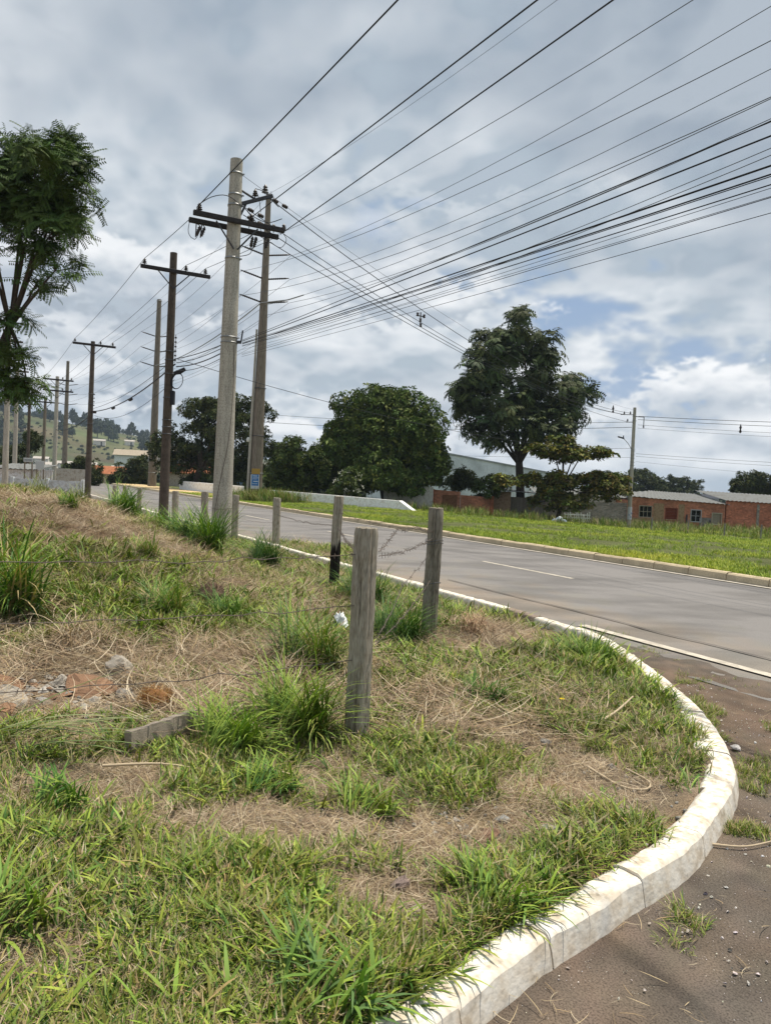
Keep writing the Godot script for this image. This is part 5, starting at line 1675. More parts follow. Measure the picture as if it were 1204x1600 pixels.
# a spray of feathery fronds, each a rib with paired leaflets
func fronds(count: int, length: float, pairs: int, leaflet: float, width: float, droop: float, sd: int, col: Color) -> ArrayMesh:
	var g := Geo.new()
	var r := RandomNumberGenerator.new()
	r.seed = sd
	for k in count:
		var a := TAU * k / count + r.randf_range(-0.5, 0.5)
		var el := r.randf_range(-0.15, 0.7)
		var d := Vector3(cos(a) * cos(el), sin(el), sin(a) * cos(el))
		var p := Vector3.ZERO
		g.col = col * r.randf_range(0.75, 1.25)
		var L := length * r.randf_range(0.75, 1.15)
		for j in pairs:
			p += d * (L / pairs)
			d = (d - Vector3(0, droop / pairs, 0)).normalized()
			var s := d.cross(Vector3.UP).normalized()
			var n := s.cross(d).normalized()
			for sg in [-1.0, 1.0]:
				var ld: Vector3 = (s * sg + d * 0.55 - Vector3(0, 0.25, 0)).normalized()
				leaf_quadlet(g, p, ld, ld.cross(n).normalized(), leaflet * (1.0 - 0.35 * absf(j - pairs * 0.4) / pairs), width, 0.15)
	return g.mesh()

func tree(called: String, label: String, category: String, at: Vector3, blobs: Array, o: Dictionary) -> Node3D:
	var ground: float = o.get("ground", at.y)
	var root := thing(called, label, category, Vector3(at.x, ground, at.z))
	var lift := Vector3(0, at.y - ground, 0)
	var rad: float = o.get("trunk", 0.3)
	var fork: float = o.get("fork", 0.4)
	var g := Geo.new()
	g.col = o.get("bark", Color.WHITE)
	var cen := Vector3.ZERO
	var low := 1e9
	for b in blobs:
		cen += Vector3(b[0], b[1], 0)
		low = minf(low, b[1] - b[3])
	cen = cen / blobs.size() + lift
	var fk := Vector3(cen.x * 0.5 + o.get("fork_x", 0.0), lift.y + fork * (cen.y - lift.y), 0)
	var r := RandomNumberGenerator.new()
	r.seed = hash(called + label)
	var depth: float = o.get("depth", 1.0)
	var nz := noise(o.get("gap_freq", 0.5), 2, r.randi() % 1000)
	var bend := Vector3(r.randf_range(-0.1, 0.1), 0, r.randf_range(-0.1, 0.1)) * fk.y
	var pts := PackedVector3Array([Vector3(0, -0.3, 0), Vector3(0, 0.15, 0), fk * 0.35 + bend * 0.5, fk * 0.7 + bend * 0.4, fk])
	g.tube(pts, PackedFloat32Array([rad * 1.5, rad * 1.15, rad * 0.92, rad * 0.85, rad * 0.75]), 10)
	obj("trunk", g.mesh(), M.bark, root)
	var limbs := Geo.new()
	limbs.col = g.col
	var where := []
	var tints := []
	var meshes: Array = o.leaves
	var per: float = o.get("per", 30.0)
	var size: float = o.get("size", 1.0)
	var spread: float = o.get("spread", 1.0)
	for bl in blobs:
		var c := Vector3(bl[0], bl[1], r.randf_range(-0.5, 0.5) * bl[2] * depth * spread) + lift
		var rr := Vector3(bl[2], bl[3], bl[2] * depth)
		# limb from the fork to the clump
		var mid := fk.lerp(c, 0.5) + Vector3(r.randf_range(-0.1, 0.1), r.randf_range(0.0, 0.15), r.randf_range(-0.1, 0.1)) * fk.distance_to(c)
		if o.get("tiers", false):
			mid = Vector3(lerpf(fk.x, c.x, 0.45), lerpf(fk.y, c.y, 0.85), lerpf(0.0, c.z, 0.45))
		var r0 := rad * 0.42
		limbs.tube(PackedVector3Array([fk - Vector3(0, r0, 0), fk.lerp(mid, 0.5), mid, mid.lerp(c, 0.6), c]), PackedFloat32Array([r0, r0 * 0.75, r0 * 0.55, r0 * 0.4, r0 * 0.2]), 7)
		for k in 5:
			var e := c + rdir_of(r) * rr * 0.85
			var m2 := c.lerp(e, 0.5) + rdir_of(r) * 0.1 * rr.x
			limbs.tube(PackedVector3Array([mid.lerp(c, 0.7), m2, e]), PackedFloat32Array([r0 * 0.26, r0 * 0.15, r0 * 0.05]), 5)
		var count := int(per * (rr.x * rr.y + rr.x * rr.z + rr.y * rr.z))
		var subs := []
		for k in int(o.get("subs", 12)):
			var d0 := rdir_of(r)
			var sr := r.randf_range(0.26, 0.48)
			subs.append([d0 * r.randf_range(0.62, 0.98), sr])
		for k in count:
			var d := rdir_of(r)
			var f := 0.35 + 0.72 * pow(r.randf(), 0.45)
			var p := c + d * rr * f * 0.8
			if k % int(o.get("core", 6)) != 0:
				var sb: Array = subs[k % subs.size()]
				p = c + (sb[0] + d * sb[1] * f) * rr
			if nz.get_noise_3dv(p) < o.get("gap", -0.25):
				continue
			var up := Vector3.UP.lerp(d, o.get("outward", 0.55)).normalized()
			var q := Basis(Quaternion(Vector3.UP, up)) * Basis(Vector3.UP, r.randf_range(0, TAU))
			where.append([meshes[r.randi() % meshes.size()], Transform3D(q.scaled(Vector3.ONE * size * r.randf_range(0.7, 1.3)), p)])
			var t := r.randf_range(0.75, 1.3)
			tints.append(Color(t * r.randf_range(0.9, 1.25), t, t * r.randf_range(0.7, 1.1)) * 1.15)
	obj("limbs", limbs.mesh(), M.bark, root)
	for m in meshes:
		var w := []
		var tt := []
		for k in where.size():
			if where[k][0] == m:
				w.append(where[k][1])
				tt.append(tints[k])
		if w.size() > 0:
			scatter("crown", m, M.leaf, w, tt, root)
	return root

func rdir_of(r: RandomNumberGenerator) -> Vector3:
	var y := r.randf_range(-1, 1)
	var a := r.randf_range(0, TAU)
	var q := sqrt(1.0 - y * y)
	return Vector3(cos(a) * q, y, sin(a) * q)

func make_trees() -> void:
	var feather := [fronds(5, 0.44, 8, 0.12, 0.040, 0.5, 1, Color(0.056, 0.094, 0.028)), fronds(5, 0.40, 8, 0.115, 0.038, 0.8, 2, Color(0.058, 0.096, 0.026))]
	tree("feathery_tree", "tall tree with feathery drooping leaves reaching in over the far poles", "tree", Vector3(-12.7, 0.49, -22.0), [[1.53, 8.86, 1.56, 1.46], [2.78, 9.19, 1.19, 1.10], [3.60, 8.96, 0.88, 0.77], [3.19, 7.78, 1.13, 0.77], [1.57, 7.44, 1.19, 0.82], [3.30, 6.89, 0.70, 0.59], [3.11, 10.39, 0.48, 0.29], [2.04, 10.13, 0.82, 0.51], [2.08, 5.22, 0.51, 0.40], [2.20, 4.23, 0.62, 0.48], [2.27, 3.38, 0.55, 0.40], [1.66, 3.66, 0.55, 0.73], [0.37, 8.28, 1.46, 1.65], [0.24, 6.13, 1.10, 1.10], [2.59, 6.41, 0.55, 0.33]],
		{"ground": 0.1, "trunk": 0.14, "fork": 0.72, "fork_x": 0.75, "leaves": feather, "per": 66.0, "size": 0.95, "core": 6, "gap": -0.03, "gap_freq": 1.1, "outward": 0.45, "subs": 12, "bark": Color(0.8, 0.75, 0.7)})
	var dark := [fronds(4, 1.05, 5, 0.46, 0.17, 1.0, 3, Color(0.044, 0.064, 0.030)), fronds(4, 1.0, 5, 0.42, 0.16, 1.7, 4, Color(0.054, 0.074, 0.032))]
	tree("dark_tree", "tall dark tree with feathery drooping foliage, tallest in the field", "tree", Vector3(11.39, -1.0, -65.0), [[-1.21, 15.90, 2.06, 1.51], [-3.00, 14.22, 2.27, 1.73], [1.01, 14.67, 2.27, 1.41], [-3.91, 10.98, 2.16, 2.06], [-1.6, 12.2, 2.6, 1.8], [-1.3, 9.2, 2.9, 1.9], [2.29, 10.72, 2.5, 1.9], [0.8, 12.7, 1.9, 1.2], [4.43, 11.09, 1.30, 1.41], [1.37, 7.84, 2.81, 1.51], [-2.67, 7.65, 2.06, 1.41], [-4.93, 9.86, 1.30, 1.95], [-4.27, 7.47, 1.08, 1.19], [3.46, 9.17, 1.89, 1.62]],
		{"trunk": 0.40, "fork": 0.44, "leaves": dark, "per": 11.5, "size": 0.9, "subs": 13, "core": 6, "gap": 0.0, "gap_freq": 0.42, "outward": 0.5, "bark": Color(0.45, 0.42, 0.4)})
	var mango := [rosette(13, 0.36, 0.12, 0.5, 5, Color(0.052, 0.086, 0.024)), rosette(13, 0.34, 0.12, 0.6, 6, Color(0.066, 0.102, 0.028)), rosette(12, 0.32, 0.12, 0.4, 7, Color(0.098, 0.132, 0.040))]
	tree("mango_tree", "broad round dense green tree behind the low white wall", "tree", Vector3(0.13, -0.22, -62.0), [[-0.34, 7.44, 2.99, 2.06], [-2.60, 6.32, 2.68, 2.17], [1.54, 5.73, 2.68, 2.58], [-0.95, 3.82, 4.64, 2.84], [-4.55, 3.66, 1.75, 2.06], [3.09, 3.49, 1.65, 2.17], [-0.34, 1.99, 4.2, 0.95], [-3.45, 2.17, 2.17, 1.29]],
		{"ground": -0.7, "trunk": 0.45, "fork": 0.42, "leaves": mango, "core": 2, "subs": 18, "per": 62.0, "size": 1.0, "gap": -0.38, "outward": 0.8})
	var small := [rosette(14, 0.24, 0.085, 0.2, 8, Color(0.038, 0.052, 0.020)), rosette(14, 0.24, 0.085, 0.3, 9, Color(0.046, 0.060, 0.022))]
	tree("spreading_tree", "dark spreading tree with a flat uneven crown behind the two front poles", "tree", Vector3(-19.03, -0.55, -75.0), [[0.94, 8.44, 2.62, 1.37], [2.92, 8.78, 2.00, 1.12], [5.44, 8.03, 2.50, 1.50], [3.61, 7.01, 3.87, 1.56], [-0.06, 5.29, 2.37, 1.75], [3.08, 4.50, 3.12, 2.18], [-1.91, 4.59, 1.75, 2.00], [5.87, 4.94, 2.12, 2.18], [-0.60, 2.78, 2.62, 1.62], [-3.12, 3.60, 1.37, 1.62], [3.16, 2.33, 3.74, 1.62]],
		{"trunk": 0.45, "fork": 0.5, "leaves": small, "per": 38.0, "size": 1.15, "gap": -0.22, "outward": 0.6})
	var lightg := [rosette(13, 0.26, 0.10, 0.3, 10, Color(0.052, 0.080, 0.026)), rosette(13, 0.26, 0.10, 0.4, 11, Color(0.068, 0.094, 0.030))]
	tree("round_shrub", "group of green shrubs left of the broad round tree, behind the wall's end", "shrub", Vector3(-6.64, 0.28, -60.0), [[-0.14, 3.48, 1.70, 1.30], [-1.35, 2.43, 1.50, 1.50], [0.91, 2.04, 1.70, 1.60], [-2.05, 1.16, 1.20, 1.20], [-0.29, 0.99, 2.00, 1.10]],
		{"ground": -0.4, "trunk": 0.16, "fork": 0.4, "leaves": lightg, "per": 60.0, "gap": -0.3})
	var fl := tree("flowering_shrub", "shrub with white blossom in front of the broad round tree", "shrub", Vector3(-2.70, 0.30, -56.0), [[-0.05, 1.16, 1.12, 0.93], [-0.49, 0.54, 1.21, 0.65]],
		{"ground": -0.5, "trunk": 0.08, "fork": 0.4, "leaves": lightg, "per": 70.0, "gap": -0.3})
	var petals := Geo.new()
	petals.col = Color(0.72, 0.72, 0.68)
	for k in 70:
		var d := rdir()
		d.z = absf(d.z)
		var p := Vector3(-0.05, 2.0, 0) + d * Vector3(1.1, 0.95, 1.1)
		for j in 5:
			var e := rdir()
			leaf_quadlet(petals, p + e * 0.03, e, e.cross(Vector3.UP).normalized(), 0.11, 0.07, 0.1)
	obj("blossom", petals.mesh(), M.leaf, fl)
	var broad := [rosette(9, 0.30, 0.17, 0.25, 12, Color(0.105, 0.135, 0.038)), rosette(9, 0.30, 0.17, 0.3, 13, Color(0.075, 0.100, 0.030)), rosette(9, 0.28, 0.16, 0.3, 14, Color(0.16, 0.16, 0.042)), rosette(9, 0.28, 0.16, 0.4, 15, Color(0.115, 0.105, 0.038))]
	tree("almond_tree", "tiered almond tree with flat layers of broad yellowing leaves", "tree", Vector3(12.65, -0.83, -57.0), [[0.24, 6.08, 1.42, 0.38], [1.93, 5.45, 1.61, 0.52], [-1.14, 5.40, 1.52, 0.47], [0.53, 5.05, 1.90, 0.43], [2.88, 5.35, 0.85, 0.38], [0.17, 3.00, 1.61, 0.85], [2.30, 3.10, 1.80, 0.85], [4.20, 3.09, 1.33, 0.76], [3.29, 2.34, 1.52, 0.66], [-3.39, 3.07, 1.23, 0.47], [-2.20, 3.03, 1.33, 0.57], [-0.70, 1.54, 1.33, 0.71], [0.96, 1.61, 1.42, 0.66], [-0.03, 2.28, 1.23, 0.66]],
		{"ground": -1.0, "trunk": 0.17, "fork": 0.75, "leaves": broad, "per": 50.0, "gap": -0.28, "gap_freq": 0.8, "outward": 0.2, "tiers": true, "bark": Color(0.6, 0.55, 0.5)})
	tree("leafy_bush", "leafy green bush growing above the orange garden wall", "shrub", Vector3(6.19, -0.35, -66.0), [[-0.94, 2.6, 1.3, 1.1], [0.45, 2.4, 1.4, 0.9]],
		{"ground": -1.0, "trunk": 0.12, "fork": 0.4, "leaves": small, "per": 70.0, "size": 1.1, "gap": -0.3})
	tree("climber", "green climber tumbling over the break in the orange garden wall", "shrub", Vector3(7.74, -1.04, -62.6), [[0.66, 2.7, 1.2, 0.85], [-0.36, 1.95, 0.6, 0.7], [-0.25, 0.88, 0.26, 0.8], [1.41, 3.04, 1.0, 0.6]],
		{"trunk": 0.08, "fork": 0.5, "leaves": lightg, "per": 70.0, "gap": -0.3})
	tree("round_tree", "dark round tree beside the tiled roofs, left of the second tall pole", "tree", Vector3(-30.49, -0.39, -92.0), [[-0.05, 1.53, 1.84, 1.38], [-1.18, 1.02, 1.38, 1.07], [1.47, 1.90, 1.38, 1.68], [0.6, 2.9, 1.3, 0.9]],
		{"ground": -1.0, "trunk": 0.2, "fork": 0.4, "leaves": small, "per": 46.0, "size": 1.3, "gap": -0.35})
	tree("round_tree", "bushy tree between the far tall pole and the second wooden pole", "tree", Vector3(-31.84, -0.56, -80.0), [[-0.06, 1.99, 1.33, 1.46], [-0.90, 1.29, 1.00, 1.20], [1.28, 1.59, 1.20, 1.20], [0.92, 2.70, 1.07, 0.80]],
		{"ground": -1.0, "trunk": 0.18, "fork": 0.4, "leaves": small, "per": 50.0, "size": 1.2, "gap": -0.3})
	tree("round_tree", "dark tree behind the two pale concrete poles", "tree", Vector3(-32.82, -0.21, -70.0), [[-0.64, 2.30, 1.75, 1.51], [0.35, 4.09, 1.05, 1.16], [-1.49, 1.39, 1.28, 1.16]],
		{"ground": -0.8, "trunk": 0.18, "fork": 0.4, "leaves": small, "per": 50.0, "size": 1.1, "gap": -0.3})
	var gy := base_y(43.5, -92.0)
	tree("broad_tree", "dense green tree behind the long brick building", "tree", Vector3(43.51, 1.21, -92.0), [[-0.67, 2.11, 1.53, 1.38], [0.44, 2.70, 1.38, 1.22], [1.61, 2.29, 1.38, 1.53], [-1.39, 1.47, 1.07, 0.92], [0.4, 0.8, 2.6, 1.2], [3.0, 2.0, 1.6, 1.6]],
		{"ground": gy, "trunk": 0.25, "fork": 0.4, "leaves": small, "per": 46.0, "size": 1.3, "gap": -0.35})
	var tall := {"trunk": 0.3, "fork": 0.5, "leaves": small, "per": 26.0, "size": 1.8, "gap": -0.25}
	var far := [["broad dark tree crown behind the almond tree and the lamp pole", Vector3(43.22, 0.90, -150.0), [[-0.16, 2.86, 3.0, 2.0], [-3.25, 2.35, 2.75, 1.75], [2.93, 3.25, 2.75, 1.75], [0, 0.8, 5.0, 1.8]]], ["dark tree crown just right of the lamp pole, far off", Vector3(51.74, 1.2, -155.0), [[-0.87, 3.83, 2.32, 1.81], [1.11, 3.02, 2.06, 1.55], [2.46, 2.05, 1.81, 1.29], [0, 0.6, 3.4, 1.6]]], ["low far tree over the roof of the brick house", Vector3(63.1, 1.44, -170.0), [[-1.6, 3.18, 1.98, 1.7], [1.95, 2.78, 1.98, 1.41], [5.51, 2.37, 1.98, 1.27], [2, 0.9, 5.0, 1.4]]]]
	for q in far:
		tall.ground = base_y(q[1].x, q[1].z)
		tree("far_tree", q[0], "tree", q[1], q[2], tall)
	tree("far_tree", "small tree seen between the tallest pole and the green shrubs", "tree", Vector3(-12.93, 0.54, -95.0), [[-0.96, 4.30, 1.11, 1.11], [0.25, 3.56, 1.42, 1.26], [-0.4, 2.0, 2.0, 1.5]],
		{"ground": -1.0, "trunk": 0.14, "fork": 0.5, "leaves": small, "per": 46.0, "size": 1.3, "gap": -0.25})
	# distant woods: they read as one mass
	var clump := Geo.new()
	for k in 130:
		var d := rdir()
		d.y = absf(d.y)
		clump.col = Color(0.030, 0.043, 0.020) * rf(0.7, 1.35)
		var p := d * Vector3(3.2, 4.2, 3.2) * rf(0.55, 1.0) + Vector3(0, 2.2, 0)
		var e := rdir()
		leaf_quadlet(clump, p - e * 0.8, e, e.cross(d).normalized(), 1.7, 1.2, 0.1)
	clump.col = Color(0.05, 0.04, 0.03)
	clump.bar(Vector3(0, -2, 0), Vector3(0, 3, 0), 0.3, 5)
	var cm := clump.mesh()
	var where := []
	var tints := []
	for k in 1000:
		var x := rf(-520, -150)
		var z := rf(-760, -560)
		var ridge := hill_y(x, z)
		if ridge < 8.0 or n_lot2.get_noise_2d(x * 0.12, z * 0.12) < -0.02 + (0.0 if z < -690 else 0.30):
			continue
		where.append(Transform3D(Basis(Vector3.UP, rf(0, TAU)).scaled(Vector3(1, rf(0.8, 1.8), 1) * rf(0.7, 1.4)), Vector3(x, base_y(x, z) - 0.5, z)))
		tints.append(Color.WHITE * rf(0.7, 1.3))
	for k in 420:                                  # the dark wood at the left foot of the hill
		var x := rf(-420, -205)
		var z := rf(-560, -380)
		if x / z < 0.475:
			continue
		where.append(Transform3D(Basis(Vector3.UP, rf(0, TAU)).scaled(Vector3.ONE * rf(0.8, 1.6)), Vector3(x, base_y(x, z) - 0.5, z)))
		tints.append(Color.WHITE * rf(0.7, 1.2))
	scatter("hill_wood", cm, M.leaf, where, tints)
	where = []
	tints = []
	for k in 900:                                  # bushes over the meadows of the hill
		var z := rf(-680, -190)
		var x := z * rf(0.30, 0.52)
		if n_tint.get_noise_2d(x * 0.03, z * 0.03) < -0.05:
			continue
		where.append(Transform3D(Basis(Vector3.UP, rf(0, TAU)).scaled(Vector3(1.0, 0.7, 1.0) * rf(0.15, 0.5)), Vector3(x, base_y(x, z) - 0.3, z)))
		tints.append(Color.WHITE * rf(0.8, 1.8))
	scatter("hill_scrub", cm, M.leaf, where, tints)
	where = []
	tints = []
	for k in 260:
		var z := rf(-300, -120)
		var x := z * rf(-0.02, 0.42) * -1.0 * -1.0
		x = -z * rf(-0.33, 0.0)
		if x < z * 0.2 and z > -160:
			continue
		where.append(Transform3D(Basis(Vector3.UP, rf(0, TAU)).scaled(Vector3.ONE * rf(0.5, 0.95)), Vector3(x, base_y(x, z) - 0.6, z)))
		tints.append(Color.WHITE * rf(0.8, 1.3))
	scatter("valley_wood", cm, M.leaf, where, tints)
	where = []
	tints = []
	for k in 330:
		var z := rf(-520, -230)
		var x := -z * rf(0.05, 0.62)
		where.append(Transform3D(Basis(Vector3.UP, rf(0, TAU)).scaled(Vector3.ONE * rf(0.7, 1.3)), Vector3(x, base_y(x, z) - 0.6, z)))
		tints.append(Color.WHITE * rf(0.8, 1.4))
	scatter("town_trees", cm, M.leaf, where, tints)

# ------------------------------------------------------------------ grass and straw
func tuft(count: int, l0: float, l1: float, w0: float, w1: float, lean0: float, lean1: float, droop0: float, droop1: float, spread: float, sd: int, cols: Array, seg := 4) -> ArrayMesh:
	var g := Geo.new()
	var r := RandomNumberGenerator.new()
	r.seed = sd
	for k in count:
		var a := r.randf_range(0, TAU)
		var q := sqrt(r.randf()) * spread
		var c: Color = cols[r.randi() % cols.size()]
		g.col = c * r.randf_range(0.8, 1.22)
		g.blade(Vector3(cos(a) * q, -0.01, sin(a) * q), a + r.randf_range(-0.9, 0.9), r.randf_range(l0, l1), r.randf_range(w0, w1), r.randf_range(lean0, lean1), r.randf_range(droop0, droop1), seg, r.randf_range(-0.5, 0.5))
	return g.mesh()

# dry stalks lying criss-cross on the ground
func thatch(count: int, l0: float, l1: float, w: float, spread: float, high: float, sd: int, cols: Array) -> ArrayMesh:
	var g := Geo.new()
	var r := RandomNumberGenerator.new()
	r.seed = sd
	var main := r.randf_range(0, TAU)
	for k in count:
		var a := main + r.randf_range(-1.3, 1.3)
		var q := sqrt(r.randf()) * spread
		var b := r.randf_range(0, TAU)
		var c: Color = cols[r.randi() % cols.size()]
		g.col = c * r.randf_range(0.7, 1.3)
		g.blade(Vector3(cos(b) * q, r.randf_range(0.0, high), sin(b) * q), a, r.randf_range(l0, l1), w * r.randf_range(0.6, 1.5), r.randf_range(1.2, 1.6), r.randf_range(-0.25, 0.35), 4, r.randf_range(-1.0, 1.0), 0.2, r.randf_range(-1.6, 1.6))
	return g.mesh()

var n_green := noise(1.25, 4, 401)
var n_bare := noise(0.8, 3, 402)
# [x, z, radius, green, straw]: what grows on particular spots of the lot
var spots := [
	[-0.25, -3.74, 0.55, -0.9, -0.2], [0.50, -3.74, 0.40, -0.8, -0.3], [1.34, -4.35, 0.50, -0.9, -0.3], [1.0, -5.1, 0.40, -0.8, -0.1], [0.35, -6.0, 0.5, -0.7, 0.1],
	[-2.3, -5.75, 0.75, -1.4, -1.3], [-1.9, -6.9, 1.3, -0.30, 0.45], [-1.0, -7.6, 0.9, -0.30, 0.45], [-3.4, -6.6, 1.2, -0.30, 0.45], [-1.2, -5.6, 0.55, -1.0, 0.6], [-1.5, -4.0, 0.5, -0.5, 0.7],
	[0.9, -8.2, 0.8, -1.1, 0.5], [1.5, -8.9, 0.6, -0.9, 0.6], [-0.6, -9.6, 0.7, -0.6, 0.6], [-2.1, -10.2, 1.4, -0.30, 0.45], [-4.0, -11.5, 1.8, -0.55, 0.7], [-6.0, -13.6, 2.6, -0.6, 0.9],
	[-1.1, -3.0, 0.8, 0.35, 0.0], [-0.4, -2.7, 0.8, 0.35, 0.0], [-1.05, -2.55, 0.28, -0.9, 0.2], [-0.05, -3.05, 0.30, -0.7, 0.1], [0.25, -2.95, 0.25, -0.8, 0.2], [-0.75, -3.5, 0.3, -0.7, 0.3], [0.3, -4.6, 0.7, 0.25, -0.2], [1.5, -6.6, 0.9, 0.4, -0.2], [2.0, -7.6, 0.7, 0.5, -0.3], [-2.6, -8.4, 1.2, 0.9, -0.6], [-1.6, -8.7, 0.9, 0.8, -0.5], [-3.2, -10.2, 1.2, 0.5, -0.2], [-4.6, -9.6, 1.0, 0.6, -0.3], [0.4, -7.2, 0.9, 0.5, -0.4], [0.1, -9.0, 0.7, 0.5, -0.4], [-3.4, -14.0, 1.0, 0.5, -0.2]]

func cover(x: float, z: float) -> Vector2:       # (green, straw) shares of the ground there
	var far := smoothstep(4.6, 6.4, -z)
	var p := x * NRM.x + z * NRM.z
	var right := smoothstep(1.9, 3.6, p)
	var green := 0.46 - 0.10 * far * (1.0 - right)
	var straw := 0.62 + 0.14 * far * (1.0 - right * 0.6)
	green += 0.85 * n_green.get_noise_2d(x, z)
	straw -= 0.6 * n_green.get_noise_2d(x, z)
	for q in spots:
		var d: float = Vector2(x - q[0], z - q[1]).length() / q[2]
		if d < 1.6:
			var w := exp(-d * d * 1.6)
			green += q[3] * w
			straw += q[4] * w
	return Vector2(green, straw)

func on_ground(x: float, z: float, y: float, size: float, tilt := 0.15) -> Transform3D:
	var b := Basis(Vector3.UP, rf(0, TAU))
	b = Basis(Vector3(rf(-1, 1), 0, rf(-1, 1)).normalized(), rf(0, tilt)) * b
	return Transform3D(b.scaled(Vector3.ONE * size), Vector3(x, y, z))

func make_grass() -> void:
	var lime := Color(0.275, 0.335, 0.058)
	var leafg := Color(0.175, 0.245, 0.048)
	var deep := Color(0.066, 0.135, 0.024)
	var olive := Color(0.155, 0.165, 0.036)
	var dry := Color(0.33, 0.25, 0.135)
	var strawc := Color(0.42, 0.335, 0.22)
	var brown := Color(0.24, 0.172, 0.115)
	var pale := Color(0.56, 0.475, 0.345)
	rng.seed = 77
	# broad-bladed tufts, low wide rosettes and short fine turf
	var broad := []
	var fine := []
	var mix := []
	for k in 5:
		broad.append(tuft(20, 0.05, 0.18, 0.007, 0.0135, 0.45, 1.4, 0.3, 1.6, 0.06, 500 + k, [lime, lime, leafg, lime, leafg, deep, olive, dry], 5))
		fine.append(tuft(26, 0.04, 0.12, 0.003, 0.006, 0.1, 1.2, 0.2, 1.2, 0.07, 520 + k, [leafg, leafg, deep, olive, lime, lime, dry, strawc], 3))
		mix.append(tuft(16, 0.06, 0.16, 0.006, 0.011, 0.5, 1.35, 0.2, 1.0, 0.06, 540 + k, [leafg, lime, deep, lime, olive], 4))
	var th := []
	var thick := []
	for k in 5:
		th.append(thatch(26, 0.08, 0.26, 0.0032, 0.16, 0.025, 560 + k, [strawc, brown, brown, pale, dry]))
		thick.append(thatch(26, 0.12, 0.38, 0.0045, 0.2, 0.07, 580 + k, [strawc, dry, brown, brown, pale, Color(0.26, 0.18, 0.115)]))
	var sets := {"b": [], "f": [], "m": [], "t": [], "k": []}
	var tint := {"b": [], "f": [], "m": [], "t": [], "k": []}
	for k in 190000:
		# sample the visible wedge, denser near the camera
		var u := rng.randf()
		var zf := 1.9 + 18.5 * pow(u, 2.1)
		var x := rf(-0.58, 0.42) * zf * 1.05
		var z := -zf
		var pick := rng.randf()
		if pick > 0.66 and zf > 9.0:
			continue
		var d := inside(x, z) if (x > -0.6 or zf < 3.2) else 5.0
		if d < 0.17:
			continue
		var y := lot_y(x, z)
		var c := cover(x, z)
		var t := rf(0.78, 1.22)
		var warm := rf(0.82, 1.1)
		var colr := Color(t * warm, t, t * rf(0.8, 1.1))
		if pick < 0.19:
			if d > 0.30 and rng.randf() * 1.15 < c.y:
				sets.t.append(on_ground(x, z, y, rf(0.5, 1.1) * (1.0 if zf > 5.0 else 0.75), 0.2))
				tint.t.append(Color(t, t, t))
		elif pick < 0.28:
			if zf > 5.0 and d > 0.8 and rng.randf() * 2.1 < c.y:
				sets.k.append(on_ground(x, z, y, rf(0.7, 1.3), 0.35))
				tint.k.append(Color(t, t, t))
		elif pick < 0.50:
			if rng.randf() * 1.15 < c.x + 0.30 * n_bare.get_noise_2d(x * 2.2, z * 2.2):
				sets.f.append(on_ground(x, z, y, rf(0.7, 1.5) * (1.0 + 0.4 * smoothstep(5.0, 8.0, zf))))
				tint.f.append(colr)
		elif pick < 0.66:
			if rng.randf() * 1.5 < c.x - (0.14 if zf < 5.0 else 0.04):
				sets.m.append(on_ground(x, z, y, rf(0.7, 1.5) * (1.0 + 0.7 * smoothstep(5.0, 8.0, zf))))
				tint.m.append(colr)
		elif pick < 0.80:
			if rng.randf() * 1.3 < (c.x - (0.08 if zf < 5.0 else 0.34)) * smoothstep(-0.30, 0.15, n_bare.get_noise_2d(x * 1.7 + 9.0, z * 1.7)):
				var lone := 1.0 - 0.45 * smoothstep(0.6, 1.6, x)
				sets.b.append(on_ground(x, z, y, (0.6 + 0.85 * pow(rng.randf(), 1.6)) * lone, 0.3))
				tint.b.append(colr)
	spread_out("broad_grass", broad, sets.b, tint.b, M.grass)
	spread_out("short_grass", fine, sets.f, tint.f, M.grass)
	spread_out("meadow_grass", mix, sets.m, tint.m, M.grass)
	spread_out("straw_litter", th, sets.t, tint.t, M.straw)
	spread_out("cut_stalks", thick, sets.k, tint.k, M.straw)
	# weeds at the foot of the kerb on the road side
	var wa := []
	var wt := []
	for k in 2600:
		var o := rng.randf()
		var idx := 6 + int(o * 16.0)
		var a := kerb[idx]
		var b := kerb[mini(idx + 1, kerb.size() - 1)]
		var q := a.lerp(b, rng.randf())
		var dd := (b - a).normalized()
		var out := Vector2(dd.y, -dd.x)
		var off := 0.06 + absf(rng.randfn()) * (0.30 if idx < 15 else 0.09)
		q += out * off
		if n_bare.get_noise_2d(q.x * 1.6, q.y * 1.6) < (0.10 if idx < 15 else 0.26):
			continue
		wa.append(on_ground(q.x, q.y, -0.105, rf(0.35, 0.9)))
		wt.append(Color(1, 1, 1) * rf(0.75, 1.15))
	spread_out("kerbside_weeds", fine, wa, wt, M.grass)
	# the wide verge across the avenue
	var lawn := []
	for k in 4:
		lawn.append(tuft(16, 0.08, 0.22, 0.008, 0.016, 0.1, 1.0, 0.2, 1.0, 0.16, 600 + k, [leafg, lime, olive, deep], 3))
	var la := []
	var lt := []
	for k in 90000:
		var p := 14.42 + 46.0 * pow(rng.randf(), 1.6)
		var s := rf(-4, 64)
		var w := SP(s, p)
		if w.z > -9.0 or absf(w.x) > -w.z * 0.56 + 1.0:
			continue
		var nn := n_tint.get_noise_2d(w.x * 0.5, w.z * 0.5)
		if w.x > 11.0 and absf(w.z + 38.5 - 0.22 * (w.x - 16.0) + 1.2 * n_tint.get_noise_1d(w.x)) < 0.42 and rng.randf() < 0.9:
			continue                                # a footpath worn through the grass
		if rng.randf() < 0.55 + nn * -2.2 + 0.5 * n_bare.get_noise_2d(w.x * 0.35, w.z * 0.35):
			if p > 14.9:
				continue
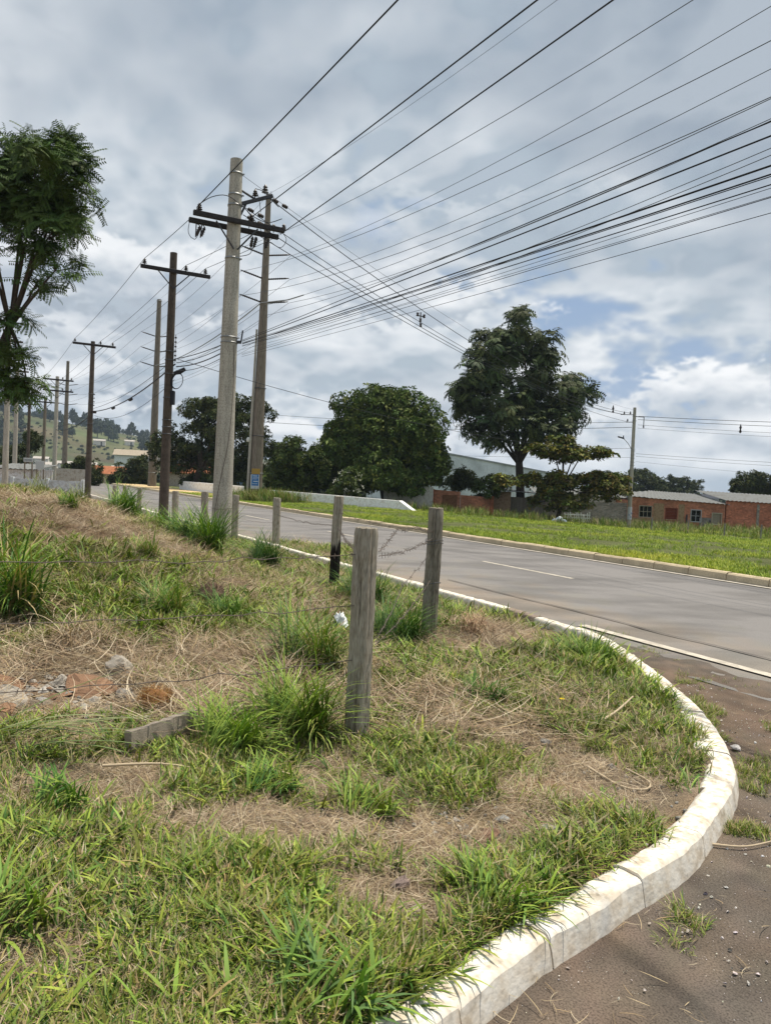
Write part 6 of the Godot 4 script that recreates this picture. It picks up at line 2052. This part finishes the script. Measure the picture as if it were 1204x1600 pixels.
		var sc := rf(0.45, 0.85) * (1.0 + 0.9 * smoothstep(25.0, 42.0, p))
		la.append(on_ground(w.x, w.z, far_y(s, p), sc))
		var t := rf(0.8, 1.2) * (1.0 + 0.5 * nn)
		lt.append(Color(t * (1.1 + 0.5 * maxf(nn, 0.0)), t * 1.12, t * 0.9))
	spread_out("verge_grass", lawn, la, lt, M.grass)
	var tallw := []
	for k in 3:
		tallw.append(tuft(22, 0.35, 0.9, 0.014, 0.03, 0.05, 0.6, 0.2, 1.0, 0.25, 620 + k, [leafg, olive, deep, dry], 4))
	la = []
	lt = []
	for k in 2600:
		var x := rf(-10, 36)
		var z := rf(-64.5, -48)
		var w := Vector3(x, 0, z)
		var s := w.dot(DIR)
		var p := w.dot(NRM)
		if p < 17.5 or s > 100.0:
			continue
		if x < 4.0 and z > -59.5 + 0.85 * (x + 8.75) - 8.0 and z > -59.0 + 0.82 * (x + 8.75) - 1.5:
			continue
		var near_house := smoothstep(-56.0, -61.0, z)
		if rng.randf() > 0.15 + 0.75 * near_house + 0.6 * n_bare.get_noise_2d(x * 0.4, z * 0.4):
			continue
		la.append(on_ground(x, z, far_y(s, p), rf(0.5, 1.1)))
		lt.append(Color.WHITE * rf(0.8, 1.25))
	for k in 260:                                       # round the foot of the tallest pole
		var x := -8.0 + rng.randfn() * 1.1
		var z := -51.2 + rng.randfn() * 0.9
		la.append(on_ground(x, z, far_y(50, 16.7), rf(0.7, 1.3)))
		lt.append(Color.WHITE * rf(0.8, 1.25))
	spread_out("field_weeds", tallw, la, lt, M.grass)

func spread_out(called: String, meshes: Array, where: Array, tints: Array, m: Material) -> void:
	var n := meshes.size()
	for k in n:
		var w := []
		var t := []
		for j in range(k, where.size(), n):
			w.append(where[j])
			t.append(tints[j])
		if w.size() > 0:
			scatter(called, meshes[k], m, w, t)

func clumps() -> void:
	var lime := Color(0.230, 0.315, 0.052)
	var leafg := Color(0.140, 0.240, 0.046)
	var deep := Color(0.060, 0.140, 0.030)
	var bluish := Color(0.105, 0.185, 0.060)
	var dry := Color(0.34, 0.27, 0.14)
	var list := [
		["tall_grass", "tall fountain-shaped tuft of grass left of the corner post, brown at its foot", -0.62, -6.70, 0.62, 230, [leafg, bluish, lime, dry], 0.012],
		["tall_grass", "yellow-green tuft spilling against the foot of the corner post", -0.52, -5.05, 0.50, 190, [lime, lime, leafg, olive_c()], 0.013],
		["tall_grass", "bright lime tuft standing left of the tuft at the corner post", -0.90, -4.75, 0.48, 160, [lime, lime, leafg], 0.014],
		["tall_grass", "soft green tuft at the foot of the wire-wrapped post", 0.20, -8.10, 0.54, 200, [leafg, bluish, deep], 0.010],
		["tall_grass", "big tuft at the left edge on the slope of the mound", -3.85, -7.95, 0.86, 230, [leafg, lime, deep, dry], 0.020],
		["tall_grass", "large bushy tuft in front of the big concrete pole", -3.2, -13.6, 0.88, 280, [leafg, bluish, deep, lime], 0.020],
		["tall_grass", "smaller tuft just right of the large bushy one, near the kerb", -2.25, -14.6, 0.6, 170, [leafg, bluish, deep], 0.016],
		["tall_grass", "green tuft between the burnt post and the corner post", -0.22, -10.4, 0.55, 170, [leafg, deep, bluish], 0.012],
		["tall_grass", "tuft overhanging the inside of the kerb where it begins to curve", 2.10, -7.55, 0.34, 120, [leafg, deep, lime], 0.008],
		["tall_grass", "second clump of the tuft before the concrete pole, further left", -3.75, -14.2, 0.62, 150, [leafg, lime, deep], 0.016],
		["tall_grass", "tuft on the mound's right shoulder below the dark wooden pole", -5.2, -15.2, 0.7, 160, [leafg, lime, deep], 0.018],
		["tall_grass", "bright tuft on the mound's shoulder between the tall shoot and the dark wooden pole", -5.55, -17.0, 0.55, 110, [lime, leafg, deep], 0.02],
		["tall_grass", "bright tuft in front of the small far posts on the mound's slope", -4.75, -15.9, 0.50, 110, [lime, leafg], 0.02],
		["tall_grass", "pale thin grass on the skyline of the mound before the bluish wall", -7.15, -15.9, 0.50, 50, [olive_c(), Color(0.2, 0.24, 0.09)], 0.012],
		["tall_grass", "pale drooping grass on the skyline below the square signboard", -6.35, -15.9, 0.45, 45, [olive_c(), Color(0.22, 0.25, 0.10)], 0.014],
		["tall_grass", "green tuft on the mound's face, above the middle wire", -3.3, -10.6, 0.34, 90, [leafg, lime, dry], 0.013],
		["tall_grass", "low green patch on the mound's face below its crest", -5.2, -12.6, 0.34, 90, [leafg, lime, deep], 0.015],
		["tall_grass", "loose grass in the middle of the straw, beyond the rubble", -2.35, -8.3, 0.46, 140, [leafg, lime, bluish, dry], 0.012],
		["tall_grass", "loose grass left of the dry root clump", -1.75, -8.6, 0.36, 90, [leafg, bluish, deep], 0.010],
		["tall_grass", "coarse broad-leaved tuft at the bottom edge before the kerb", -0.12, -2.40, 0.34, 60, [leafg, leafg, bluish, lime], 0.022],
		["tall_grass", "coarse tuft lying over in the bottom left corner", -1.3, -2.75, 0.28, 60, [lime, leafg, olive_c()], 0.020],
		["tall_grass", "leafy tuft beside the kerb just short of its cracked block", 0.52, -3.05, 0.26, 60, [lime, leafg], 0.016],
		["tall_grass", "leafy tuft in the middle of the near grass, between two bare patches", -0.02, -3.9, 0.26, 80, [lime, leafg, olive_c()], 0.015],
		["tall_grass", "dense leafy tuft left of the near bare patch", -0.55, -4.1, 0.26, 90, [leafg, lime, deep], 0.014],
		["tall_grass", "dark green patch of leaves near the yellow flower", 0.85, -5.9, 0.22, 90, [deep, leafg], 0.012],
		["tall_grass", "leafy tuft on the far left of the near grass, below the fallen blades", -1.55, -3.75, 0.28, 80, [leafg, lime, deep], 0.016]]
	for q in list:
		var h: float = q[4]
		var m := tuft(int(q[5] * (2.6 if q[3] < -4.9 else 1.9)), h * 0.45, h * (1.5 if q[3] < -4.9 else 1.05), q[7] * 0.5, q[7] * (1.0 if q[3] < -4.9 else 0.85), 0.05, 0.85, 0.5, 1.8, 0.06 + h * 0.30, hash(q[1]) % 10000, q[6], 6)
		var o := obj(q[0], m, M.grass)
		o.position = Vector3(q[2], lot_y(q[2], q[3]), q[3])
		tag(o, q[1], "grass tuft")
	# the corn-like shoot on top of the mound
	var g := Geo.new()
	var r := RandomNumberGenerator.new()
	r.seed = 8
	g.col = Color(0.17, 0.24, 0.055)
	g.tube(PackedVector3Array([Vector3(0, -0.05, 0), Vector3(0.02, 0.3, 0), Vector3(0.05, 0.55, 0)]), PackedFloat32Array([0.014, 0.012, 0.006]), 6)
	for q in [[1.3, 0.75, 0.06, 0.1, 1.9], [1.7, 0.65, 0.055, 0.25, 1.8], [-1.2, 0.5, 0.05, 0.35, 1.3], [2.4, 0.55, 0.045, 0.3, 1.6], [-2.2, 0.45, 0.04, 0.5, 1.0], [0.6, 0.6, 0.05, 0.5, 1.6]]:
		g.col = Color(0.20, 0.28, 0.075) * r.randf_range(0.8, 1.15)
		g.blade(Vector3(0.01, 0.12 + r.randf() * 0.25, 0), q[0], q[1], q[2], q[3], q[4], 9, 0.2, 0.3)
	var o := obj("tall_shoot", g.mesh(), M.grass)
	o.position = Vector3(-5.92, lot_y(-5.92, -17.5) - 0.02, -17.5)
	tag(o, "arching corn-like shoot on the skyline of the mound", "plant")
	# green cut blades lying across the debris
	var fb := Geo.new()
	for k in 26:
		fb.col = [Color(0.13, 0.18, 0.06), Color(0.19, 0.22, 0.10), Color(0.25, 0.24, 0.12)][k % 3] * r.randf_range(0.8, 1.2)
		fb.blade(Vector3(r.randf_range(-0.45, 0.0), 0.03 + r.randf() * 0.10, r.randf_range(-0.16, 0.16)), 1.57 + r.randf_range(-0.5, 0.45), r.randf_range(0.5, 1.0), r.randf_range(0.012, 0.026), r.randf_range(0.95, 1.3), r.randf_range(0.3, 0.75), 8, r.randf_range(-0.8, 0.8), 0.25)
	var fo := obj("fallen_grass", fb.mesh(), M.grass)
	fo.position = Vector3(-1.95, lot_y(-1.95, -4.45), -4.45)
	tag(fo, "long cut green blades fallen flat beside the broken slab", "cut grass")

func olive_c() -> Color:
	return Color(0.17, 0.18, 0.045)

# ------------------------------------------------------------------ small things on the ground
func rock(label: String, called: String, category: String, at: Vector3, size: Vector3, col: Color, sd: int, rough := 0.7, group := "") -> void:
	var g := Geo.new()
	var nz := noise(1.0, 4, sd)
	var r := RandomNumberGenerator.new()
	r.seed = sd
	var cuts := []
	for k in 11:
		cuts.append([rdir_of(r), r.randf_range(0.5, 0.82)])
	var rows := 9
	var sides := 13
	var body := PackedVector3Array()
	for k in rows + 1:
		var th := PI * k / rows
		for m in sides:
			var a := TAU * m / sides + 0.2 * (k % 2)
			var d := Vector3(sin(th) * cos(a), cos(th), -sin(th) * sin(a))
			var l := 1.0
			for c in cuts:
				var dt: float = d.dot(c[0])
				if dt > 0.01:
					l = minf(l, c[1] / dt)
			l *= 1.0 + rough * 0.22 * nz.get_noise_3dv(d * 3.0)
			body.append(d * l * size)
	for k in rows:
		for m in sides:
			var q := k * sides + m
			var e := k * sides + (m + 1) % sides
			var mid := (body[q] + body[e + sides]) * 0.5
			g.col = col * (1.0 + 0.55 * nz.get_noise_3dv(mid / size * 2.0 + Vector3(5, 5, 5)))
			if k > 0:
				g.tri(body[q + sides], body[e], body[q])
			if k < rows - 1:
				g.tri(body[q + sides], body[e + sides], body[e])
	var o := obj(called, g.mesh(), M.stone)
	o.position = at
	o.rotation = Vector3(r.randf_range(-0.3, 0.3), r.randf_range(0, TAU), r.randf_range(-0.3, 0.3))
	tag(o, label, category, group)

func make_litter() -> void:
	var og := Color(0.44, 0.26, 0.16)
	var wt := Color(0.52, 0.47, 0.40)
	var rub := [
		["large flat orange-brown lump of fired clay in the rubble", -2.18, -5.72, 0.26, 0.07, 0.15, og], ["orange-brown lump at the left edge of the rubble", -2.78, -5.66, 0.14, 0.10, 0.12, og * 0.85],
		["pale jagged piece of mortar standing highest in the rubble", -2.08, -6.20, 0.15, 0.11, 0.11, Color(0.5, 0.45, 0.38)], ["bluish white flake beside the pale jagged mortar", -2.20, -6.45, 0.11, 0.06, 0.07, Color(0.52, 0.56, 0.56)],
		["white plaster chunk in front of the flat orange lump", -2.62, -5.36, 0.20, 0.05, 0.12, wt * 1.1], ["small orange brick fragment at the front of the rubble", -2.48, -5.10, 0.09, 0.05, 0.07, og * 1.1],
		["white pebble-like piece between the clay lumps", -2.42, -5.80, 0.07, 0.06, 0.06, wt * 1.15], ["grey chunk right of the flat orange lump", -1.86, -5.62, 0.09, 0.06, 0.08, Color(0.40, 0.36, 0.31)],
		["small round tan stone right of the rubble", -1.66, -5.95, 0.07, 0.05, 0.06, Color(0.42, 0.34, 0.25)], ["tan block half sunk near the left edge, below the rubble", -2.45, -4.82, 0.11, 0.07, 0.10, Color(0.36, 0.25, 0.17)],
		["pale stone on the bare soil between rubble and husk", -1.45, -5.75, 0.06, 0.04, 0.05, wt], ["whitish chip beside the broken slab", -1.36, -4.92, 0.06, 0.03, 0.04, wt * 1.3],
		["tan stone just right of the broken slab", -1.10, -4.90, 0.06, 0.045, 0.05, Color(0.42, 0.32, 0.22)],
		["flat cream stone in the near grass, below the coarse tuft", -1.06, -3.38, 0.065, 0.035, 0.04, Color(0.55, 0.47, 0.36)], ["small white chip right of the flat cream stone", -0.93, -3.38, 0.03, 0.015, 0.025, wt * 1.3],
		["pale grey stone upright in the grass near the dry stick", 1.13, -5.02, 0.055, 0.045, 0.05, Color(0.50, 0.47, 0.43)], ["dark stone left of the pale upright stone", 0.93, -4.95, 0.06, 0.035, 0.05, Color(0.17, 0.14, 0.13)],
		["brownish stone in the grass by the kerb's third block", 0.14, -3.13, 0.06, 0.05, 0.05, Color(0.34, 0.26, 0.23)], ["cream flat stone below the brownish stone", 0.20, -2.95, 0.045, 0.025, 0.04, Color(0.60, 0.52, 0.42)],
		["light round stone on the bare patch near the kerb", 0.88, -3.72, 0.055, 0.03, 0.045, Color(0.52, 0.49, 0.45)], ["brown clay shard on the middle bare patch", 0.56, -3.62, 0.09, 0.025, 0.06, Color(0.36, 0.22, 0.15)],
		["white chip on the middle bare patch", 0.42, -3.78, 0.045, 0.02, 0.03, wt * 1.2], ["grey chip under the grass on the middle bare patch", 0.66, -3.82, 0.05, 0.025, 0.04, Color(0.45, 0.46, 0.45)],
		["pinkish crumb beside the corner post's tuft", -0.18, -4.42, 0.07, 0.03, 0.05, Color(0.45, 0.33, 0.27)],
		["grey stone at the curve of the kerb, half under grass", 1.45, -4.62, 0.05, 0.03, 0.05, Color(0.36, 0.33, 0.30)]]
	for k in rub.size():
		var q: Array = rub[k]
		rock(q[0], "rubble_stone", "stone", Vector3(q[1], lot_y(q[1], q[2]) + q[4] * 0.35, q[2]), Vector3(q[3], q[4], q[5]) * (1.2 if q[1] < -1.4 else 1.0), q[6], 700 + k)
	rock("white stone chip on the side street outside the kerb's curve", "stone_chip", "stone", Vector3(2.55, -0.085, -5.38), Vector3(0.05, 0.025, 0.04), Color(0.72, 0.70, 0.68), 760)
	rock("little white lump fallen behind the kerb where the block is missing", "stone_chip", "stone", Vector3(1.98, -0.02, -9.35), Vector3(0.05, 0.05, 0.04), Color(0.7, 0.7, 0.7), 761)
	# white gravel spilt at the corner post: too many to count
	var peb := Geo.new()
	peb.col = Color(0.56, 0.53, 0.48)
	blob(peb, Vector3.ZERO, Vector3(1, 0.65, 0.85), noise(1.0, 2, 5), 0.5, 5, 7)
	var pm := peb.mesh()
	var where := []
	var tints := []
	for q in [[0.10, -4.90, 0.16, 150], [0.05, -5.05, 0.09, 60], [-0.05, -4.68, 0.10, 30], [0.48, -3.75, 0.16, 60], [-0.2, -3.72, 0.3, 70], [1.3, -4.3, 0.3, 50], [-2.3, -5.6, 0.5, 260], [-1.5, -5.2, 0.4, 60]]:
		for k in q[3]:
			var x: float = q[0] + rng.randfn() * q[2]
			var z: float = q[1] + rng.randfn() * q[2]
			where.append(on_ground(x, z, lot_y(x, z) + 0.003, rf(0.006, 0.018), 1.5))
			tints.append(Color.WHITE * rf(0.6, 1.3))
	scatter("gravel", pm, M.stone, where, tints)
	var frag := Geo.new()
	for k in 6:
		var u := Vector3(cos(k * 1.05), 0, sin(k * 1.05))
		var w := Vector3(cos(k * 1.05 + 1.05), 0, sin(k * 1.05 + 1.05))
		var tp := Vector3(0.2, 0.55, -0.1)
		frag.tri(u * (0.8 + 0.2 * (k % 2)), tp, w * (0.8 + 0.2 * ((k + 1) % 2)))
	where = []
	tints = []
	for k in 380:
		var x := -2.25 + rng.randfn() * 0.42
		var z := -5.6 + rng.randfn() * 0.36
		where.append(on_ground(x, z, lot_y(x, z), 0.012 + 0.06 * pow(rng.randf(), 2.2), 0.8))
		var t := rf(0.7, 1.2)
		tints.append([Color(0.52, 0.48, 0.42) * t, Color(0.40, 0.24, 0.15) * t, Color(0.40, 0.33, 0.25) * t, Color(0.60, 0.57, 0.52) * t][k % 4])
	scatter("rubble_fragments", frag.mesh(), M.stone, where, tints)
	where = []
	tints = []
	for k in 38000:
		var x := rf(-0.3, 4.2)
		var z := rf(-7.2, -1.7)
		if inside(x, z) > -0.06 or x * NRM.x + z * NRM.z > 6.6:
			continue
		var n := n_bare.get_noise_2d(x * 1.3, z * 1.3)
		if rng.randf() > 0.55 + n * 1.3:
			continue
		where.append(on_ground(x, z, -0.10, pow(rng.randf(), 14.0) * 0.011 + 0.0017, 1.5))
		var t := rf(0.55, 1.25)
		tints.append(Color(t, t * rf(0.85, 1.0), t * rf(0.75, 1.0)))
	scatter("road_grit", frag.mesh(), M.stone, where, tints)
	# dry stalk scraps on the side street
	var scr := []
	for k in 3:
		scr.append(thatch(5, 0.03, 0.12, 0.0025, 0.10, 0.004, 900 + k, [Color(0.42, 0.33, 0.2), Color(0.25, 0.18, 0.1), Color(0.5, 0.42, 0.3)]))
	where = []
	tints = []
	for k in 420:
		var x := rf(-0.2, 3.6)
		var z := rf(-6.5, -1.8)
		var d := inside(x, z)
		if d > -0.05 or d < -1.2 or rng.randf() > 0.25 + 0.75 * exp(d * 3.0):
			continue
		where.append(on_ground(x, z, -0.098, rf(0.6, 1.2), 0.05))
		tints.append(Color.WHITE * rf(0.7, 1.2))
	spread_out("stalk_scraps", scr, where, tints, M.straw)
	# the broken concrete slab
	var b := Geo.new()
	var nz := noise(3.0, 4, 81)
	var L := 0.25
	for k in 15:
		var x := -L + 2.0 * L * k / 14.0
		for q in [[-0.035, 0.09], [0.03, 0.10], [0.035, 0.0], [0.03, -0.04], [-0.04, -0.04]]:
			b.vert(Vector3(x + 0.012 * nz.get_noise_2d(q[0] * 50.0, q[1] * 50.0), q[1] + 0.012 * nz.get_noise_2d(x * 4.0, q[0] * 30.0), q[0] + 0.008 * nz.get_noise_2d(x * 5.0, q[1] * 30.0)), Vector3.UP)
	for k in 14:
		for m in 5:
			var q := k * 5 + m
			var e := k * 5 + (m + 1) % 5
			b.tri_i(q, e, e + 5)
			b.tri_i(q, e + 5, q + 5)
	for k in [0, 14]:
		var q0: int = k * 5
		for m in range(1, 4):
			b.tri(b.v[q0], b.v[q0 + m], b.v[q0 + m + 1])
	b.col = Color.WHITE
	for k in b.c.size():
		b.c[k] = Color(0.50, 0.43, 0.36)
	var s2 := Geo.new()
	for t in range(0, b.i.size(), 3):
		s2.col = Color(0.50, 0.43, 0.36)
		s2.tri(b.v[b.i[t]], b.v[b.i[t + 2]], b.v[b.i[t + 1]])
	var so := obj("broken_slab", s2.mesh(), M.stone)
	so.position = Vector3(-1.33, lot_y(-1.33, -4.76) + 0.05, -4.76)
	so.rotation = Vector3(0.0, 0.95, 0.05)
	tag(so, "long narrow broken piece of concrete slab lying aslant in the straw", "concrete slab")
	# hairy husk
	var hk := Geo.new()
	hk.col = Color(0.20, 0.10, 0.04)
	blob(hk, Vector3(0, 0.06, 0), Vector3(0.10, 0.075, 0.09), noise(2.0, 3, 6), 0.3)
	for k in 420:
		var d := rdir()
		if d.y < -0.2:
			continue
		hk.col = [Color(0.40, 0.20, 0.06), Color(0.30, 0.15, 0.055), Color(0.46, 0.27, 0.09)][k % 3] * rf(0.7, 1.2)
		var p := Vector3(0, 0.06, 0) + d * Vector3(0.095, 0.07, 0.085)
		var t := d.cross(rdir()).normalized()
		hk.tube(PackedVector3Array([p, p + (d * 0.5 + t).normalized() * 0.05, p + (d * 0.4 + t * 1.4).normalized() * 0.09]), PackedFloat32Array([0.0018, 0.0014, 0.0007]), 3, false)
	var ho := obj("coconut_husk", hk.mesh(), M.husk)
	ho.position = Vector3(-1.57, lot_y(-1.57, -5.42), -5.42)
	tag(ho, "hairy orange-brown husk lying by itself in the straw", "husk")
	# the uprooted clump
	var ug := Geo.new()
	ug.col = Color(0.10, 0.065, 0.045)
	blob(ug, Vector3(0, 0.10, 0), Vector3(0.16, 0.13, 0.14), noise(2.0, 3, 16), 0.7)
	for k in 160:
		var d := rdir()
		ug.col = [Color(0.16, 0.11, 0.075), Color(0.28, 0.21, 0.13), Color(0.09, 0.06, 0.045)][k % 3] * rf(0.7, 1.2)
		var p := Vector3(0, 0.11, 0) + d * Vector3(0.14, 0.11, 0.12)
		ug.tube(PackedVector3Array([p, p + d * 0.07 + rdir() * 0.03, p + d * 0.10 + rdir() * 0.06 - Vector3(0, 0.05, 0)]), PackedFloat32Array([0.003, 0.002, 0.001]), 3, false)
	var uo := obj("root_clump", ug.mesh(), M.husk)
	uo.position = Vector3(-2.05, lot_y(-2.05, -9.2), -9.2)
	tag(uo, "dark uprooted clump of grass roots in the straw, seen left of the burnt post", "root clump")
	# heap of dry bent stalks
	for q in [[-1.05, -6.75, "arched heap of dry bent stalks left of the tall fountain-shaped tuft", 1], [1.05, -8.75, "reddish heap of dry straw right of the wire-wrapped post", 2], [-2.75, -7.0, "loose grey-brown heap of dry stalks above the rubble", 3], [-0.75, -6.4, "dry stalks collapsed at the foot of the tall fountain-shaped tuft", 4]]:
		var dg := Geo.new()
		var r := RandomNumberGenerator.new()
		r.seed = 40 + q[3]
		for k in 150:
			dg.col = [Color(0.33, 0.25, 0.16), Color(0.24, 0.165, 0.105), Color(0.44, 0.36, 0.25)][k % 3] * r.randf_range(0.7, 1.25)
			if q[3] == 2:
				dg.col = dg.col * Color(1.0, 0.84, 0.78)
			var a := r.randf_range(0, TAU)
			dg.blade(Vector3(r.randfn() * 0.13, r.randf() * 0.05, r.randfn() * 0.13), a, r.randf_range(0.2, 0.55), r.randf_range(0.005, 0.010), r.randf_range(0.3, 1.1), r.randf_range(0.7, 1.9), 6, r.randf_range(-0.6, 0.6), 0.2)
		var o := obj("dry_stalk_heap", dg.mesh(), M.straw)
		o.position = Vector3(q[0], lot_y(q[0], q[1]), q[1])
		tag(o, q[2], "straw heap")
	# plastic bag
	var pg := Geo.new()
	pg.col = Color(0.70, 0.73, 0.76)
	blob(pg, Vector3(0, 0.07, 0), Vector3(0.07, 0.10, 0.05), noise(3.0, 4, 26), 0.9, 14, 18)
	blob(pg, Vector3(0.05, 0.03, 0.02), Vector3(0.06, 0.05, 0.05), noise(3.0, 4, 27), 0.9, 10, 14)
	var po := obj("plastic_bag", pg.mesh(), M.plastic)
	po.position = Vector3(-0.46, lot_y(-0.46, -8.6) + 0.02, -8.6)
	tag(po, "crumpled white plastic bag caught in the grass behind the corner post", "plastic bag")
	# dry sticks
	for q in [["pale dry stick lying on the grass inside the kerb's curve", [Vector3(1.62, 0.06, -5.42), Vector3(1.78, 0.09, -5.60), Vector3(1.95, 0.13, -5.82)], 0.011], ["thin twig lying across the pale dry stick", [Vector3(1.72, 0.07, -5.70), Vector3(1.77, 0.10, -5.84), Vector3(1.80, 0.14, -5.95)], 0.006], ["dry curled root looped on the bare patch near the kerb", [Vector3(1.28, 0.03, -4.55), Vector3(1.40, 0.02, -4.30), Vector3(1.52, 0.03, -4.24), Vector3(1.58, 0.03, -4.36), Vector3(1.50, 0.04, -4.52)], 0.009], ["pale straw stalk lying on the side street beyond the cracked block", [Vector3(1.72, -0.09, -3.86), Vector3(1.90, -0.085, -3.84), Vector3(2.10, -0.08, -3.92)], 0.007], ["short pale stalk lying in the grass by the leafy tuft", [Vector3(-0.75, 0.03, -4.30), Vector3(-0.6, 0.04, -4.26), Vector3(-0.45, 0.03, -4.22)], 0.008], ["bleached stalk lying across the straw before the broken slab", [Vector3(-1.50, 0.04, -4.20), Vector3(-1.2, 0.05, -4.24), Vector3(-0.98, 0.04, -4.22)], 0.009]]:
		var sg := Geo.new()
		sg.col = Color(0.47, 0.38, 0.26)
		var pts: Array = q[1]
		var cu := Curve3D.new()
		for k in pts.size():
			var a: Vector3 = pts[maxi(k - 1, 0)]
			var e: Vector3 = pts[mini(k + 1, pts.size() - 1)]
			cu.add_point(pts[k], (a - e) * 0.17, (e - a) * 0.17)
		cu.bake_interval = 0.02
		var bp := cu.get_baked_points()
		var rr := PackedFloat32Array()
		for k in bp.size():
			rr.append(q[2] * (1.0 - 0.5 * k / bp.size()) * rf(0.85, 1.15))
		sg.tube(bp, rr, 7)
		tag(obj("dry_stick", sg.mesh(), M.straw), q[0], "stick")
	# the yellow flower
	var f := thing("yellow_flower", "single yellow flower in the grass near the dark green leaves", "flower", Vector3(1.38, lot_y(1.38, -5.7), -5.7))
	var st := Geo.new()
	st.col = Color(0.1, 0.16, 0.04)
	st.tube(PackedVector3Array([Vector3.ZERO, Vector3(0.005, 0.05, 0), Vector3(0.0, 0.10, 0.01)]), PackedFloat32Array([0.002]), 5)
	obj("stem", st.mesh(), M.grass, f)
	var ft := Geo.new()
	ft.col = Color(0.72, 0.50, 0.02)
	for k in 12:
		var a := TAU * k / 12.0
		var d := Vector3(cos(a), 0.35, sin(a)).normalized()
		leaf_quadlet(ft, Vector3(0, 0.10, 0.01), d, d.cross(Vector3.UP).normalized(), 0.026, 0.012, 0.1)
	obj("petals", ft.mesh(), M.leaf, f)
	# concrete stump by the verge
	var cs := Geo.new()
	cs.box(Transform3D(Basis(), Vector3(0, 0.12, 0)), Vector3(1.5, 0.24, 0.5), 0.03)
	var co := obj("concrete_slab", cs.mesh(), M.concrete)
	co.position = Vector3(-7.6, -0.15, -52.6)
	co.rotation.y = -0.5
	tag(co, "flat pale concrete slab in the grass beside the tallest pole", "concrete slab")

# ------------------------------------------------------------------ the scene
func _ready() -> void:
	rng.seed = 4242
	var cam := Camera3D.new()
	cam.name = "camera"
	cam.fov = 67.3
	cam.position = Vector3(0, 1.68, 0)
	cam.rotation = Vector3(deg_to_rad(-2.24), 0, deg_to_rad(2.6))
	cam.near = 0.05
	cam.far = 6000.0
	add_child(cam)
	cam.current = true
	var env := Environment.new()
	env.background_mode = Environment.BG_SKY
	env.sky = make_sky()
	env.tonemap_mode = Environment.TONE_MAPPER_LINEAR
	env.tonemap_exposure = 1.12
	env.sdfgi_enabled = true
	env.ssao_enabled = true
	env.ssil_enabled = true
	env.fog_enabled = true
	env.fog_density = 0.00022
	env.fog_light_color = Color(0.72, 0.79, 0.87)
	var we := WorldEnvironment.new()
	we.name = "environment"
	we.environment = env
	add_child(we)
	var sun := DirectionalLight3D.new()
	sun.name = "sun"
	sun.light_energy = 1.5
	sun.light_color = Color(1.0, 0.96, 0.89)
	sun.light_angular_distance = 0.6
	sun.shadow_enabled = true
	var az := deg_to_rad(56.0)                       # the sun stands high, ahead of us and to the right
	var el := deg_to_rad(72.0)
	var to_sun := Vector3(sin(az) * cos(el), sin(el), -cos(az) * cos(el))
	add_child(sun)
	sun.look_at_from_position(Vector3.ZERO, -to_sun, Vector3.FORWARD)

	make_materials()
	make_kerb_path()
	make_ground()
	make_kerbs()
	make_houses()
	make_poles()
	make_fence()
	make_wires()
	make_trees()
	make_grass()
	clumps()
	make_litter()
